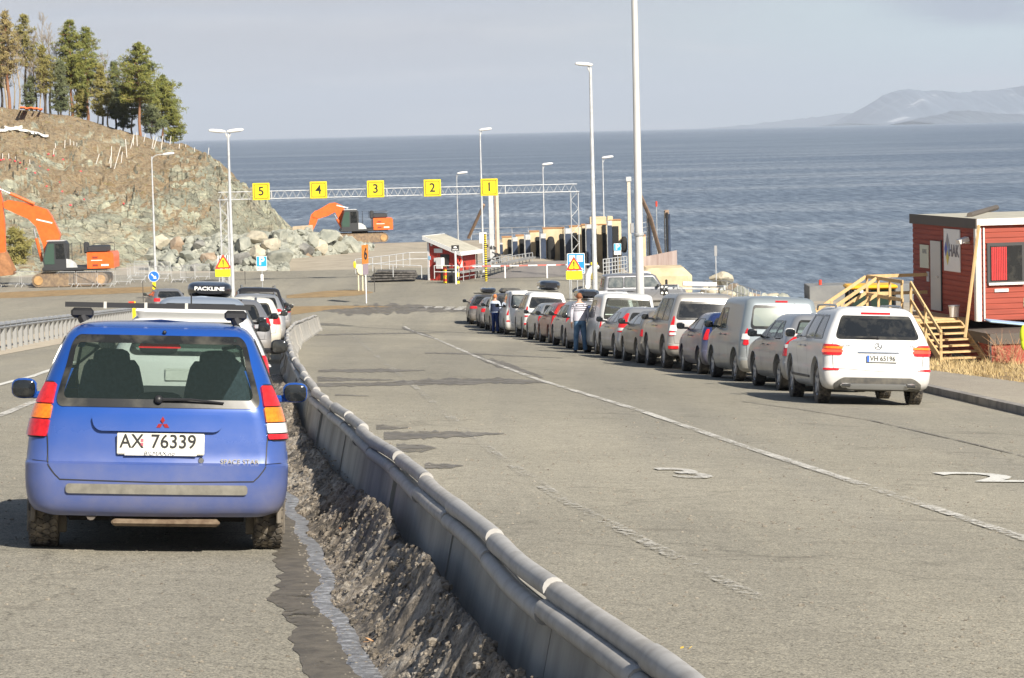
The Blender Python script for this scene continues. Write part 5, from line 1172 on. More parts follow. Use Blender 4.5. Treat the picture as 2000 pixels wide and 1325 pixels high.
T = std('dark people carrier with a grey roof load beside the person in a white vest', PG, 4.7, 1.86, 1.74, cowl=1.08, rear=.25, tw=.66, glass=(.66, .6, 1.14, 1.6), lmp=[(.74, .16, .8, 1.2, .74, .16, M_RED, .03)], rad=.33, cell=.1, extra=gbox, wm=M_GLASSD); queue(T, 127.2, .85, 1.86, 5)
T = std('grey hatchback, second from the front of the right queue', PGM, 4.25, 1.76, 1.47, rear=.35, tw=.57, lmp=[(.62, .2, .78, .95, .62, .2, M_RED, .03)], rad=.31, cell=.1, sgm=M_GLASSG); queue(T, 132.4, .85, 1.76, 4)
T = std('dark estate with a small black roof box at the front of the right queue', PG, 4.7, 1.80, 1.45, rear=.5, tw=.55, lmp=[(.52, .25, .80, .92, .52, .25, M_RED, .03)], rad=.32, cell=.1, ax=(.95, 3.8), extra=lambda T, s: roofbox(T, .1, 2.1, 1.52, 1.9, .75, .26)); queue(T, 137.8, .95, 1.80, 3)
# second lane on the right: white van with dark glass, and the dark off-roader seen from its side
def pick(T, s): g = MB(); put_text(g, 'MSMN', .16, face_frame(s.P(s.ux(.35, 1.12), 1.12, .01), (1, 0, 0), (0, 0, 1)), ext=.004); g.build('lettering', mat('faded red letters', (.55, .16, .1), .5), T, smooth=False); rails
T = std('white delivery car with a raised dark rear window, behind the standing man', PW_, 4.9, 1.86, 1.95, cowl=1.2, hood=1.05, rear=.30, tw=.68, glass=(.70, .60, 1.36, 1.80), lmp=[(.76, .14, .9, 1.15, .76, .14, M_RED, .03)], rad=.36, cell=.1, wm=M_GLASSD, rail=(1.0, 3.2, 1.93, .6), extra=None, group='cars in the far right lane'); place(T, 3.55, 101.0, 6)
def offr(T, s):
    for sg in (-1, 1): g = MB(); s.patch(g, [('R' if sg > 0 else 'L', .9, .45), ('R' if sg > 0 else 'L', 3.9, .45), ('R' if sg > 0 else 'L', 3.9, .52), ('R' if sg > 0 else 'L', .9, .52)] if sg > 0 else [('L', 3.9, .45), ('L', .9, .45), ('L', .9, .52), ('L', 3.9, .52)], .02, .01); g.build('side_trim', M_DKPLA, T)
T = std('dark grey boxy off-road car crossing behind the queue, seen side on', PGM, 4.75, 1.9, 1.95, cowl=1.22, hood=1.15, rear=.12, tw=.74, glass=(.6, .58, 1.3, 1.72), lmp=[(.78, .1, .9, 1.1, .78, .1, M_RED, .02)], rad=.4, cell=.08, y0=.35, rr=.12, g=.4, yc=3.4, yt=3.0, frs=.38, slope=.06, sgm=M_GLASSG, extra=offr, group='cars in the far right lane'); place(T, 4.75, 151.5, -84)
p = at(1297, 566, 118); T = empty('signal_lamp', 'black traffic signal head with lit white lamps beside the dark off-road car', 'signal', on(p.x, 118)); z = p.z-gz(p.x, 118); g = MB(); g.tube([(0, 0, 0), (0, 0, z)], .05, 8); g.build('post', M_GALV, T); g = MB(); g.box((0, -.05, z), (.34, .18, .42), bev=.03); g.box((.1, -.05, z+.3), (.1, .12, .26), bev=.03); h_ = g.build('signal_head', M_BLACK, T)
for x in (-.09, .09):
    for dz in (-.13, .12): g = MB(); g.lathe([(.001, -.01), (.045, -.01), (.05, .02)], 'Y', 12, (x, -.15, z+dz)); g.build('lens', mat('lit white lens', (.8, .8, .7), .3, emit=(1, .95, .8), es=.7), h_)
# --- left queue
def wh(T, s):
    g = MB(); s.patch(g, [('r', -.56, 1.395), ('r', .56, 1.395), ('r', .54, 1.43), ('r', -.54, 1.43)], .10, .01); g.build('roof_spoiler', PW_, T)
    g = MB(); g.tube([(0, .78, 1.49), (.0, .62, 1.68)], .008, 5); g.build('aerial', M_BLACK, T)
    g = MB(); p = s.P(s.ux(0, .82), .82, .012); g.box(p, (.5, .012, .11)); g.build('plate_panel', M_PLATE, T)
GL = 'cars queueing on the left'
def lplace(T, pxr, Y, W, h, right=True):
    x = at(pxr, 620, Y).x; xc = x-W/2 if right else x; place(T, xc, Y-.2, h)
T = std('white hatchback directly in front of the blue car', PW_, 4.15, 1.73, 1.49, cowl=.99, rear=.42, tw=.57, glass=(.62, .52, 1.02, 1.36), lmp=[(.60, .3, .80, 1.02, .66, .28, M_RED, .03), (.62, .32, .70, .80, .62, .3, M_CLEAR, .02)], rad=.31, ax=(.75, 3.3), cell=.07, cut=True, wm=glassy('greenish rear glass', (.10, .13, .11), .5, .1), extra=wh, group=GL, mircol=M_BLACK, plate=(0, .80, .5, .11)); lplace(T, 520, 30, 1.73, 5.5)
T = std('silver blue people carrier, third car from the camera in the left queue', paint('silver blue paint', (.30, .35, .42), .4, .5, .3), 4.4, 1.78, 1.60, cowl=1.02, rear=.35, tw=.60, glass=(.66, .56, 1.06, 1.48), lmp=[(.68, .2, .85, 1.1, .68, .2, M_RED, .03)], rad=.32, cell=.08, group=GL, sgm=M_GLASSG); lplace(T, 497, 44, 1.78, 5.5)
T = std('dark car carrying the lettered black roof box, fourth in the left queue', PK, 4.5, 1.78, 1.50, rear=.4, tw=.58, lmp=[(.66, .2, .8, 1.0, .66, .2, M_RED, .03)], rad=.32, cell=.08, group=GL, sgm=M_GLASSG, extra=lambda T, s: roofbox(T, -.05, 1.7, 1.54, 1.9, .88, .34, 'PACKLINE')); lplace(T, 497, 55, 1.78, 5.5)
T = std('grey estate with roof rails and an orange red lamp, fifth in the left queue', PGM, 4.6, 1.80, 1.50, rear=.5, tw=.57, lmp=[(.60, .24, .88, 1.06, .60, .3, M_RED, .03)], rad=.32, cell=.08, group=GL, rail=(.9, 3.0, 1.50, .54)); lplace(T, 528, 66, 1.80, 6)
T = std('white hatchback with dusty flanks, sixth in the left queue', paint('cream dusty white', (.62, .60, .52), 0, .7, .35), 4.2, 1.75, 1.52, rear=.4, tw=.58, lmp=[(.64, .2, .80, 1.0, .64, .2, M_REDL, .03)], rad=.31, cell=.09, group=GL, sgm=M_GLASSG); lplace(T, 548, 76, 1.75, 6)
T = std('silver crossover with pale roof rails, seventh in the left queue', PS, 4.5, 1.80, 1.60, cowl=1.04, rear=.35, tw=.6, lmp=[(.58, .22, .98, 1.14, .6, .22, M_REDL, .03)], glass=(.62, .55, 1.14, 1.48), rad=.33, cell=.09, group=GL, rail=(.9, 3.0, 1.61, .56), sgm=M_GLASSG); lplace(T, 557, 86, 1.80, 6)
T = std('black off-roader with roof rails, eighth in the left queue', PK, 4.6, 1.88, 1.82, cowl=1.12, rear=.3, tw=.66, glass=(.70, .62, 1.2, 1.64), lmp=[(.72, .16, .9, 1.2, .72, .16, M_RED, .03)], rad=.36, cell=.1, group=GL, rail=(.9, 3.0, 1.83, .58)); lplace(T, 557, 98, 1.88, 7)
T = std('small grey car at the front end of the left queue', PGM, 4.1, 1.72, 1.46, rear=.4, tw=.55, lmp=[(.60, .2, .86, 1.1, .60, .2, M_REDL, .03)], rad=.31, cell=.1, group=GL); lplace(T, 569, 111, 1.72, 8)
T = std('dark grey saloon driving off at the far left beside the arrow sign', PGM, 4.4, 1.76, 1.44, rear=.55, tw=.56, glass=(.6, .5, .96, 1.3), lmp=[(.52, .22, .78, .96, .52, .22, M_REDL, .03)], rad=.31, cell=.09, group=None, plate=(-.0, .82, .5, .12)); p = at(337, 612, 150); place(T, p.x, 149, 14)
# ------------------------------------------------------------------ two people
def person(label, x, y, H, head, shirt, legs_m, hair, stripes=None, spread=.13, armz=None, vest=None):
    T = empty('person', label, 'person', on(x, y), R(head)); k = H/1.8
    bm_v = {}; V = []; E = []; Rr = []
    def v(p, r): V.append(Vector(p)*k); Rr.append(r*k); return len(V)-1
    pel = v((0, 0, .95), .15); sp1 = v((0, 0, 1.12), .135); ch = v((0, .01, 1.32), .165); nk0 = v((0, .02, 1.47), .10); nk = v((0, .035, 1.54), .055); hd = v((0, .05, 1.62), .07); hd2 = v((0, .045, 1.70), .085); hd3 = v((0, .04, 1.76), .06)
    E += [(pel, sp1), (sp1, ch), (ch, nk0), (nk0, nk), (nk, hd), (hd, hd2), (hd2, hd3)]
    for s_ in (-1, 1):
        a = v((s_*.19, .01, 1.42), .075); b_ = v((s_*.255, -.0, 1.16), .05); c = v((s_*.25, .06, .93), .036); d = v((s_*.235, .12, .86), .03); E += [(nk0, a), (a, b_), (b_, c), (c, d)]
        h = v((s_*.10, 0, .88), .105); kn = v((s_*spread, .02, .50), .065); an = v((s_*(spread+.02), -.02, .10), .042); ft = v((s_*(spread+.03), .11, .04), .04); hl = v((s_*(spread+.02), -.05, .05), .04); E += [(pel, h), (h, kn), (kn, an), (an, ft), (an, hl)]
    me = bpy.data.meshes.new('body'); me.from_pydata([tuple(p) for p in V], E, []); o = bpy.data.objects.new('body', me); COL.objects.link(o); md = o.modifiers.new('s', 'SKIN'); me.skin_vertices[0].data[0].use_root = True
    for i, r in enumerate(Rr):
        f = 1.25 if i in (0, 1, 2, 3) else 1.0; me.skin_vertices[0].data[i].radius = (r*f if i < 4 else r, r*.78 if i < 4 else r)
    sb_ = o.modifiers.new('u', 'SUBSURF'); sb_.levels = sb_.render_levels = 2
    me2 = bpy.data.meshes.new_from_object(o.evaluated_get(bpy.context.evaluated_depsgraph_get())); bpy.data.objects.remove(o)
    MS_ = [M_SKIN, shirt, legs_m, M_INK] + ([stripes] if stripes else [])
    for m_ in MS_: me2.materials.append(m_)
    for p in me2.polygons:
        z = p.center.z/k; ax_ = abs(p.center.x)/k; mi = 0
        if z > 1.50: mi = 0
        elif z > .97 or (ax_ > .19 and z > .93): mi = 1
        elif z > .12 and ax_ < .2+.05*(z < .6): mi = 2
        elif z <= .12: mi = 3
        if mi == 1 and stripes and (1.44 < z < 1.465 or 1.385 < z < 1.41 or 1.33 < z < 1.35 or z > 1.485): mi = 4
        p.material_index = mi
    me2.polygons.foreach_set('use_smooth', [True]*len(me2.polygons)); o = bpy.data.objects.new('body', me2); COL.objects.link(o); o.parent = T
    g = MB(); g.blob(Vector((0, .03, 1.715))*k, Vector((.088, .10, .095))*k, 16, 10); 
    for i in range(len(g.v)): 
        q = g.v[i]; 
        if q[1] > .09*k and q[2] < 1.74*k: g.v[i] = (q[0], .09*k, q[2])
    g.build('hair', hair, T)
    g = MB()   # nose and ears
    g.blob(Vector((0, .135, 1.67))*k, Vector((.014, .02, .02))*k, 8, 6)
    for s_ in (-1, 1): g.blob(Vector((s_*.088, .04, 1.67))*k, Vector((.012, .02, .03))*k, 8, 6)
    g.build('face_features', M_SKIN, T)
    for s_ in (-1, 1):
        g = MB(); w_ = Vector((s_*.235, .12, .86))*k; g.blob(w_+Vector((0, .02, -.04))*k, Vector((.022, .04, .05))*k, 10, 8)
        for j in range(4): y_ = -.012+j*.019; g.tube([w_+Vector((0, y_, -.07))*k, w_+Vector((-s_*.004, y_+.008, -.11+.004*abs(j-1)))*k, w_+Vector((-s_*.014, y_+.012, -.135+.006*abs(j-1)))*k], [.0095*k, .0085*k, .006*k], 6)
        g.tube([w_+Vector((0, .04, -.03))*k, w_+Vector((-s_*.015, .07, -.06))*k, w_+Vector((-s_*.02, .075, -.09))*k], [.011*k, .01*k, .007*k], 6); g.build('hand', M_SKIN, T)
    # loose clothes over the body: jumper hem and trouser seat
    def ring(z, rx, ry, y0=0, x0=0, n=20): return [Vector((x0+rx*math.cos(2*PI*i/n)*k, y0*k+ry*math.sin(2*PI*i/n)*k, z*k)) for i in range(n)]
    g = MB(); g.grid([ring(.96, .190, .135), ring(1.02, .195, .14), ring(1.14, .19, .135), ring(1.28, .212, .14, .01), ring(1.40, .225, .13, .01), ring(1.46, .17, .11, .02), ring(1.50, .08, .075, .03)], close=True); j_ = g.build('jumper', shirt, T)
    if stripes:
        for z, rx, ry in ((1.455, .182, .118), (1.395, .232, .136), (1.335, .224, .142), (1.275, .217, .144)): g = MB(); g.grid([ring(z-.011, rx, ry, .01), ring(z+.011, rx-.006*(z > 1.3), ry, .01)], close=True); g.build('stripe', stripes, j_)
    g = MB(); g.grid([ring(1.0, .178, .128), ring(.92, .188, .14, -.01), ring(.86, .185, .14, -.01)], close=True)
    for s_ in (-1, 1): g.grid([ring(.90, .10, .125, 0, s_*.085*k), ring(.72, .092, .105, .005, s_*(.10+(spread-.13)*.4)*k), ring(.50, .078, .082, .02, s_*spread*k), ring(.28, .07, .075, 0, s_*(spread+.01)*k), ring(.09, .07, .085, -.01, s_*(spread+.02)*k)], close=True)
    g.build('jeans', legs_m, T)
    g = MB(); g.grid([ring(.955, .192, .137), ring(.985, .19, .136)], close=True); g.build('belt', M_INK, T)
    for s_ in (-1, 1): g = MB(); g.blob(Vector((s_*(spread+.03), .04, .045))*k, Vector((.05, .15, .05))*k, 14, 8, sq=.7); g.build('shoe', M_INK, T)
    if vest:
        g = MB(); g.grid([ring(1.0, .20, .145), ring(1.14, .198, .143), ring(1.28, .22, .148, .01), ring(1.38, .225, .14, .01)], close=True); vs_ = g.build('vest_panel', vest, T)
    return T
M_JUMP = mat('pale lilac jumper', (.56, .54, .60), .85, var=.07, vs=20, bump=.3, bs=12, bd=.02); M_STRP = mat('black knit stripe', (.03, .03, .035), .9); M_JEAN = mat('faded blue jeans', (.04, .10, .20), .85, col2=(.12, .22, .34), vs=5); M_JEAN2 = mat('dark blue jeans', (.015, .04, .16), .85, var=.2)
pm = G(1134, 689); person('man in a striped pale jumper and jeans standing beside the right queue', pm.x, pm.y, 1.84, 8, M_JUMP, M_JEAN, M_HAIR, M_STRP, .125)
pm = G(968, 651); person('red haired person in a pale top and dark blue jeans beside the white van', pm.x, pm.y, 1.72, -20, mat('pale blue top', (.50, .56, .66), .85), M_JEAN2, mat('orange hair', (.50, .17, .05), .8, var=.3, vs=40), None, .09, vest=mat('navy back panel', (.02, .03, .07), .8))
# ------------------------------------------------------------------ lamp posts, gantry, signs
LAMPW = mat('lamp head casing', (.72, .72, .70), .4)
def lamp(px, ybase, ytop, Y, arms, label, r=.09, mt=None, name='lamp_post', up=.35):
    b = at(px, ybase, Y); b.z = gz(b.x, b.y) if ybase is None or ybase > 999 or True else b.z
    t = at(px, ytop, Y); xb = b.x; H = t.z - b.z; T = empty(name, label, 'lamp post', (xb, b.y, b.z))
    g = MB(); g.tube([(0, 0, -.1), (0, 0, H*.25), (0, 0, H)], [r*1.15, r, r*.55], 10); g.tube([(0, 0, -.05), (0, 0, .5)], r*1.5, 10); g.build('pole', mt or M_GALVW, T)
    for sg, L in arms:
        g = MB(); g.tube([(0, 0, H-.25), (sg*.12, 0, H-.02), (sg*L*.4, 0, H+up*.3), (sg*L, 0, H+up*.4)], [r*.5, r*.4, r*.35, r*.35], 6); g.build('arm', mt or M_GALVW, T)
        g = MB(); c = Vector((sg*(L+.32), 0, H+up*.5)); g.blob(c, (.46, .17, .10), 14, 8, sq=.75, rot=Matrix.Rotation(-sg*.1, 3, 'Y')); g.build('lamp_head', LAMPW, T)
    return T
lamp(303, 520, 306, 205, [(1, .9)], 'lamp post with one arm to the right in front of the rock face', .08)
lamp(455, 575, 262, 148, [(-1, .25), (1, .05)], 'lamp post with two lamp heads beside the left queue', .10)
lamp(944, 520, 258, 196, [(1, .05)], 'tall slim lamp post behind the number one sign, head to the right', .075)
lamp(895, 470, 342, 235, [(1, .15)], 'faint grey lamp post rising behind the ticket booth roof', .06, M_GALV)
lamp(1063, 448, 325, 225, [(1, .05)], 'lamp post standing on the concrete fender pier, lamp head to the right', .06)
lamp(1181, 500, 312, 212, [(1, .05)], 'thin lamp post right of the highest fender pier', .06)
lamp(1163, 600, 132, 142, [(-1, .0)], 'thick lamp post with a lamp head turned left by the info sign', .125)
b = G(1244, 668); T = empty('floodlight_mast', 'tallest pale mast, running out of the top of the photo', 'mast', on(5.15, 112))
g = MB(); g.tube([(0, 0, -.2), (0, 0, 5), (0, 0, 13), (0, 0, 19)], [.17, .155, .12, .10], 14); g.build('pole', mat('blotchy pale steel', (.5, .5, .48), .55, .1, col2=(.62, .61, .58), vs=1.2, stretch=(3, 3, .6)), T)
g = MB(); g.lathe([(.18, 0), (.2, .02), (.2, .1), (.18, .12)], 'Z', 14, (0, 0, 4.2)); g.lathe([(.3, 0), (.3, .05), (.18, .08)], 'Z', 14, (0, 0, 0)); g.build('collar', M_GALV, T)
g = MB(); g.box((.0, 0, 19.1), (2.2, .2, .2)); 
for x in (-.8, 0, .8): g.box((x, -.2, 19), (.5, .3, .45), bev=.05)
g.build('floodlight_bar', M_GALV, T)
# lane gantry
YG = 187.0
def truss(g, A, B, h, dep, n, r=.026, rd=.013):
    """box truss between A and B: A, B are the top front chord ends, h height down, dep depth"""
    A, B = Vector(A), Vector(B); D = (B-A); ax = D.normalized(); dn = Vector((0, 0, -h)) if abs(ax.z) < .5 else Vector((h, 0, 0)); bk = Vector((0, dep, 0))
    for o in (Vector(), dn, bk, bk+dn): g.tube([A+o, B+o], r, 5)
    for k in range(n):
        p, q, m_ = A+D*k/n, A+D*(k+1)/n, A+D*(k+.5)/n
        for o in (Vector(), bk): g.tube([p+dn+o, m_+o, q+dn+o], rd, 4, caps=False)
        g.tube([p, p+bk], rd, 4); g.tube([p+dn, p+dn+bk], rd, 4)
T = empty('lane_gantry', 'white lattice gantry spanning the ferry lanes', 'gantry', (0, 0, 0))
A, B = at(426, 375, YG), at(1127, 361, YG); A.z = B.z = (A.z+B.z)/2
g = MB(); truss(g, A, B, .5, .5, 46); g.build('beam', M_GALVW, T)
for k in (0.148, .47, .80):
    g = MB(); p = A+(B-A)*k; g.box(p+Vector((0, .25, -.25)), (.05, .56, .58)); g.build('joint_plate', M_GALVW, T)
for px, nm in ((1122, 0), (436, 1)):
    c = at(px, 380, YG); z0 = gz(c.x, c.y); g = MB(); H = A.z-.5-z0
    for sx_ in (-.25, .25):
        for sy in (0, .5): g.tube([(c.x+sx_, YG+sy, z0), (c.x+sx_, YG+sy, z0+H)], .028, 5)
    n = int(H/.55)
    for k in range(n):
        z = z0+H*k/n; dz = H/n; s_ = .25 if k % 2 else -.25
        for sy in (0, .5): g.tube([(c.x-s_, YG+sy, z), (c.x+s_, YG+sy, z+dz)], .014, 4)
    g.box((c.x, YG+.25, z0+H), (.66, .66, .05)); g.build('column', M_GALVW, T)
for n_, px, py in (('5', 510, 374.5), ('4', 622, 371.5), ('3', 733.5, 369.5), ('2', 844.5, 367.5), ('1', 955.5, 366)):
    c = at(px, py, YG-.12); T = empty('lane_sign', 'square yellow lane sign with the number %s on the gantry' % n_, 'sign', c, group='yellow lane number signs')
    g = MB(); g.box((0, 0, 0), (1.13, .05, 1.13), bev=.02); g.build('panel', M_YEL, T)
    g = MB(); M = face_frame((0, -.028, 0), (1, 0, 0), (0, 0, 1))
    for dx, dy, w, h in ((0, .45, .84, .035), (0, -.45, .84, .035), (.45, 0, .035, .84), (-.45, 0, .035, .84)): g.box((dx, -.029, dy), (w, .006, h))
    for sx_, sy in ((1, 1), (1, -1), (-1, 1), (-1, -1)): g.box((sx_*.435, -.029, sy*.435), (.06, .006, .035), Matrix.Rotation(sx_*sy*PI/4, 3, 'Y'))
    put_text(g, n_, .82, M, bold=.012, ext=.004)
    if n_ == '1': g.bar((-.02, -.03, .28), (-.15, -.03, .17), .006, .07, up=(0, 1, 0))
    g.build('number', M_INK, T, smooth=False)
    g = MB(); g.box((0, .1, .2), (.9, .12, .05)); g.build('bracket', M_GALV, T)
def rounded(w, h, r, n=4):
    return [(cx+r*math.cos(R(a+90*i/n)), cy+r*math.sin(R(a+90*i/n))) for cx, cy, a in ((w/2-r, -h/2+r, -90), (w/2-r, h/2-r, 0), (-w/2+r, h/2-r, 90), (-w/2+r, -h/2+r, 180)) for i in range(n+1)]
def post_sign(name, label, px, py, Y, cat='sign', posts=(0,), r=.03, top=.3, mt=None):
    """an Empty at the post's foot; returns it and the height of pixel py above the ground there"""
    c = at(px, py, Y); z0 = gz(c.x, Y); T = empty(name, label, cat, (c.x, Y, z0)); g = MB()
    for x in posts: g.tube([(x, .05, -.1), (x, .05, c.z-z0+top)], r, 8)
    g.build('post', mt or M_GALV, T); return T, c.z-z0
def tri(g, s_, y, mi=0, ins=0.0, z=0, th=.01):
    h = s_*math.sqrt(3)/2; k = 1-ins; pts = []
    base = [(-s_/2, -h/3), (s_/2, -h/3), (0, 2*h/3)]; rr = .08
    for i in range(3):
        p, a, b = Vector(base[i])*k, Vector(base[i-1])*k, Vector(base[(i+1) % 3])*k
        for t_ in (0, .5, 1): 
            u = p+(a-p).normalized()*rr; v = p+(b-p).normalized()*rr; q = u*(1-t_)**2+p*2*t_*(1-t_)+v*t_*t_; pts.append((q.x, q.y))
    g.prism(pts, -th/2, th/2, face_frame((0, y, z), (1, 0, 0), (0, 0, 1)), mi)
def warning(px, py, Y, s_, label, plate_h, posts):
    T, z = post_sign('warning_sign', label, px, py, Y, posts=posts, top=.2)
    g = MB(); tri(g, s_, 0, z=z, th=.03); p = g.build('triangle', M_SRED, T); g = MB(); tri(g, s_, -.02, ins=.30, z=z-.0); g.build('yellow_field', M_YEL, p)
    g = MB(); g.prism([(-.035, .2), (.035, .2), (.02, -.06), (-.02, -.06)], 0, .006, face_frame((0, -.03, z), (1, 0, 0), (0, 0, 1))); g.lathe([(.03, -.004), (.03, .004)], 'Y', 10, (0, -.032, z-.12)); g.box((0, -.032, z-.12), (.05, .006, .05)); g.build('exclamation_mark', M_INK, p)
    g = MB(); w = s_*1.0; g.prism(rounded(w, plate_h, .04), -.012, .012, face_frame((0, 0, z-s_*.289-plate_h/2-.03), (1, 0, 0), (0, 0, 1))); g.build('plate', M_YELF, T)
warning(1121, 519, 139, .80, 'red edged triangular warning sign with a yellow plate by the blue info board', .42, (-.15, .15))
warning(436, 515.5, 150, .90, 'red edged triangular warning sign with a yellow plate above the roof box', .40, (-.25, .0, .25))
# blue info board
T, z = post_sign('info_sign', 'blue and white information board behind the right warning triangle', 1125, 515, 146, posts=(-.35, .35), top=.5)
g = MB(); g.prism(rounded(.92, 1.06, .05), -.015, .015, face_frame((0, 0, z), (1, 0, 0), (0, 0, 1))); p = g.build('panel', M_SWHITE, T)
g = MB(); g.prism(rounded(.86, 1.0, .04), 0, .006, face_frame((0, -.016, z), (1, 0, 0), (0, 0, 1))); g.build('blue_field', M_SBLUE, p)
for x in (-.2, .2):
    g = MB(); g.box((x, -.027, z+.26), (.32, .008, .34)); g.build('white_field', M_SWHITE, p)
g = MB(); F = face_frame((0, -.026, z), (1, 0, 0), (0, 0, 1)); put_text(g, '1', .3, F @ Matrix.Translation((.12, -.1, 0)), ext=.003, bold=.01); put_text(g, '22', .3, F @ Matrix.Translation((.24, -.36, 0)), ext=.003, bold=.01); g.build('lettering', M_SWHITE, p, smooth=False)
def parking(px, py, Y, s_, label, h2=.2):
    T, z = post_sign('parking_sign', label, px, py, Y, top=.2, r=.025); M = face_frame((0, 0, z), (1, 0, 0), (0, 0, 1))
    g = MB(); g.prism(rounded(s_, s_, .04), -.012, .01, M); p = g.build('panel', M_SWHITE, T); g = MB(); g.prism(rounded(s_*.92, s_*.92, .03), .011, .016, M); g.build('blue_field', mat('bright sign blue', (.02, .34, .68), .4), p)
    g = MB(); put_text(g, 'P', s_*1.05, M @ Matrix.Translation((0, 0, .018)), ext=.003, bold=.018); g.build('letter', M_SWHITE, p, smooth=False)
    g = MB(); g.prism(rounded(s_*.95, h2, .02), -.012, .01, face_frame((0, 0, z-s_/2-h2/2-.02), (1, 0, 0), (0, 0, 1))); q = g.build('lower_plate', M_SWHITE, T)
    g = MB(); g.lathe([(.001, -.004), (.035, -.004), (.035, 0)], 'Y', 12, (-s_*.3, -.014, z-s_/2-h2/2-.02)); g.build('red_mark', M_SRED, q); return T, z
Tp, z = parking(511, 511, 165, .62, 'blue parking sign left of the boulder heap'); g = MB(); g.box((0, -.01, z-.95), (.16, .02, .38)); pl = g.build('arrow_plate', M_SWHITE, Tp); g = MB(); g.box((0, -.024, z-.95), (.025, .006, .28)); g.build('arrow', M_INK, pl)
parking(1206, 483, 175, .46, 'blue parking sign in front of the dark fender panels', .22)
# turned sign with a six, seen nearly edge on
T, z = post_sign('lane_sign', 'narrow orange sign with the number 6 turned almost edge on', 713, 497, 163, r=.035, top=.6, mt=M_WHITE)
RZ = Matrix.Rotation(R(72), 4, 'Z'); g = MB(); g.prism(rounded(.95, 1.1, .05), -.02, .02, Matrix.Translation((0, -.02, z+.0)) @ RZ @ face_frame((0, 0, 0), (1, 0, 0), (0, 0, 1))); p = g.build('panel', M_ORG, T)
g = MB(); put_text(g, '6', .95, Matrix.Translation((0, -.02, z)) @ RZ @ face_frame((0, -.03, 0), (1, 0, 0), (0, 0, 1)), ext=.004, bold=.02, sx=1.1); g.build('number', M_INK, p, smooth=False)
g = MB(); g.prism(rounded(.8, .6, .03), -.02, .02, Matrix.Translation((0, -.02, z-.87)) @ RZ @ face_frame((0, 0, 0), (1, 0, 0), (0, 0, 1))); g.build('lower_panel', mat('faded mauve plate', (.3, .24, .28), .6), T)
# yellow signal heads on a twin post left of it
T, z = post_sign('signal_box', 'cream signal box with yellow lamps on twin posts', 703, 525, 176, posts=(-.12, .14), r=.045, top=-.2, mt=mat('cream paint', (.66, .6, .42), .6, var=.1))
g = MB(); g.lathe([(.001, -.12), (.3, -.12), (.34, 0), (.3, .12), (.001, .12)], 'Y', 20, (.12, .05, z-.1)); g.box((-.08, .05, z+.1), (.4, .16, .34), bev=.05); g.build('housing', MATS['cream paint'], T)
for x, dz in ((-.32, .25), (.34, -.05)): g = MB(); g.blob((x, 0, z+dz), (.09, .09, .22), 10, 8, sq=.7); g.build('yellow_lamp', M_YEL, T)
for px, yb, h, lab in ((280, 590, 1.3, 'thin dark marker stake left of the blue arrow sign'), (479, 556, .9, 'thin dark marker stake left of the left parking sign'), (732, 571, 1.55, 'thin dark marker stake right of the orange number six sign'), (240, 545, .1, '')):
    if not lab: continue
    p = G(px, yb); g = MB(); g.tube([(0, 0, -.1), (0, 0, h)], .022, 6); o = g.build('marker_stake', mat('dark stake', (.06, .055, .05), .8), None); o.location = p; tag(o, lab, 'stake')
# keep-right arrow on a striped post
p = G(302, 584); T = empty('arrow_sign', 'round blue keep right sign with a white arrow on a black and yellow post', 'sign', p)
g = MB(); M = face_frame((0, 0, 0), (1, 0, 0), (0, 0, 1)); H = (584-540)/pxm(p.y); w = .2
g.prism([(-w/2, 0), (w/2, 0), (w/2, H-.3), (-w/2, H-.3)], -.02, .02, M); st = g.build('post', M_YEL, T)
for k in range(4):
    z0 = .05+k*.28; 
    if z0+.3 > H-.25: break
    g = MB(); g.prism([(-w/2, z0+.16), (w/2, z0), (w/2, z0+.12), (-w/2, z0+.28)], .021, .026, M); g.build('stripe', M_INK, st)
g = MB(); g.lathe([(.001, -.03), (.34, -.03), (.34, 0), (.001, .0)], 'Y', 32, (0, -.02, H)); d = g.build('disc', M_SWHITE, T); g = MB(); g.lathe([(.001, -.036), (.31, -.036), (.31, -.03)], 'Y', 32, (0, -.02, H)); g.build('blue_disc', mat('arrow blue', (.02, .16, .6), .4), d)
g = MB(); q = Matrix.Rotation(R(-45), 4, 'Z'); g.prism([(-.22, -.035), (.05, -.035), (.05, -.12), (.23, 0), (.05, .12), (.05, .035), (-.22, .035)], .06, .066, face_frame((0, 0, H), (1, 0, 0), (0, 0, 1)) @ q); g.build('arrow', M_SWHITE, d)
p = G(263, 640); T = empty('road_marker', 'small red and yellow marker panel at the end of the guardrail', 'marker', p); g = MB(); g.box((0, 0, .6), (.14, .03, 1.05)); g.build('panel', M_YEL, T)
g = MB(); g.box((-.1, -.02, 1.02), (.24, .02, .2)); g.build('red_flag', M_SRED, T); g = MB(); g.box((0, -.02, .2), (.15, .03, .22)); g.build('red_band', M_SRED, T)
p = at(1399, 560, 168); T = empty('sign_post', 'dark narrow sign on a pole by the shore fence', 'sign', on(p.x, 168)); h = at(1399, 482, 168).z-gz(p.x, 168)
g = MB(); g.tube([(0, 0, 0), (0, 0, h)], .03, 6); g.build('post', M_GALVW, T); g = MB(); g.box((0, -.02, h-.25), (.16, .06, .62)); g.build('panel', M_BACK, T)
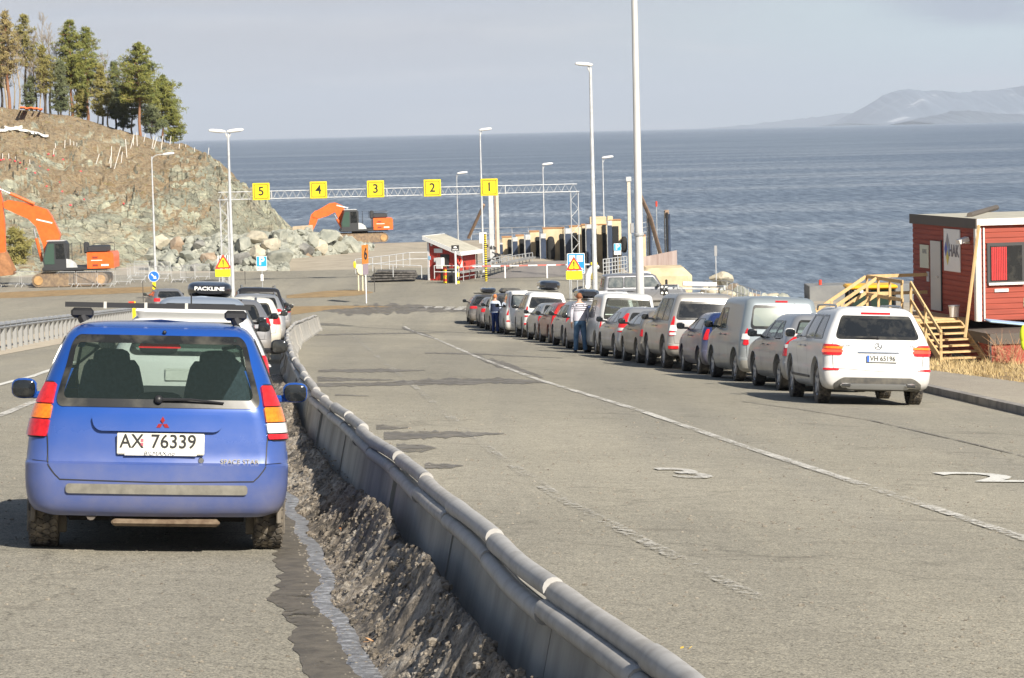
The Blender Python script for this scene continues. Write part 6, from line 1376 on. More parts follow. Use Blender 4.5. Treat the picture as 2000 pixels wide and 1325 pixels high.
# ------------------------------------------------------------------ guardrail on the left
GP = [(-70, 703), (6, 686), (57, 674), (96, 666), (148, 655), (205, 642), (262, 630)]
pts = [G(*p) for p in GP]; L = [0]
for a, b_ in zip(pts, pts[1:]): L.append(L[-1]+(b_-a).length)
def along(pts, L, d):
    for i in range(len(pts)-1):
        if d <= L[i+1] or i == len(pts)-2: return pts[i]+(pts[i+1]-pts[i])*((d-L[i])/(L[i+1]-L[i]))
T = empty('guardrail', 'grey steel guardrail on short posts along the left road', 'guardrail', (0, 0, 0)); rows = []
prof = [(-.02, .57), (.05, .58), (.07, .62), (.03, .655), (.07, .69), (.05, .74), (-.02, .76), (-.05, .76), (-.05, .57)]
for i in range(41):
    p = along(pts, L, L[-1]*i/40); q = along(pts, L, min(L[-1], L[-1]*i/40+.1)); d = (q-p) if i < 40 else d; dd = Vector((d.x, d.y, 0)).normalized(); n = Vector((dd.y, -dd.x, 0)); z = gz(p.x, p.y)
    rows.append([Vector((p.x, p.y, z+hh))+n*u for u, hh in prof])
g = MB(); g.grid(rows, close=True); g.build('rail', mat('weathered rail steel', (.30, .31, .32), .55, .2, var=.2, vs=3), T)
d = .3
while d < L[-1]:
    p = along(pts, L, d); z = gz(p.x, p.y); g = MB(); g.box((p.x, p.y+.1, z+.36), (.10, .10, .8)); g.build('post', mat('dull post steel', (.3, .3, .29), .6, .1), T); d += 1.75
# ------------------------------------------------------------------ concrete barrier with pipes on top
BP = [(1560, 1480), (1375, 1320), (1215, 1205), (1130, 1146), (1042, 1087), (974, 1030), (925, 990), (887, 960), (857, 935), (827, 912), (800, 893), (778, 876), (751, 858), (706, 820), (668, 792), (627, 763), (605, 732), (590, 712), (581, 700), (573, 682), (566, 662), (564, 645), (578, 630), (619, 615)]
bp_ = [G(x, y, .68) for x, y in BP]
for p in bp_: p.z = gz(p.x, p.y)
Lb = [0]
for a, b_ in zip(bp_, bp_[1:]): Lb.append(Lb[-1]+(b_-a).length)
M_BARR = mat('stained barrier concrete', (.27, .255, .225), .9, col2=(.44, .42, .375), vs=2.2, bump=.35, bs=18, bd=.01, stretch=(1, 1, .5))
M_PIPE = mat('grey pipe', (.38, .37, .35), .6, .0, col2=(.27, .255, .235), vs=7, p0=.45, p1=.7)
M_PIPES = [M_PIPE, mat('dusty grey pipe', (.40, .385, .36), .65, col2=(.3, .285, .26), vs=8)]
def frame_at(d):
    p = along(bp_, Lb, max(0, min(Lb[-1]-.01, d))); q = along(bp_, Lb, max(.01, min(Lb[-1], d+.25))); t_ = (q-p); t_.z = 0; t_.normalize(); return Vector((p.x, p.y, gz(p.x, p.y))), t_, Vector((t_.y, -t_.x, 0))
ordn = ['nearest the camera', 'second from the camera', 'third from the camera', 'fourth from the camera', 'fifth from the camera', 'sixth from the camera', 'seventh from the camera', 'eighth from the camera', 'ninth from the camera', 'tenth from the camera']
words_ = 'eleventh twelfth thirteenth fourteenth fifteenth sixteenth seventeenth eighteenth nineteenth twentieth twenty-first twenty-second twenty-third twenty-fourth twenty-fifth twenty-sixth twenty-seventh twenty-eighth twenty-ninth thirtieth thirty-first thirty-second'.split()
ordn += [w+' from the camera' for w in words_]
d = 0.0; k = 0; rnd = random.Random(5)
while d < Lb[-1]-.5:
    sl = 2.0 if d < 30 else 3.9; e = min(d+sl, Lb[-1]); T = empty('concrete_barrier', 'concrete barrier segment topped with grey pipes, %s' % ordn[min(k, len(ordn)-1)], 'barrier', (0, 0, 0), group='concrete barrier between the lanes'); rows = []
    sec = [(-.22, -.05), (-.22, .06), (-.15, .14), (-.075, .50), (-.06, .575), (.065, .575), (.075, .50), (.15, .14), (.22, .06), (.22, -.05)]
    n = max(3, int((e-d)/.5)); jit = rnd.uniform(-.015, .015)
    for i in range(n+1):
        p, t_, nn = frame_at(d+.012+(e-d-.024)*i/n); rows.append([p+nn*(u+jit)+Vector((0, 0, h)) for u, h in sec])
    g = MB(); g.grid(rows); g.add(rows[0], [tuple(range(10))]); g.add(rows[-1], [tuple(range(10))]); g.build('wall', M_BARR, T)
    # lower continuous pipe on the camera's left shoulder, upper pipe in flared sections that slip over each other
    for h, u, r0, r1, nm in ((.568, -.085, .040, .040, 'lower_pipe'), (.645, -.045, .043, .048, 'upper_pipe')):
        pc = []; rr = []; m_ = 10
        for i in range(m_+1):
            s_ = d+(e-d)*i/m_; p, t_, nn = frame_at(s_); sag = .012*math.sin(k*2.1+(h > .6)*2)+(.012*(.5-i/m_) if h > .6 else .006*math.sin(s_*1.1))
            pc.append(p+nn*(u+.012*math.sin(k*1.7)*(h > .6)+.008*math.sin(s_*1.2))+Vector((0, 0, h+sag))); rr.append(r0 if i < m_-3 else r0+(r1-r0)*min(1, (i-m_+3)/2.0) if h > .6 else r0)
        g = MB(); g.tube(pc, rr, 14); g.build(nm, M_PIPES[k % 3 == 1], T, ang=50)
    d = e; k += 1
# snow bank: old grey gritty snow and slush against the barrier, with a frozen gutter on its left
BK = [(G(740+40, 1400), G(1200, 1420)), ]
m, t, b, L_ = nodes_mat('dirty snow bank'); co = N(t, 'ShaderNodeTexCoord').outputs['Object']
c = ramp(t, noise_of(t, co, 3.0, 9, .74), [(.30, (.035, .03, .025)), (.42, (.12, .105, .085)), (.52, (.29, .245, .19)), (.62, (.43, .395, .34)), (.72, (.17, .13, .085)), (.82, (.50, .50, .50))])
c = mixc(t, 1, c, ramp(t, noise_of(t, co, 45, 4, .8), [(.32, (.4, .38, .36)), (.5, (1, 1, 1)), (.7, (1.5, 1.5, 1.5))]), 'MULTIPLY')
L_(c, b.inputs['Base Color']); b.inputs['Roughness'].default_value = .6
bp2 = N(t, 'ShaderNodeBump'); bp2.inputs['Strength'].default_value = 1; bp2.inputs['Distance'].default_value = .05; L_(noise_of(t, co, 14, 7, .75), bp2.inputs['Height']); L_(bp2.outputs[0], b.inputs['Normal']); M_SNOW = m
GUT = [G(*p) for p in ((790, 1400), (740, 1325), (700, 1250), (655, 1180), (640, 1100), (600, 1030), (565, 960))]
def bank_of(q):
    best = min(range(0, 300), key=lambda i: (along(bp_, Lb, i*.1)-q).length); return best*.1, max(.3, (along(bp_, Lb, best*.1)-q).length-.2)
BW = sorted(bank_of(q) for q in GUT); BW.append((BW[-1][0]+6, .75)); BW.append((60, .8))
def bank_w(d): return lerp_tab(BW, d)
rows = []; nb = 1300
for i in range(nb+1):
    d = 1.0+46*(i/nb)**1.25; p, t_, nn = frame_at(d); wv = 1+.04*math.sin(d*2.9)+.10*noise.noise((d*.8, 2, 0)); hgt = lerp_tab([(0, .45), (7, .45), (12, .44), (16, .26), (22, .3), (27, .45), (34, .42), (40, .25), (50, .1)], d)*(1+.25*noise.noise((d*.6, 0, 5))); row = []
    w = bank_w(d)*wv
    for j in range(37):
        u = j/36; x = -.20-w*(1-u) ; 
        prof = (u**1.5)*hgt*(1 if u < .85 else 1-((u-.85)/.15)**2*.35)
        q = p+nn*x; nz_ = .03*noise.fractal((q.x*4, q.y*4, 0), .8, 2.1, 4)+.022*noise.fractal((q.x*16, q.y*16, 3), .6, 2.2, 4)+.02*abs(noise.noise((q.x*11, q.y*11, 3)))
        row.append(Vector((q.x, q.y, gz(q.x, q.y)+.012+prof+nz_*min(1, u*5)*1.1)))
    rows.append(row)
g = MB(); g.grid(rows); structure(g.build('snow_bank', M_SNOW, ang=40)); BANK = BVHTree.FromPolygons([Vector(v) for v in g.v], g.f)
M_ICE = mat('dirty gutter ice', (.16, .155, .15), .35, col2=(.48, .49, .51), vs=16, p0=.46, p1=.7, bump=.7, bs=40, bd=.02); M_SLUSH = mat('wet grit beside the ice', (.085, .075, .06), .7, col2=(.16, .14, .11), vs=7, bump=.4, bs=30, bd=.02); ragged(M_SLUSH, .68, .12, 9); ragged(M_ICE, .66, .12, 14)
for nm, xo, wd_, mt_, hh, sd in (('slush_edge', -.16, .34, M_SLUSH, .012, 3), ('gutter_ice', -.03, .20, M_ICE, .014, 8)):
    rows = []
    for i in range(401):
        d = .8+40*(i/400)**1.2; p, t_, nn = frame_at(d); x = -.20-bank_w(d)*(1+.04*math.sin(d*2.9)+.10*noise.noise((d*.8, 2, 0)))+xo; w = wd_*(.8+.4*noise.noise((d*1.3, sd, 0))+.18*noise.noise((d*3.7, sd, 0))); row = []
        for j in range(5): q = p+nn*(x+w*(j/4-.6)+.04*noise.noise((d*4, sd, 1))); row.append(on(q.x, q.y, (hh if 0 < j < 4 else .004)))
        rows.append(row)
    g = MB(); g.grid(rows); structure(g.build(nm, mt_, ang=60))
from mathutils.bvhtree import BVHTree
g = MB(); rnd = random.Random(9)
for i in range(3800):
    d = 1+40*rnd.random()**1.3; p, t_, nn = frame_at(d); w = bank_w(d); q = p+nn*(-.2-w*rnd.uniform(-.0, 1.0)**.8*1.45 if rnd.random() < .8 else rnd.uniform(.25, .8)); u = max(0, min(1, 1-(-.2-((q-p).dot(nn)))/w)); s_ = rnd.uniform(.004, .013)
    if (q-p).dot(nn) > -.2: z = .0; s_ *= .6
    else: z = (u**1.6)*.3+.01
    c = on(q.x, q.y, z); g.blob(c, (s_*1.1, s_*.8, s_*.6), 5, 3, rot=Matrix.Rotation(rnd.uniform(0, 3), 3, 'Z'))
cg = MB()
for i in range(7000):
    d = .8+26*rnd.random()**1.5; p, t_, nn = frame_at(d); w = bank_w(d); q = p+nn*(-.22-w*rnd.random()); h_ = BANK.ray_cast(Vector((q.x, q.y, q.z+3)), Vector((0, 0, -1)))
    if h_[0] is None or noise.noise((q.x*3, q.y*3, 8)) < -.12: continue
    s_ = rnd.uniform(.004, .012)*(1+d*.03)*(2.2 if rnd.random() < .06 else 1); cg.blob(h_[0]+Vector((0, 0, s_*.2)), (s_*rnd.uniform(.8, 1.4), s_, s_*rnd.uniform(.6, 1)), 5, 3, rot=Matrix.Rotation(rnd.uniform(0, 3), 3, 'Z'))
structure(cg.build('snow_crumbs', M_SNOW, smooth=False, norm=False), 'stuff')
for i in range(6500):
    y = 7.5+rnd.random()**1.6*34; x = rnd.uniform(-.34*y, .2*y+.5); q = noise.noise((x*.8, y*.25, 2)); 
    if q < -.15 and rnd.random() < .8: continue
    s_ = rnd.uniform(.003, .009)*(1+y*.02)*(1.8 if rnd.random() < .04 else 1); g.blob(on(x, y, s_*.3), (s_*1.1, s_*.9, s_*.6), 5, 3)
structure(g.build('grit', mat('road grit', (.12, .105, .085), .9, col2=(.3, .27, .22), vs=20), smooth=False), 'stuff')
# litter on the bank
def leafy(px, py, label, name, mt, s_, n, seed):
    rnd = random.Random(seed); c = G(px, py, .12); g = MB()
    for _ in range(n):
        p = c+Vector((rnd.gauss(0, s_), rnd.gauss(0, s_*.6), abs(rnd.gauss(0, s_*.3))+.01)); a = Matrix.Rotation(rnd.uniform(0, 6), 3, 'Z') @ Matrix.Rotation(rnd.uniform(-.8, .8), 3, 'X'); l = s_*.9
        g.prism([(0, -l*.5), (l*.35, 0), (0, l*.5), (-l*.35, 0)], 0, .002, Matrix.Translation(p) @ a.to_4x4())
    o = g.build(name, mt, None, smooth=False); tag(o, label, 'litter')
leafy(680, 1038, 'clump of orange dead leaves on the snow bank', 'dead_leaves', mat('orange dead leaf', (.50, .20, .06), .8, var=.3, vs=30), .03, 26, 1)
leafy(714, 1262, 'single tan leaf at the edge of the gutter ice', 'dead_leaf', mat('tan leaf', (.58, .33, .16), .8), .045, 2, 4)
leafy(785, 1218, 'crumpled white and purple wrapper on the snow bank', 'wrapper', mat('wrapper', (.65, .62, .66), .4, col2=(.2, .12, .4), vs=30), .022, 9, 3)
leafy(1362, 1271, 'tiny yellow leaf on the road right of the barrier', 'dead_leaf', mat('yellow leaf', (.6, .4, .06), .8), .03, 2, 5)
c = G(672, 1108, .02); g = boulder_mb(c, .045, 5); tag(g.build('pebble', RK[1], ang=20), 'flat pale stone lying in the dark gutter slush', 'stone')
c = G(812, 1112, .18); g = MB(); g.tube([c+Vector((-.03, -.02, 0)), c+Vector((0, 0, .02)), c+Vector((.02, .04, .02))], .005, 5); tag(g.build('twig', mat('pale twig', (.5, .38, .2), .8)), 'curved pale twig lying on the snow bank', 'twig')
# ------------------------------------------------------------------ ticket booth, railings, ramp, ferry dock
M_BRED = mat('booth red boards', (.42, .045, .03), .7, var=.18, vs=6); M_CREAM = mat('cream sunlit concrete', (.66, .53, .34), .9, col2=(.46, .36, .22), vs=.9, bump=.4, bs=5, bd=.04)
M_ROOFG = mat('pale roofing felt', (.40, .38, .31), .9, var=.12, vs=2); M_NAVY = mat('dark blue fender panel', (.03, .045, .08), .5, var=.3, vs=2); M_TIRE = mat('old black rubber', (.015, .015, .015), .8)
M_RUSTW = mat('rusty corrugated steel', (.30, .22, .19), .8, .1, col2=(.44, .36, .32), vs=.8, stretch=(1, 1, .3)); M_BRWN = mat('brown brace', (.28, .19, .13), .8, var=.2)
YBT = 186.0
P0, P1 = at(837, 541, YBT+1.2), at(893, 543, YBT-.4); P2 = P1+Vector((.75+.45, 3.0, 0)); zb = gz(P1.x, P1.y)
for p in (P0, P1, P2): p.z = zb
P3 = P0+P2-P1; c0 = (P0+P1+P2+P3)/4; T = empty('ticket_booth', 'small red booth with a sloping pale roof and white trim', 'booth', c0); bl = lambda p, h: Vector((p.x-c0.x, p.y-c0.y, h))
hA, hB = 2.72, 1.92; g = MB()
V = [bl(P0, 0), bl(P1, 0), bl(P2, 0), bl(P3, 0), bl(P0, hA), bl(P1, hB), bl(P2, hB), bl(P3, hA)]
g.add(V, [(0, 1, 5, 4), (1, 2, 6, 5), (2, 3, 7, 6), (3, 0, 4, 7), (4, 5, 6, 7)])
u1 = (V[1]-V[0]).normalized(); u2 = (V[2]-V[1]).normalized(); g.build('wall', M_BRED, T)
n1_ = Vector((u1.y, -u1.x, 0)); n2_ = Vector((u2.y, -u2.x, 0))
for k in range(9):
    a = V[0].lerp(V[1], (k+.5)/9)+n1_*.012; hh = hA+(hB-hA)*(k+.5)/9; g = MB(); g.bar(a, a+Vector((0, 0, hh-.02)), .04, .02, up=n1_); g.build('batten', M_BRED, T)
o = .32; ra = (V[5]-V[4]).normalized(); R0, R1, R2, R3 = V[4]-ra*o-u2*.25, V[5]+ra*(o+.15)-u2*.25, V[6]+ra*(o+.15)+u2*.3, V[7]-ra*o+u2*.3; up_ = Vector((0, 0, .05))
g = MB(); g.add([R0+up_, R1+up_, R2+up_, R3+up_, R0+up_*2.6, R1+up_*2.6, R2+up_*2.6, R3+up_*2.6], [(0, 1, 5, 4), (1, 2, 6, 5), (2, 3, 7, 6), (3, 0, 4, 7), (4, 5, 6, 7), (0, 3, 2, 1)]); rf = g.build('roof', M_ROOFG, T)
for a, b_ in ((R0, R1), (R1, R2), (R3, R0)):
    g = MB(); nn = (b_-a).cross(Vector((0, 0, 1))).normalized()*.025; g.bar(a+nn+Vector((0, 0, .03)), b_+nn+Vector((0, 0, .03)), .03, .26); g.build('fascia', M_WHITE, rf)
for p, h in ((V[0], hA), (V[1], hB)): g = MB(); q = p+n1_*.03+u1*(.07 if p is V[0] else -.07); g.bar(q, q+Vector((0, 0, h-.03)), .16, .05, up=n1_); g.build('corner_board', M_WHITE, T)
def on_face(u, z, w, h, nm, mt, base=V[0], ud=u1, nd=n1_, th=.03, par=T):
    g = MB(); c = base+ud*u+nd*(.035+th/2)+Vector((0, 0, z)); M = Matrix((ud, -nd, Vector((0, 0, 1)))).transposed(); g.box(c, (w, th, h), M); return g.build(nm, mt, par)
on_face(.36, 2.37, .15, .17, 'notice', M_WHITE); on_face(.95, 1.98, .72, .28, 'notice_board', M_WHITE); on_face(.68, 1.36, .22, .28, 'notice', M_WHITE); on_face(.16, 1.5, .2, .24, 'blue_notice', mat('pale blue notice', (.35, .6, .8), .5))
on_face(1.22, 1.17, .50, .72, 'cabinet', M_WHITE, th=.3); on_face(1.5, .9, .75, 1.7, 'doorway', mat('dark doorway', (.02, .018, .016), .7), th=.012)
on_face(.65, 1.25, .32, .75, 'side_window', M_SWHITE, V[1], u2, n2_); on_face(.15, .95, .25, .6, 'lifebuoy_board', M_SWHITE, V[1], u2, n2_)
c = V[1]+u2*.16+n2_*.12+Vector((0, 0, 1.35)); g = MB(); g.tube([c+(u2*math.cos(a)+Vector((0, 0, math.sin(a))))*.27 for a in [2*PI*i/20 for i in range(21)]], .06, 8); tag(g.build('lifebuoy', M_SRED, None), 'red lifebuoy on the right side of the ticket booth', 'lifebuoy').location = T.location
g = MB(); q = V[2]+n2_*.1; g.tube([q+Vector((0, 0, hB-.05)), q+Vector((0, 0, 0))], .04, 8); g.build('drainpipe', M_INK, T)
def rail(name, label, tops, h=1.0, bars=2, r=.028, step=1.6, mt=None, Y=None, zs=None):
    """railing: tops are pixels of its top rail; h metres high"""
    P = [at(x, y, Yp) for x, y, Yp in tops]; T = empty(name, label, 'railing', P[0]); o = P[0]
    for k in range(bars):
        g = MB(); g.tube([p-o-Vector((0, 0, h*k/bars*.95)) for p in P], r, 6); g.build('rail', mt or M_GALVW, T)
    for a, b_ in zip(P, P[1:]):
        n = max(1, round((b_-a).length/step))
        for i in range(n+(b_ is P[-1])): p = a+(b_-a)*i/n-o; g = MB(); g.tube([p, p-Vector((0, 0, h))], r, 6); g.build('post', mt or M_GALVW, T)
    return T
rail('railing', 'low white railing left of the booth, behind the dark mats', [(694, 507, 196), (760, 499, 202), (800, 493.5, 206), (836, 493, 206)], 1.0, 2)
rail('railing', 'white railing in front of the dark stack of mats', [(712, 515, 182), (823, 519.5, 181)], .8, 1, step=1.75)
rail('railing', 'white railing in front of the ticket booth door', [(848, 519, 182), (895, 519.5, 182)], .85, 2, step=1.7)
rail('railing', 'railing on the breakwater behind the booth and fender piers', [(920, 447, 246), (1000, 445, 244), (1064, 442.5, 240), (1140, 440, 236)], 1.0, 2, step=2.6)
rail('railing', 'lower side railing of the ramp walkway, nearest the booth', [(893, 524, 184), (950, 514, 190), (1007, 499, 200), (1040, 494, 206)], 1.0, 3, step=1.3, mt=M_GALV)
rail('railing', 'far side railing of the ramp walkway', [(925, 512, 196), (1000, 497, 206)], .95, 3, step=1.1, mt=M_GALV)
rail('railing', 'railing between the thick lamp post and the mast', [(1178, 507, 184), (1224, 501, 188)], 1.35, 5, step=.55)
rail('railing', 'shore railing descending right beyond the parked vans', [(1378, 548, 165), (1420, 549, 162), (1440, 555, 158), (1485, 570, 148)], 1.0, 2, r=.022, step=1.7, mt=M_GALV)
g = MB(); P = [at(895, 533, 185), at(960, 522, 190), at(1010, 509, 198), at(1040, 503, 205)]
for i in range(3): g.bar(P[i], P[i+1], .5, .12)
tag(g.build('walkway', mat('grey walkway grating', (.24, .24, .23), .7, var=.2)), 'grey metal walkway rising beside the ferry ramp', 'walkway')
g = MB(); A_ = [at(940, 541, 187.5), at(1150, 543, 187.5)]; B_ = [at(1035, 521, 203), at(1142, 520, 203)]
rows = []
for i in range(13):
    t_ = i/12; a, b_ = A_[0].lerp(B_[0], t_), A_[1].lerp(B_[1], t_); z = gz(a.x, a.y)+.02+t_**1.5*.35
    rows.append([Vector((a.x+(b_.x-a.x)*j/8, a.y+(b_.y-a.y)*j/8, z)) for j in range(9)])
g.grid(rows); structure(g.build('ramp', asphalt('greyish ramp surface', (.24, .225, .215), (.30, .28, .26), (.14, .13, .12), .6, .4), ang=60))
# boom gate
P = [at(905, 521, 183), at(1158, 516.5, 183)]; T = empty('boom_gate', 'long red and white boom across the ferry ramp', 'barrier', P[0]); n = 14
for k in range(n):
    g = MB(); g.bar((P[1]-P[0])*k/n, (P[1]-P[0])*(k+1)/n, .05, .08); g.build('boom', M_SWHITE if k % 2 else mat('faded red band', (.6, .16, .13), .6), T)
for px in (986, 1068): p = at(px, 519, 183)-P[0]; g = MB(); g.tube([p, p+Vector((0, 0, -.82))], .05, 6); g.build('hanging_rod', M_SWHITE, T)
p = at(1160, 516, 183); T = empty('boom_motor', 'yellow housing at the right end of the boom', 'housing', on(p.x, 183)); g = MB(); g.box((0, 0, .5), (.35, .35, 1.0), bev=.04); g.box((0, -.05, 1.05), (.45, .3, .22), bev=.05); g.build('housing', M_YEL, T)
# white concrete barrier curve and pipes by the ramp
g = MB(); P = [at(1148, 548, 168), at(1152, 530, 172), at(1158, 521, 176)]
g.tube([at(1148, 560, 166), at(1148, 540, 168), at(1153, 528, 170), at(1160, 522, 172), at(1166, 522, 174)], .16, 8); tag(g.build('bent_pipe', M_SWHITE), 'white bent barrier pipe left of the thick lamp post', 'pipe')
# striped pole, columns
def striped(px, y0, y1, Y, r, label, name='striped_pole', ca=M_YEL, cb=M_INK, nb=22):
    a, b_ = at(px, y0, Y), at(px, y1, Y); b_.x = a.x; z = gz(a.x, Y); T = empty(name, label, 'pole', (a.x, Y, z)); H = b_.z-z
    g = MB(); g.tube([(0, 0, 0), (0, 0, H)], r, 10); p = g.build('post', ca, T)
    for k in range(nb):
        zz = H*(k+.3)/nb; g = MB(); g.tube([(0, 0, zz), (0, 0, zz+H/nb*.5)], r*1.04, 10); g.build('band', cb, p)
    return T
striped(949.5, 543, 457, 184.5, .085, 'yellow and black striped height pole right of the booth')
striped(869, 543, 519, 183, .12, 'short red and yellow bollard by the booth door', 'bollard', M_YEL, M_SRED, 3); striped(894, 543, 521, 182.5, .12, 'short yellow bollard beside the black bin', 'bollard', M_YEL, M_INK, 2)
p = at(882, 543, 183.6); T = empty('waste_bin', 'black wheeled bin in front of the booth', 'bin', on(p.x, 183.6)); g = MB(); g.box((0, 0, .42), (.62, .6, .8), bev=.06); g.build('body', M_BLACK, T); g = MB(); g.box((0, 0, .87), (.68, .66, .1), bev=.04); g.build('lid', M_DKPLA, T)
T, z = post_sign('notice_sign', 'black notice board with white print on a white post before the booth', 889, 485, 181.5, r=.06, top=-.1, mt=M_WHITE); g = MB(); g.box((0, 0, z), (.5, .04, .37)); p = g.build('panel', M_INK, T)
g = MB(); g.blob((0, -.03, z+.05), (.11, .01, .06), 10, 6); g.box((0, -.025, z-.07), (.36, .01, .025)); g.box((0, -.025, z-.12), (.38, .01, .025)); g.build('print', M_SWHITE, p)
def column(name, label, x0, x1, yt, yb, Y, mt, extra=None, cat='column', dep=None, low=None):
    a, b_ = at(x0, yt, Y), at(x1, yt, Y); z1 = a.z; z0 = at((x0+x1)/2, yb, Y).z if low is None else low; w = b_.x-a.x; dep = dep or w; T = empty(name, label, cat, ((a.x+b_.x)/2, Y+dep/2, z0)); g = MB(); g.box((0, 0, (z1-z0)/2), (w, dep, z1-z0), bev=min(.05, w*.15)); g.build('shaft', mt, T)
    return T, w, z1-z0
column('lift_tower', 'thick pale grey lifting tower under the number one sign', 953.5, 963, 380, 515, 206, M_GALVW)
T, w, h = column('lift_tower', 'slim cream and brown lifting tower right of the thick one', 968, 973.5, 380, 515, 207, mat('cream tower paint', (.56, .5, .4), .6, var=.1)); g = MB(); g.box((-w/2-.06, 0, h/2), (.1, .15, h)); g.build('edge_strip', M_BRWN, T)
T, w, h = column('lift_tower', 'cream tower with a square cap beside the tallest mast', 1224.5, 1231, 352, 560, 176, MATS['cream tower paint']); g = MB(); g.box((0, 0, h+.05), (w*1.6, w*1.6, .3), bev=.02); g.build('cap', M_GALVW, T); g = MB(); g.box((w*.8, -.1, h*.55), (w*.9, .1, .6)); g.build('cabinet', M_BACK, T)
for pts_, lab, r in (([(915, 465, 214), (945, 400, 212)], 'leaning brown brace left of the number one sign', .12), ([(1243, 365, 196), (1270, 425, 200), (1290, 497, 204)], 'long leaning brown brace right of the tallest mast', .15)):
    g = MB(); g.tube([at(*p) for p in pts_], r, 8); tag(g.build('brace', M_BRWN), lab, 'brace')
g = MB(); g.box(at(943.5, 465, 190), (.5, .05, .72)); tag(g.build('notice_board', M_SWHITE), 'small white panel behind the striped height pole', 'board')
# tangle of pipes at the tower feet
g = MB(); rnd = random.Random(2)
for k in range(14):
    a = at(rnd.uniform(950, 978), rnd.uniform(480, 515), 205); g.tube([a, a+Vector((rnd.uniform(-.6, .6), rnd.uniform(-.3, .3), rnd.uniform(-.4, .4)))], .05, 5)
    g.box(a, (.22, .2, .2))
tag(g.build('hydraulic_gear', mat('dark hydraulic gear', (.05, .05, .05), .6, .3)), 'dark hydraulic machinery at the foot of the lifting towers', 'machinery')
# fender piers: concrete leaves with dark panels
def zof(px, py, Y): return at(px, py, Y).z
def pier(label, Y, con, dark=(), panel=None, tyre=None, dep=1.6):
    x0 = at(con[0], 480, Y).x; T = empty('fender_pier', label, 'pier', (x0, Y, -1), group='concrete fender piers of the ferry berth')
    def bx(nm, a, b_, yt, yb, yy, d, mt, r=0.03):
        xa, xb = at(a, yt, Y+yy).x-x0, at(b_, yt, Y+yy).x-x0; zt = zof((a+b_)/2, yt, Y)+1; zz = 0 if yb is None else zof((a+b_)/2, yb, Y)+1
        g = MB(); g.box(((xa+xb)/2, yy+d/2, (zt+zz)/2), (xb-xa, d, zt-zz), bev=r); return g.build(nm, mt, T)
    bx('concrete', con[0], con[1], con[2], None, 0, dep, M_CREAM, .06)
    if len(con) > 3: bx('concrete_cap', con[3][0], con[3][1], con[3][2], con[2]+2, .3, dep*.7, M_CREAM, .05)
    g = MB(); g.box((at((con[0]+con[1])/2, con[2], Y).x-x0, dep/2, zof(con[0], con[2], Y)+1.02), ((con[1]-con[0])/pxm(Y)*1.04, dep*1.03, .06)); g.build('rusty_edge', mat('rusty concrete edge', (.42, .22, .1), .9, var=.2), T)
    for a, b_, yt in dark: bx('rubber_slot', a, b_, yt, None, -.12, .2, M_TIRE)
    if panel:
        a, b_, yt, yc = panel; bx('fender_panel', a, b_, yc, None, -.75, .22, M_NAVY); bx('panel_cap', a, b_, yt, yc-.3, -.72, .18, M_GALVW); bx('guide_post', a-2.2, a-.7, yt-1, None, -.85, .15, M_GALV)
    if tyre:
        cx, cy, rx_, rz_ = tyre; c = at(cx, cy, Y-.35); g = MB(); rr = rz_/pxm(Y); g.blob((c.x-x0, -.35, c.z+1), (rx_/pxm(Y), .3, rr), 20, 12, sq=.6); g.build('tyre_fender', M_TIRE, T)
pier('leftmost narrow fender pier behind the ramp railing', 226, (980, 999, 464), [(992, 999.5, 468)], (976, 982, 474, 478))
pier('second fender pier from the left with a dark slot', 223, (1007, 1023, 461), [(1015, 1023.5, 467)], (1001, 1011, 463, 472))
pier('third fender pier from the left, right of a dark blue panel', 220, (1034, 1053, 453), [(1046, 1053.5, 463)], (1026, 1036, 458, 469))
pier('widest fender pier with a big round black tyre fender', 217, (1060, 1102, 447), [(1093, 1101.5, 457)], (1056, 1066, 456, 466), (1076, 487, 8, 25))
pier('fender pier seen through the gantry column', 214, (1112, 1135, 443), [(1118, 1127, 455)], (1104, 1115, 446, 457))
pier('highest fender pier, crossed by the thick lamp post', 211, (1136, 1186, 440, (1152, 1184, 424)), [(1136, 1143.5, 446), (1176, 1183.5, 440)], (1145, 1165, 438, 447))
pier('rightmost fender pier with a rounded black slot', 208, (1190, 1213, 431, (1186, 1197, 423)), [(1196, 1208, 442)], (1187, 1195.5, 431, 441), (1219, 478, 6, 16))
pier('low concrete block right of the tallest mast', 206, (1243, 1261, 461), [])
for a, b_, yt, yb, Y, lab in ((1264, 1273.5, 421, 500, 205, 'black pile cluster left of the red topped mast'), (1298, 1310, 412, 495, 208, 'tall black pile cluster at the outer end of the berth')):
    T = empty('mooring_pile', lab, 'pile', (at((a+b_)/2, yb, Y).x, Y, -1.5)); z = zof((a+b_)/2, yt, Y)+1.5; w = (b_-a)/pxm(Y)
    for k, (dx, mt_, r) in enumerate(((-w*.38, M_RUBBER, w*.11), (0, M_TIRE, w*.2), (w*.3, M_NAVY, w*.22))): g = MB(); g.tube([(dx, 0, 0), (dx, 0, z-.12*k)], r, 10); g.build('pile', mt_, T)
    g = MB(); g.box((0, .3, z-.25), (w*.7, .3, .6)); g.build('cap', M_BRWN, T)
T = empty('beacon_mast', 'thin white mast with a red top at the outer berth', 'mast', (at(1283, 450, 214).x, 214, 0)); z = zof(1283, 396, 214); g = MB(); g.tube([(0, 0, 0), (0, 0, z)], .035, 6); g.build('pole', M_GALV, T); g = MB(); g.tube([(0, 0, z-.3), (0, 0, z+.1)], .07, 8); g.build('red_top', M_SRED, T)
rail('railing', 'distant ladder railings behind the leaning brace', [(1248, 437, 220), (1276, 431, 220)], 1.6, 4, step=.9, r=.02)
g = MB(); a, b_ = at(1247, 504, 184), at(1322, 489, 196); n = 30; h = [1.07, 1.18]
rows = [[], []]
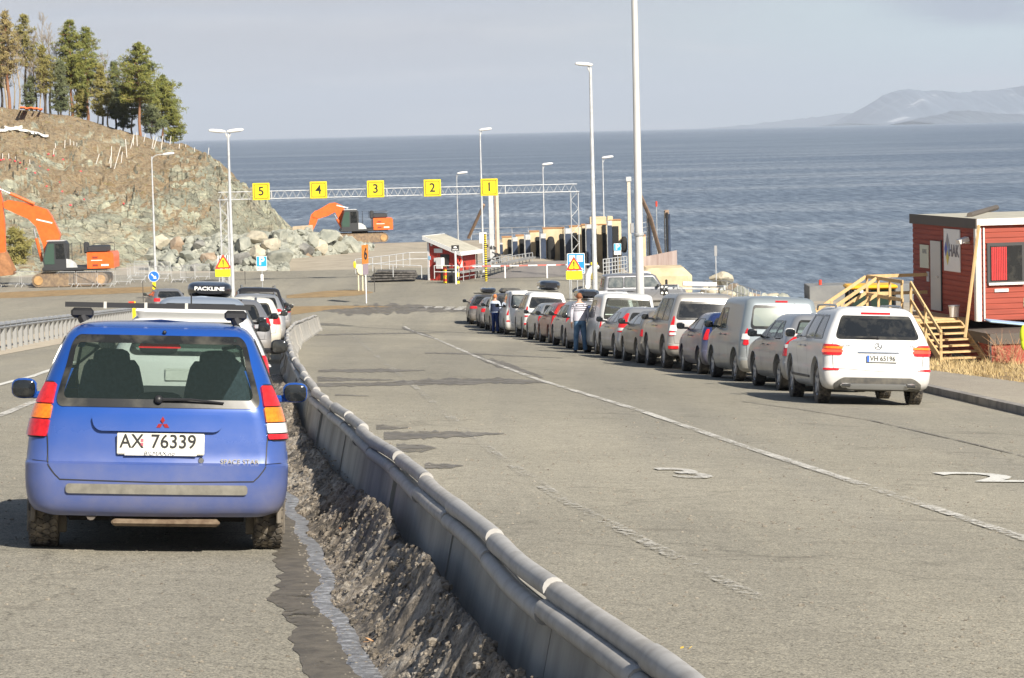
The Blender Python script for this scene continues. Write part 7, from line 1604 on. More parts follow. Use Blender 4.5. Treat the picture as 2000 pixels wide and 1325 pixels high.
for i in range(n*4+1):
    t_ = i/(n*4); p = a.lerp(b_, t_); off = .05*math.sin(i*PI/2); q = p+Vector((off*.6, -off, 0)); rows[0].append(q); rows[1].append(q-Vector((0, 0, h[0]+(h[1]-h[0])*t_)))
T = empty('steel_screen', 'rusty corrugated steel screen along the outer walkway', 'screen', (0, 0, 0)); g.grid(rows); g.build('corrugated_sheet', M_RUSTW, T, ang=80)
for k in range(6): p = a.lerp(b_, .2+.8*k/5)-Vector((0, -.1, 1.1)); g = MB(); g.tube([p, p-Vector((0, 0, .5)), p-Vector((.25, 0, .5))], .035, 6); g.build('bracket', M_TIRE, T)
c = at(1300, 548, 182); g = MB(); g.box((c.x, 184, .9), (3.4, 5, 3.2), bev=.5); tag(g.build('concrete_foundation', M_CREAM), 'cream concrete foundation below the rusty screen', 'foundation')
g = boulder_mb(at(1260, 541, 178), .5, 12, sub=3); tag(g.build('snow_heap', mat('old white snow', (.75, .75, .76), .7)), 'small white heap of snow behind the dark off road car', 'snow')
# stack of dark mats, concrete slab
p = at(768, 520, 187); T = empty('mat_stack', 'stack of dark blasting mats left of the booth', 'mats', on(p.x, 187))
for k, (w, dx) in enumerate(((3.0, 0), (3.1, .05), (2.9, .1), (2.6, .2))): g = MB(); g.box((dx, 0, .16+k*.16), (w, 1.8, .12+.02*(k % 2)), Matrix.Rotation(.02*(k-1), 3, 'Y'), bev=.03); g.build('mat', mat('dark rubber mat', (.035, .033, .03), .9, col2=(.13, .12, .11), vs=6), T)
p = at(592, 452, 252); g = MB(); g.box(p, (1.8, .6, 1.0), Matrix.Rotation(-.05, 3, 'Y'), bev=.04); tag(g.build('concrete_slab', mat('tan concrete slab', (.42, .34, .24), .9, var=.15)), 'tan concrete slab at the top of the boulder heap', 'slab')
# right shore: concrete pier and rocks
g = MB(); z = zof(1634, 558, 164); xa = at(1581, 570, 164).x; g.box((xa+3.2, 165.5, z/2-.3), (6.4, 3, z+.6), bev=.03); tag(g.build('concrete_pier', mat('dark grey pier concrete', (.15, .155, .16), .85, col2=(.22, .22, .21), vs=1)), 'grey concrete pier block at the water left of the loader', 'pier')
g = MB(); g.tube([at(1602, 558, 165), at(1602, 547, 165)], .09, 8); tag(g.build('marker_post', M_SRED), 'tiny red post on the concrete pier block', 'post')
rnd = random.Random(8)
for i in range(16):
    px = 1385+i*13+rnd.uniform(-4, 4); py = 552+(px-1385)*.15+rnd.uniform(-4, 4)+8; Y = 168
    g = boulder_mb(at(px, py+6, Y+rnd.uniform(-3, 3)), rnd.uniform(.4, .75), 300+i, sub=2)
    tag(g.build('shore_rock', [RK[1], RK[2], RK[0]][i % 3], ang=16), '%s rock of the shore riprap, %s from its left end' % ([RN[1], RN[2], RN[0]][i % 3], (['first', 'second', 'third', 'fourth', 'fifth', 'sixth', 'seventh', 'eighth', 'ninth', 'tenth']+words_)[i]), 'rock', 'riprap rocks on the right shore')
g = boulder_mb(at(1407, 545, 186), .85, 41, sub=3); tag(g.build('standing_rock', RK[1], ang=16), 'tall pale rock standing by the shore behind the railing', 'rock')
# ------------------------------------------------------------------ construction site: excavators, steel barriers, stakes
M_EXO = mat('orange machine paint', (.75, .13, .02), .4, coat=.3, var=.12, vs=4); M_EXD = mat('charcoal machine body', (.035, .037, .04), .5); M_TRK = mat('rusty muddy track', (.28, .2, .12), .85, col2=(.15, .11, .08), vs=5); M_HYD = mat('chrome rod', (.55, .56, .58), .3, .8)
def excavator(label, px, py, Y, sc, rot, boom, stick, bucket, cyl, mirror=False):
    """x to the arm side; all parts in metres from the ground centre below the slew ring"""
    c = at(px, py, Y); z0 = gz(c.x, Y); T = empty('excavator', label, 'excavator', (c.x, Y, z0+.0), rot)
    T.scale = (sc, sc, sc)
    for sy in (-1.25, 1.25):
        g = MB(); L_ = 2.1; prof = []
        for i in range(13): a = PI/2+PI*i/12; prof.append((-L_+.42*math.cos(a), .47+.42*math.sin(a)))
        for i in range(13): a = -PI/2+PI*i/12; prof.append((L_+.42*math.cos(a), .47+.42*math.sin(a)))
        g.prism(prof, -.28, .28, Matrix.Translation((0, sy, 0)) @ Matrix(((1, 0, 0, 0), (0, 0, -1, 0), (0, 1, 0, 0), (0, 0, 0, 1)))); tr = g.build('track', M_TRK, T)
        g = MB(); per = []
        for i in range(len(prof)):
            a, b_ = Vector(prof[i]), Vector(prof[(i+1) % len(prof)]); n = max(1, int((b_-a).length/.17))
            for k in range(n): per.append((a+(b_-a)*k/n, (b_-a).normalized()))
        for q, d in per: g.box((q.x, sy, q.y), (.05, .62, .06), Matrix.Rotation(-math.atan2(d.y, d.x), 3, 'Y'))
        g.build('track_shoes', M_TRK, tr)
        for x in (-L_, L_): g = MB(); g.lathe([(.001, -.34), (.3, -.34), (.32, -.25), (.32, .25), (.3, .34), (.001, .34)], 'Y', 16, (x, sy, .47)); g.build('sprocket', mat('ochre sprocket', (.4, .24, .1), .8, var=.2), tr)
    g = MB(); g.box((0, 0, .75), (2.2, 2.0, .35), bev=.1); g.lathe([(.001, 0), (.75, 0), (.75, .25), (.001, .25)], 'Z', 20, (0, 0, .85)); g.build('slew_ring', M_EXD, T)
    g = MB(); g.box((-.35, 0, 1.22), (4.4, 2.7, .26), bev=.05); g.build('deck', M_EXD, T)
    g = MB(); g.prism([(-3.0, 1.2), (-1.2, 1.2), (-1.2, 2.28), (-2.9, 2.28), (-3.0, 2.1)], -1.4, 1.4, Matrix(((1, 0, 0, 0), (0, 0, -1, 0), (0, 1, 0, 0), (0, 0, 0, 1)))); cw = g.build('counterweight', M_EXO, T)
    for sy in (-1.41, 1.41):
        g = MB(); g.box((-1.85, sy, 1.75), (.75, .02, .05)); g.box((-2.4, sy, 1.42), (.5, .02, .12)); g.build('white_marking', M_SWHITE, cw)
        g = MB(); 
        for z in (1.42, 1.95): g.box((-1.75, sy, z), (.36, .03, .13))
        g.build('step', mat('dark red step', (.25, .04, .02), .6), cw)
    g = MB(); g.box((-1.85, 0, 2.5), (1.3, 1.9, .42), bev=.06); g.box((-1.1, .7, 2.6), (.35, .4, .75), bev=.08); g.build('engine_cover', M_EXD, T)
    for p in ([(-.8, 1.3, 2.3), (-.8, 1.3, 2.95), (-.2, 1.3, 2.95), (-.2, 1.3, 1.4)], [(-2.7, -1.3, 2.3), (-2.7, -1.3, 2.8), (-1.3, -1.3, 2.8), (-1.3, -1.3, 2.3)]): g = MB(); g.tube(p, .025, 5); g.build('handrail', M_EXD, T)
    # cab on the camera side
    g = MB(); cb = [(.15, 1.3), (1.72, 1.3), (1.78, 1.9), (1.45, 3.05), (.3, 3.1), (.15, 2.9)]; MM = Matrix(((1, 0, 0, 0), (0, 0, -1, .75), (0, 1, 0, 0), (0, 0, 0, 1)))
    g.prism(cb, -.6, .6, MM); cab = g.build('cab', M_EXD, T)
    for q in ([(1.0, 1.55), (1.66, 1.55), (1.70, 1.95), (1.42, 2.92), (1.0, 2.95)], [(.28, 1.9), (.9, 1.9), (.9, 2.92), (.35, 2.92)]): g = MB(); g.prism(q, -.614, -.602, MM); g.build('cab_window', M_GLASSD if q[0][0] < .5 else mat('greenish cab glass', (.05, .09, .07), .1), cab)
    g = MB(); g.box((1.66, .75, 2.3), (.02, 1.0, 1.2), Matrix.Rotation(-.28, 3, 'Y')); g.build('windscreen', M_GLASSD, cab); g = MB(); g.box((.9, .75, 3.12), (1.2, 1.1, .05)); g.build('roof_hatch', M_GALVW, cab)
    g = MB(); g.prism([(-.55, 1.3), (.2, 1.3), (.2, 1.9), (-.1, 1.85), (-.45, 1.6)], -.3, -.24, Matrix(((1, 0, 0, 0), (0, 0, -1, 1.1), (0, 1, 0, 0), (0, 0, 0, 1)))); g.build('white_panel', M_GALVW, T)
    F = Matrix(((1, 0, 0, 0), (0, 0, -1, -.15), (0, 1, 0, 0), (0, 0, 0, 1)))
    g = MB(); g.prism(boom, -.26, .26, F); bm_ = g.build('boom', M_EXO, T, ang=25)
    g = MB(); g.prism(stick, -.2, .2, F); g.build('stick', M_EXO, T, ang=25)
    g = MB(); g.prism(bucket, -.6, .6, F); g.build('bucket', mat('worn rusty bucket', (.34, .16, .07), .8, var=.25, vs=3), T, ang=25)
    for (x0, z0_), (x1, z1_), f in cyl:
        for sy in ((-.22, .5) if f < 0 else (.15,)):
            a, b_ = Vector((x0, sy, z0_)), Vector((x1, sy, z1_)); m_ = a.lerp(b_, abs(f)); g = MB(); g.tube([a, m_], .11, 10); cy = g.build('cylinder', M_EXO, T); g = MB(); g.tube([m_, b_], .05, 8); g.build('rod', M_HYD, cy)
    a_ = Vector((boom[len(boom)//2][0], -.13, boom[len(boom)//2][1])); g = MB(); g.box((boom[3][0]+.9 if len(stick) > 8 else boom[3][0], .12, boom[3][1]+.6 if len(stick) > 8 else boom[3][1]-.1), (1.1, .02, .09), Matrix.Rotation(-.25, 3, 'Y')); g.build('boom_marking', M_SWHITE, bm_)
    return T
F1 = lambda pts, cx=143, by=560, s=28.2: [((cx-x)/s, (by-y)/s) for x, y in pts]
excavator('large orange excavator at the left edge with its arm raised', 143, 556, 191, 1.0, PI, 
    F1([(104, 514), (112, 500), (122, 462), (118, 452), (106, 425), (98, 413), (60, 400), (25, 393), (15, 397), (16, 408), (40, 420), (62, 430), (76, 445), (88, 480), (92, 510)]),
    F1([(-4, 364), (8, 366), (13, 390), (16, 440), (16, 495), (4, 500), (-2, 492), (-8, 440), (-12, 392)]), F1([(-6, 495), (16, 492), (32, 528), (30, 536), (-20, 540), (-26, 515)]),
    [(F1([(86, 512)])[0], F1([(72, 448)])[0], .7), (F1([(75, 402)])[0], F1([(2, 368)])[0], .62)])
F2 = lambda pts, cx=700, by=468, s=20.6: [((cx-x)/s, (by-y)/s) for x, y in pts]
excavator('orange excavator on the quay edge with its arm resting on the boulders', 703, 468, 256, .98, PI+.12,
    F2([(674, 440), (680, 430), (678, 412), (668, 396), (655, 390), (644, 391), (628, 400), (612, 408), (610, 416), (622, 420), (640, 415), (654, 408), (662, 425), (666, 440)]),
    F2([(617, 404), (623, 414), (618, 428), (608, 447), (601, 444), (603, 432), (608, 412)]), F2([(600, 436), (612, 446), (604, 452), (590, 448), (588, 441)]),
    [(F2([(668, 442)])[0], F2([(652, 412)])[0], -.7)])
# crowd-control barriers
def crowd(name_lab, x0, x1, yt, yb, src=[None]):
    a, b_ = G(x0, yb), G(x1, yb); d = b_-a; d.z = 0; L_ = max(1.2, min(3.4, d.length)); ang = math.atan2(d.y, d.x)
    if src[0] is None:
        T = empty('crowd_barrier', name_lab, 'barrier', a, ang, 'crowd barriers at the foot of the rock face'); W_ = 2.2; H_ = 1.05
        g = MB(); g.tube([(.05, 0, .2), (.05, 0, H_), (W_-.05, 0, H_), (W_-.05, 0, .2), (.05, 0, .2)], .022, 6); g.build('frame', M_GALVW, T)
        g = MB()
        for k in range(1, 17): g.tube([(.05+(W_-.1)*k/17, 0, .2), (.05+(W_-.1)*k/17, 0, H_)], .008, 4)
        g.build('bars', M_GALVW, T)
        for x in (.3, W_-.3): g = MB(); g.tube([(x, 0, .25), (x+.02, -.35, 0)], .02, 5); g.tube([(x, 0, .25), (x, .3, 0)], .02, 5); g.build('foot', M_GALVW, T)
        src[0] = T; index_kids(); T.scale = (L_/2.2, 1, 1); return
    M = Matrix.Translation(a) @ Matrix.Rotation(ang, 4, 'Z'); T = dup(src[0], M, name_lab); T.scale = (L_/2.2, 1, 1)
row1 = [(-42, 0), (1, 40), (41, 82), (83, 114), (115, 148), (149, 189), (190, 224)]
nm = ['beyond the left edge', 'leftmost in the front row', 'second from the left in the front row', 'third from the left in the front row', 'fourth from the left, before the excavator track', 'fifth from the left, before the excavator track', 'sixth from the left, right of the excavator']
for (a, b_), w in zip(row1, nm): crowd('steel crowd barrier %s' % w, a, b_, 534, 561)
for a, b_, y, w in ((225, 250, 556, 'in the gap left of the arrow sign'), (248, 292, 545, 'left of the foot of the single arm lamp post'), (262, 305, 539, 'at the back, behind the foot of the single arm lamp post'), (306, 334, 541, 'right of the single arm lamp post'), (292, 330, 550, 'directly above the blue arrow sign'), (335, 352, 552, 'with a wide gap to the right row'), (352, 380, 548, 'above the roof box of the left queue'), (381, 401, 546, 'at the right end of the row'), (255, 272, 552, 'turned sideways beside the lamp post')):
    crowd('steel crowd barrier %s' % w, a, b_, 0, y)
# striped warning board behind the left triangle
p = at(440, 510, 178); T = empty('slatted_board', 'white slatted warning board behind the left triangle', 'board', on(p.x, 178))
z = p.z-gz(p.x, 178)
for k in range(7): g = MB(); g.box((-.45+k*.15, 0, z-.1), (.07, .03, .9)); g.build('slat', M_SWHITE, T)
for x in (-.4, .4): g = MB(); g.tube([(x, .05, 0), (x, .05, z)], .03, 6); g.build('post', M_GALV, T)
# stakes, netting and spray marks on the rock
M_STK = mat('white stake', (.78, .76, .7), .6)
ST = [(5, 300, 310, 0), (17, 300, 310, 0), (30, 306, 313, 0), (58, 312, 320, 0), (103, 290, 303, 3), (109, 280, 292, -1), (126, 274, 288, 1), (137, 272, 283, 0), (144, 277, 284, 0), (150, 279, 285, 0), (186, 320, 301, 8), (216, 328, 286, 2), (222, 330, 286, 14), (236, 318, 297, 3), (248, 307, 272, -3), (254, 290, 262, 8), (260, 284, 262, 1), (268, 285, 259, -1),
      (280, 277, 262, 4), (296, 290, 266, 5), (299, 290, 268, 8), (314, 292, 266, 4), (331, 283, 266, 3), (349, 291, 281, 2), (362, 287, 281, 1), (379, 296, 288, 1), (406, 303, 289, 2), (212, 318, 300, 6)]
for i, (x, yb, yt, dx) in enumerate(ST):
    if yt > yb: yb, yt = yt, yb
    a = on_cliff(x, yb); b_ = at(x+dx, yt, a.y-.1); g = MB(); g.tube([Vector((0, 0, -.2)), b_-a], .035, 5)
    o = g.build('stake', M_STK); o.location = a
    side = 'far left part' if x < 100 else 'left part' if x < 200 else 'middle' if x < 260 else 'upper right' if x < 340 else 'right shoulder'
    tag(o, 'thin white %s drill stake on the %s of the rock slope' % ('leaning' if abs(dx) > 2 else 'upright', side), 'stake', 'white stakes on the rock slope')
M_SPR = mat('red spray paint flag', (.75, .08, .10), .7)
for i, (x, y) in enumerate([(95, 301), (105, 304), (2, 313), (8, 312), (20, 313), (30, 315), (40, 318), (52, 330), (78, 325), (94, 332), (69, 338), (124, 312), (118, 356), (91, 364), (122, 374), (165, 390), (138, 401), (158, 335), (242, 398)]):
    c = on_cliff(x, y); g = boulder_mb(c+Vector((0, -.15, 0)), .13, 500+i, sub=1); tag(g.build('marking_flag', M_SPR, smooth=False), 'small red marking flag on the rock slope, %s' % (['upper left', 'lower left', 'centre', 'right'][0 if y < 320 and x < 130 else 1 if x < 110 else 2 if x < 200 else 3]), 'flag', 'red marking flags on the rock')
def net(px0, py0, px1, py1, w, label, mt, name, seed):
    rnd = random.Random(seed); rows = [[], [], []]; n = 30
    for i in range(n+1):
        t_ = i/n; x = px0+(px1-px0)*t_; y = py0+(py1-py0)*t_+3*noise.noise((t_*5, seed, 0)); ww = w*(.6+.8*abs(noise.noise((t_*7, seed, 3))))
        for r, s_ in zip(rows, (-1, 0, 1)): p = on_cliff(x, y+ww*s_); r.append(p+Vector((0, -.35 if s_ == 0 else -.2, .12)))
    g = MB(); g.grid(rows); tag(g.build(name, mt), label, 'netting')
M_ONET = mat('orange netting', (.75, .16, .05), .7, var=.2); M_TARP = mat('white tarpaulin', (.75, .74, .68), .7, var=.1)
net(40, 213, 84, 216, 3, 'orange safety netting below the left trees', M_ONET, 'safety_netting', 2); net(-20, 262, 45, 250, 4, 'white tarpaulin strip at the far left of the slope', M_TARP, 'tarpaulin', 3); net(10, 250, 96, 268, 3.5, 'white tarpaulin strip running down to the right on the slope', M_TARP, 'tarpaulin', 5)
net(205, 538, 236, 531, 3, 'white crumpled sheet on the ground right of the excavator', M_TARP, 'plastic_sheet', 6) if False else None
# ------------------------------------------------------------------ red site offices on the right
M_HRED = mat('red wood siding', (.31, .062, .038), .75, var=.16, vs=3, stretch=(.3, .3, 6)); M_TRIM = mat('white trim', (.72, .70, .66), .6); M_DTRIM = mat('dark window trim', (.05, .05, .05), .5); M_PINE = mat('pale new timber', (.62, .44, .22), .75, col2=(.48, .32, .15), vs=4, stretch=(1, 1, .2)); M_ROOFD = mat('dark roof edge', (.10, .085, .07), .7)
C0 = Vector((at(1910, 600, 81).x, 81, 0)); ub = Vector((-.182, .983, 0)); uf = Vector((.983, .182, 0)); z1 = at(1910, 432, 81).z; z0 = at(1910, 628, 81).z; HH = z1-z0; LB, LF = 5.7, 9.0
T = empty('site_office', 'upper red timber site office with a dark left side and sunlit front', 'site office', C0+Vector((0, 0, z0)))
def hb(u0, u1, v0, v1, a0, a1, nm, mt, par, bev=0):
    """box in house space: u along the front (to the right), v away from the camera, a height"""
    c = uf*((u0+u1)/2)+ub*((v0+v1)/2)+Vector((0, 0, (a0+a1)/2)); g = MB(); g.box(c, (u1-u0, v1-v0, a1-a0), Matrix((uf, ub, Vector((0, 0, 1)))).transposed(), bev=bev); return g.build(nm, mt, par)
wall = hb(0, LF, 0, LB, 0, HH-.12, 'wall', M_HRED, T)
n = 17; g = MB()
for k in range(n):
    z = (HH-.2)*(k+.5)/n; c = uf*(LF/2)+ub*(LB/2)+Vector((0, 0, z)); g.box(c, (LF+.03, LB+.03, (HH-.2)/n*.82), Matrix((uf, ub, Vector((0, 0, 1)))).transposed(), bev=.012)
g.build('boards', M_HRED, wall)
hb(-.05, LF, -.10, LB+.04, HH-.10, HH+.05, 'roof', M_ROOFG, T); hb(-.09, -.052, -.14, LB+.08, HH-.22, HH+.07, 'roof_edge', M_ROOFD, T); hb(-.05, LF, -.135, -.102, HH-.13, HH+.06, 'roof_edge', M_TRIM, T)
hb(-.03, .10, -.05, -.02, 0, HH-.2, 'corner_board', M_TRIM, T); hb(-.055, -.02, -.03, .14, 0, HH-.2, 'corner_board', M_TRIM, T); hb(.16, .20, -.07, -.02, .02, HH-.2, 'downpipe', M_TRIM, T)
def hwin(u0, u1, a0, a1, curtain=True):
    w = hb(u0, u1, -.06, -.02, a0, a1, 'window', M_DTRIM, T); hb(u0+.09, u1-.09, -.072, -.061, a0+.10, a1-.09, 'pane', M_GLASSD, w); hb(u0+.03, u1-.03, -.10, -.06, a0-.02, a0+.05, 'sill', M_TRIM, w)
    if curtain:
        g = MB(); rows = [[], []]
        for i in range(41): p = uf*(u0+.12+(u1-u0)*.42*i/40)+ub*(-.078-.012*math.sin(i*1.4)); rows[0].append(p+Vector((0, 0, a0+.12))); rows[1].append(p+Vector((0, 0, a1-.12)))
        g.grid(rows); g.build('curtain', mat('red curtain', (.62, .05, .05), .6), w, ang=80)
hwin(.28, 1.42, 1.05, 2.25); hwin(1.72, 2.9, 1.05, 2.25, False); hb(.5, .92, -.045, -.02, .95-.12, .95-.03, 'vent', M_TRIM, T); nt_ = hb(1.38, 1.78, -.045, -.02, .38, .63, 'notice', mat('cream notice', (.7, .66, .42), .5), T)
# left (shaded) side: door, signs, lamp
def sb(v0, v1, a0, a1, nm, mt, par=None, th=.03, o=.02):
    c = uf*(-o-th/2)+ub*((v0+v1)/2)+Vector((0, 0, (a0+a1)/2)); g = MB(); g.box(c, (th, v1-v0, a1-a0), Matrix((uf, ub, Vector((0, 0, 1)))).transposed()); return g.build(nm, mt, par or T)
d_ = sb(3.05, 3.95, .12, 2.2, 'door', mat('pale door', (.55, .54, .50), .5), th=.04); sb(3.0, 3.05, .12, 2.25, 'door_frame', M_DTRIM); sb(3.2, 3.28, 1.1, 1.16, 'door_handle', M_CHROME, d_, .06, .05)
sg_ = sb(1.35, 2.75, 1.35, 2.6, 'company_sign', M_SWHITE); MS = face_frame(uf*-.055+ub*2.05+Vector((0, 0, 2.0)), -ub, (0, 0, 1))
g = MB(); put_text(g, 'HAK', .50, MS @ Matrix.Translation((.20, -.05, .004)), sx=.86, ext=.004, bold=.008); g.build('lettering', mat('grey lettering', (.16, .15, .17), .5), sg_, smooth=False)
for dx, dy, mt_ in ((-.36, .25, mat('grey diamond', (.3, .3, .32), .5)), (-.5, .0, mat('blue diamond', (.08, .12, .5), .5)), (-.22, .0, mat('pale blue diamond', (.3, .4, .6), .5)), (-.36, -.25, mat('yellow diamond', (.7, .6, .12), .5))):
    g = MB(); g.prism([(0, -.22), (.12, 0), (0, .22), (-.12, 0)], 0, .006, MS @ Matrix.Translation((dx, dy, .001))); g.build('diamond', mt_, sg_)
s2 = sb(4.15, 4.95, 1.35, 2.05, 'small_sign', mat('cream small sign', (.62, .62, .48), .5)); s3 = sb(4.15, 4.35, .95, 1.25, 'key_box', M_GALVW)
g = MB(); put_text(g, 'HAK', .2, face_frame(uf*-.055+ub*4.5+Vector((0, 0, 1.85)), -ub, (0, 0, 1)), ext=.003); g.build('lettering', M_BACK, s2, smooth=False)
g = MB(); g.box(uf*-.22+ub*.62+Vector((0, 0, 2.32)), (.3, .34, .12), Matrix((uf, ub, Vector((0, 0, 1)))).transposed() @ Matrix.Rotation(-.3, 3, 'Y')); g.box(uf*-.07+ub*.62+Vector((0, 0, 2.25)), (.14, .08, .06), Matrix((uf, ub, Vector((0, 0, 1)))).transposed()); g.build('wall_lamp', M_TRIM, T)
g = MB(); a = C0+Vector((0, 0, z0))+uf*-.2+ub*-.25; g.bar(at(1885, 660, 79.5), at(1912, 440, 80.4), .05, .10); tag(g.build('leaning_plank', M_PINE), 'long timber plank leaning against the corner of the red office', 'plank')
g = MB(); g.tube([C0+Vector((0, 0, z1+.1))+uf*(.5+.1*k)+ub*(2+.2*k) for k in range(0, 40, 8)], .09, 8); tag(g.build('roof_pipe', M_ROOFD), 'dark pipe lying on the office roof', 'pipe')
# lower office
zt = at(1935, 651, 79.5).z; C1 = Vector((at(1936, 650, 79.2).x, 79.2, 0)); T2 = empty('site_office', 'lower red site office standing under the upper one', 'site office', C1+Vector((0, 0, zt-2.6)))
def lb(u0, u1, v0, v1, a0, a1, nm, mt, par):
    c = uf*((u0+u1)/2)+ub*((v0+v1)/2)+Vector((0, 0, (a0+a1)/2)); g = MB(); g.box(c, (u1-u0, v1-v0, a1-a0), Matrix((uf, ub, Vector((0, 0, 1)))).transposed()); return g.build(nm, mt, par)
w2 = lb(0, 8, 0, 7.5, 0, 2.5, 'wall', M_HRED, T2); lb(-.06, 8, -.06, 7.5, 2.3, 2.6, 'roof', M_ROOFD, T2); g = MB(); rows = []
w_ = lb(-.05, 0, 1.2, 3.2, .95, 1.85, 'window', M_DTRIM, T2); lb(-.07, -.05, 1.35, 3.05, 1.05, 1.75, 'pane', M_GLASSG, w_); lb(-.08, -.05, 1.2, 1.32, .95, 1.85, 'window_frame', M_TRIM, w_); lb(-.06, -.01, -.04, .1, 0, 2.3, 'corner_board', M_DTRIM, T2)
p = at(1985, 632, 76.5); g = MB(); g.box(p, (1.6, 1.0, .05), Matrix.Rotation(.12, 3, 'Y'), bev=.02); tag(g.build('board', mat('pale blue board', (.35, .5, .68), .5)), 'pale blue board sticking out at the right edge', 'board')
p = at(2000, 655, 76); g = MB(); g.blob(p, (.12, .1, .28), 12, 8); g.blob(p+Vector((.0, 0, -.22)), (.1, .09, .2), 12, 8); tag(g.build('hi_vis_vest', mat('lime vest', (.62, .75, .03), .7)), 'lime yellow vest hanging at the right edge', 'vest')
# timber stairs with landing
T3 = empty('timber_stairs', 'new timber stairs and landing at the office door', 'stairs', (0, 0, 0)); Zl = z0+.08
S0 = C0+uf*-1.55; 
def tp(u, v, z): return Vector((C0.x, C0.y, 0))+uf*u+ub*v+Vector((0, 0, z))
RB = Matrix((uf, ub, Vector((0, 0, 1)))).transposed()
def part(nm, *bs):
    g = MB()
    for c, d in bs: g.box(c, d, RB)
    return g.build(nm, M_PINE, T3)
def beam(nm, a, b_, w=.045, h=.10): g = MB(); g.bar(a, b_, w, h); return g.build(nm, M_PINE, T3)
part('landing', (tp(-1.0, 2.6, Zl-.05), (1.9, 3.4, .05))); part('landing_edge', (tp(-1.0, .88, Zl-.17), (1.95, .05, .24)))
zg = gz(tp(-.9, -1.6, 0).x, tp(-.9, -1.6, 0).y); nst = 8
for k in range(nst): z = zg+(Zl-zg)*(k+.6)/nst-.04; v = -1.6+(2.45)*(k+.5)/nst; part('step', (tp(-.95, v, z), (1.25, .27, .045)))
for u in (-1.6, -.3): beam('stringer', tp(u, -1.75, zg), tp(u, .88, Zl-.1), .05, .22)
for u, nm_ in ((-1.72, 0), (-.2, 1)):
    if u < -1:
        beam('handrail', tp(u, -1.75, zg+.95), tp(u, .88, Zl+1.05)); beam('mid_rail', tp(u, -1.75, zg+.5), tp(u, .88, Zl+.55), .04, .1)
        for v in (-1.7, -.4, .88): zz = zg+(Zl-zg)*(v+1.75)/2.63; beam('post', tp(u, v, zz-.2), tp(u, v, zz+1.05), .07, .07)
beam('handrail', tp(-1.95, .9, Zl+1.08), tp(-1.95, 4.3, Zl+1.08)); beam('mid_rail', tp(-1.95, .9, Zl+.55), tp(-1.95, 4.3, Zl+.55), .04, .1)
for v in (1.0, 2.1, 3.2, 4.3): beam('post', tp(-1.95, v, zg-.2), tp(-1.95, v, Zl+1.08), .07, .07)
beam('handrail', tp(-1.95, 4.3, Zl+1.08), tp(-.05, 4.3, Zl+1.08)); beam('mid_rail', tp(-1.95, 4.3, Zl+.55), tp(-.05, 4.3, Zl+.55), .04, .1)
# the second flight goes down to the left, away from the door
for v in (3.2, 4.25):
    beam('handrail', tp(-2.0, v, Zl+1.08), tp(-4.6, v, zg+.7)); beam('mid_rail', tp(-2.0, v, Zl+.6), tp(-4.6, v, zg+.25), .04, .1)
    for k in (1, 2): u = -2.0-2.6*k/2.4; zz = Zl+(zg-.35-Zl)*k/2.4; beam('post', tp(u, v, zz-.6), tp(u, v, zz+1.05), .08, .08)
for k in range(7): z = Zl+(zg-.4-Zl)*(k+.7)/7.5; part('step', (tp(-2.0-2.6*(k+.5)/7.5, 3.72, z), (.27, 1.05, .045)))
p = tp(-.35, 1.05, Zl); T = empty('bucket', 'white plastic bucket on the landing', 'bucket', p); g = MB(); g.lathe([(.001, 0), (.13, 0), (.16, .32), (.17, .34), (.15, .33), (.12, .03)], 'Z', 20); g.build('pail', M_SWHITE, T); g = MB(); g.lathe([(.172, .30), (.176, .32), (.172, .335)], 'Z', 20); g.build('rim', M_GALVW, T)
# yellow wheel loader cab behind the stairs
c = at(1700, 600, 100); T = empty('wheel_loader', 'yellow topped wheel loader cab behind the stairs', 'loader', on(c.x, 100)); zt = at(1700, 556, 100).z-gz(c.x, 100)
g = MB(); g.box((0, 0, zt-.06), (1.75, 1.6, .14), bev=.05); g.build('cab_roof', mat('loader yellow', (.8, .42, .02), .5), T)
for x in (-.78, -.1, .78):
    for y in (-.7, .7): g = MB(); g.bar((x, y, zt-1.7), (x*.97, y*.97, zt-.1), .08, .08); g.build('cab_pillar', M_BLACK, T)
g = MB(); g.box((0, 0, zt-.8), (1.48, 1.34, 1.4)); g.build('cab_glass', mat('dim greenish cab', (.03, .05, .04), .15), T); g = MB(); g.box((0, .6, zt-2.0), (1.9, 2.6, .8), bev=.1); g.build('body', MATS['loader yellow'], T)
for x in (-.6, -.42): g = MB(); g.box((x, -.85, zt-.2), (.13, .1, .12), bev=.02); g.build('work_lamp', M_SWHITE, T)
for x in (-1, 1):
    for y in (-1.1, 1.9): g = MB(); g.lathe([(.3, -.25), (.7, -.25), (.75, -.15), (.75, .15), (.7, .25), (.3, .25)], 'X', 20, (x, y, .75)); g.build('wheel', M_RUBBER, T)
T = empty('mirror_arm', 'small dark side lamp cluster beside the loader', 'lamp', on(c.x-1.1, 99)) if False else None
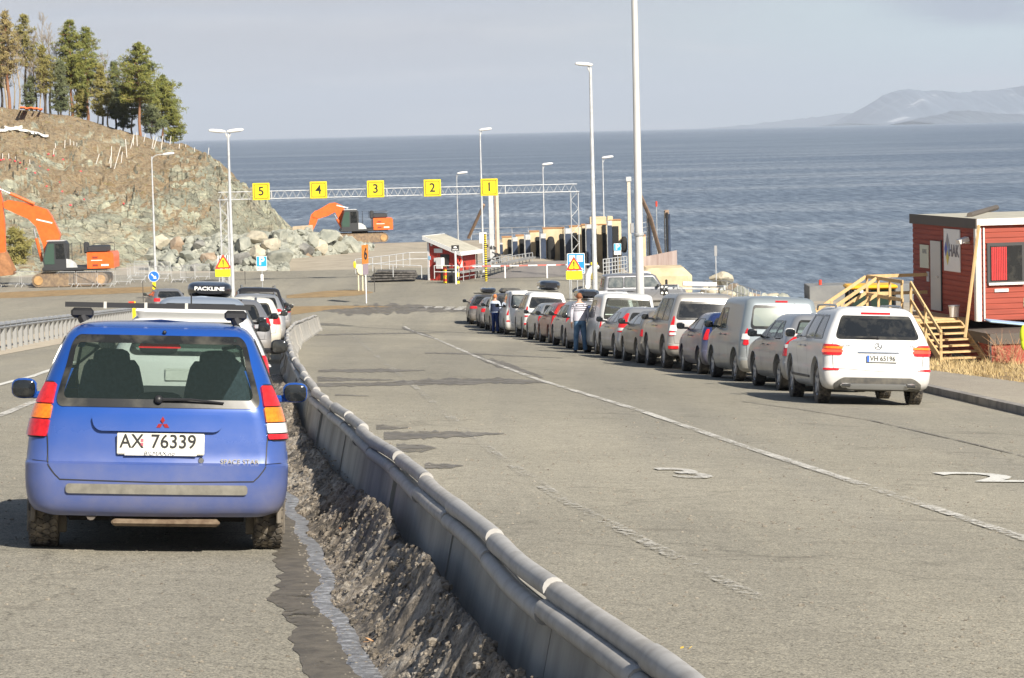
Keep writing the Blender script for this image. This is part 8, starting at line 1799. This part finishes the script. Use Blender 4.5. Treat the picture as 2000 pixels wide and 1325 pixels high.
# dry bush and grass tufts by the pavement
def twigs(px, py, n, h, seed, label, name='dry_bush'):
    rnd = random.Random(seed); b_ = G(px, py); g = MB()
    for _ in range(n):
        d = Vector((rnd.gauss(0, .35), rnd.gauss(0, .3), 1)).normalized(); q = Vector((rnd.gauss(0, .2), rnd.gauss(0, .2), 0)); l = h*rnd.uniform(.5, 1); m_ = q+d*l*.6; e = q+d*l+Vector((rnd.gauss(0, .1), 0, 0)); g.tube([q, m_, e], [.012, .008, .003], 4, caps=False)
        for _ in range(3): s_ = q+(m_-q)*rnd.uniform(.4, 1); g.tube([s_, s_+Vector((rnd.gauss(0, .2), rnd.gauss(0, .2), rnd.uniform(.1, .35)))], [.006, .002], 3, caps=False)
    o = g.build(name, mat('dry reddish stems', (.42, .24, .13), .9), None, norm=False); o.location = b_; tag(o, label, 'bush')
twigs(1962, 718, 26, 1.15, 4, 'bare reddish bush in front of the lower office'); twigs(1935, 716, 12, .8, 6, 'smaller bare bush left of the reddish one')
g = MB(); rnd = random.Random(11)
for _ in range(15000):
    y = rnd.uniform(46, 100); x = gv(y)+rnd.uniform(-.15, 7.5)*rnd.random()**.6; z = .10+.08*noise.noise((x*.6, y*.5, 0))
    if noise.noise((x*.5, y*.5, 9)) < -.35: continue
    p = on(x, y, z-.02); h = rnd.uniform(.05, .20)*(1.6 if noise.noise((x*.3, y*.3, 1)) > .25 else 1); a = rnd.uniform(0, 6.28); w = .014; dx, dy = math.cos(a)*w, math.sin(a)*w; l = Vector((rnd.gauss(0, .5)*h, rnd.gauss(0, .5)*h, h))
    g.add([p+Vector((dx, dy, 0)), p-Vector((dx, dy, 0)), p+l], [(0, 1, 2)])
structure(g.build('dry_grass', mat('straw grass', (.52, .40, .20), .9, col2=(.34, .24, .11), vs=1.2), smooth=False, norm=False), 'stuff')
# ------------------------------------------------------------------ sea air between the camera and the far shore
mb = MB(); mb.box((0, 22000, 330), (60000, 46000, 674)); hz = mb.build('haze', [], smooth=False); structure(hz, 'stuff')
m = bpy.data.materials.new('sea haze'); m.use_nodes = True; t = m.node_tree; t.nodes.remove(t.nodes['Principled BSDF'])
v = t.nodes.new('ShaderNodeVolumePrincipled'); v.inputs['Color'].default_value = (.75, .84, .98, 1); v.inputs['Density'].default_value = 5.2e-5; v.inputs['Anisotropy'].default_value = 0
t.links.new(v.outputs[0], t.nodes['Material Output'].inputs['Volume']); hz.data.materials.append(m)
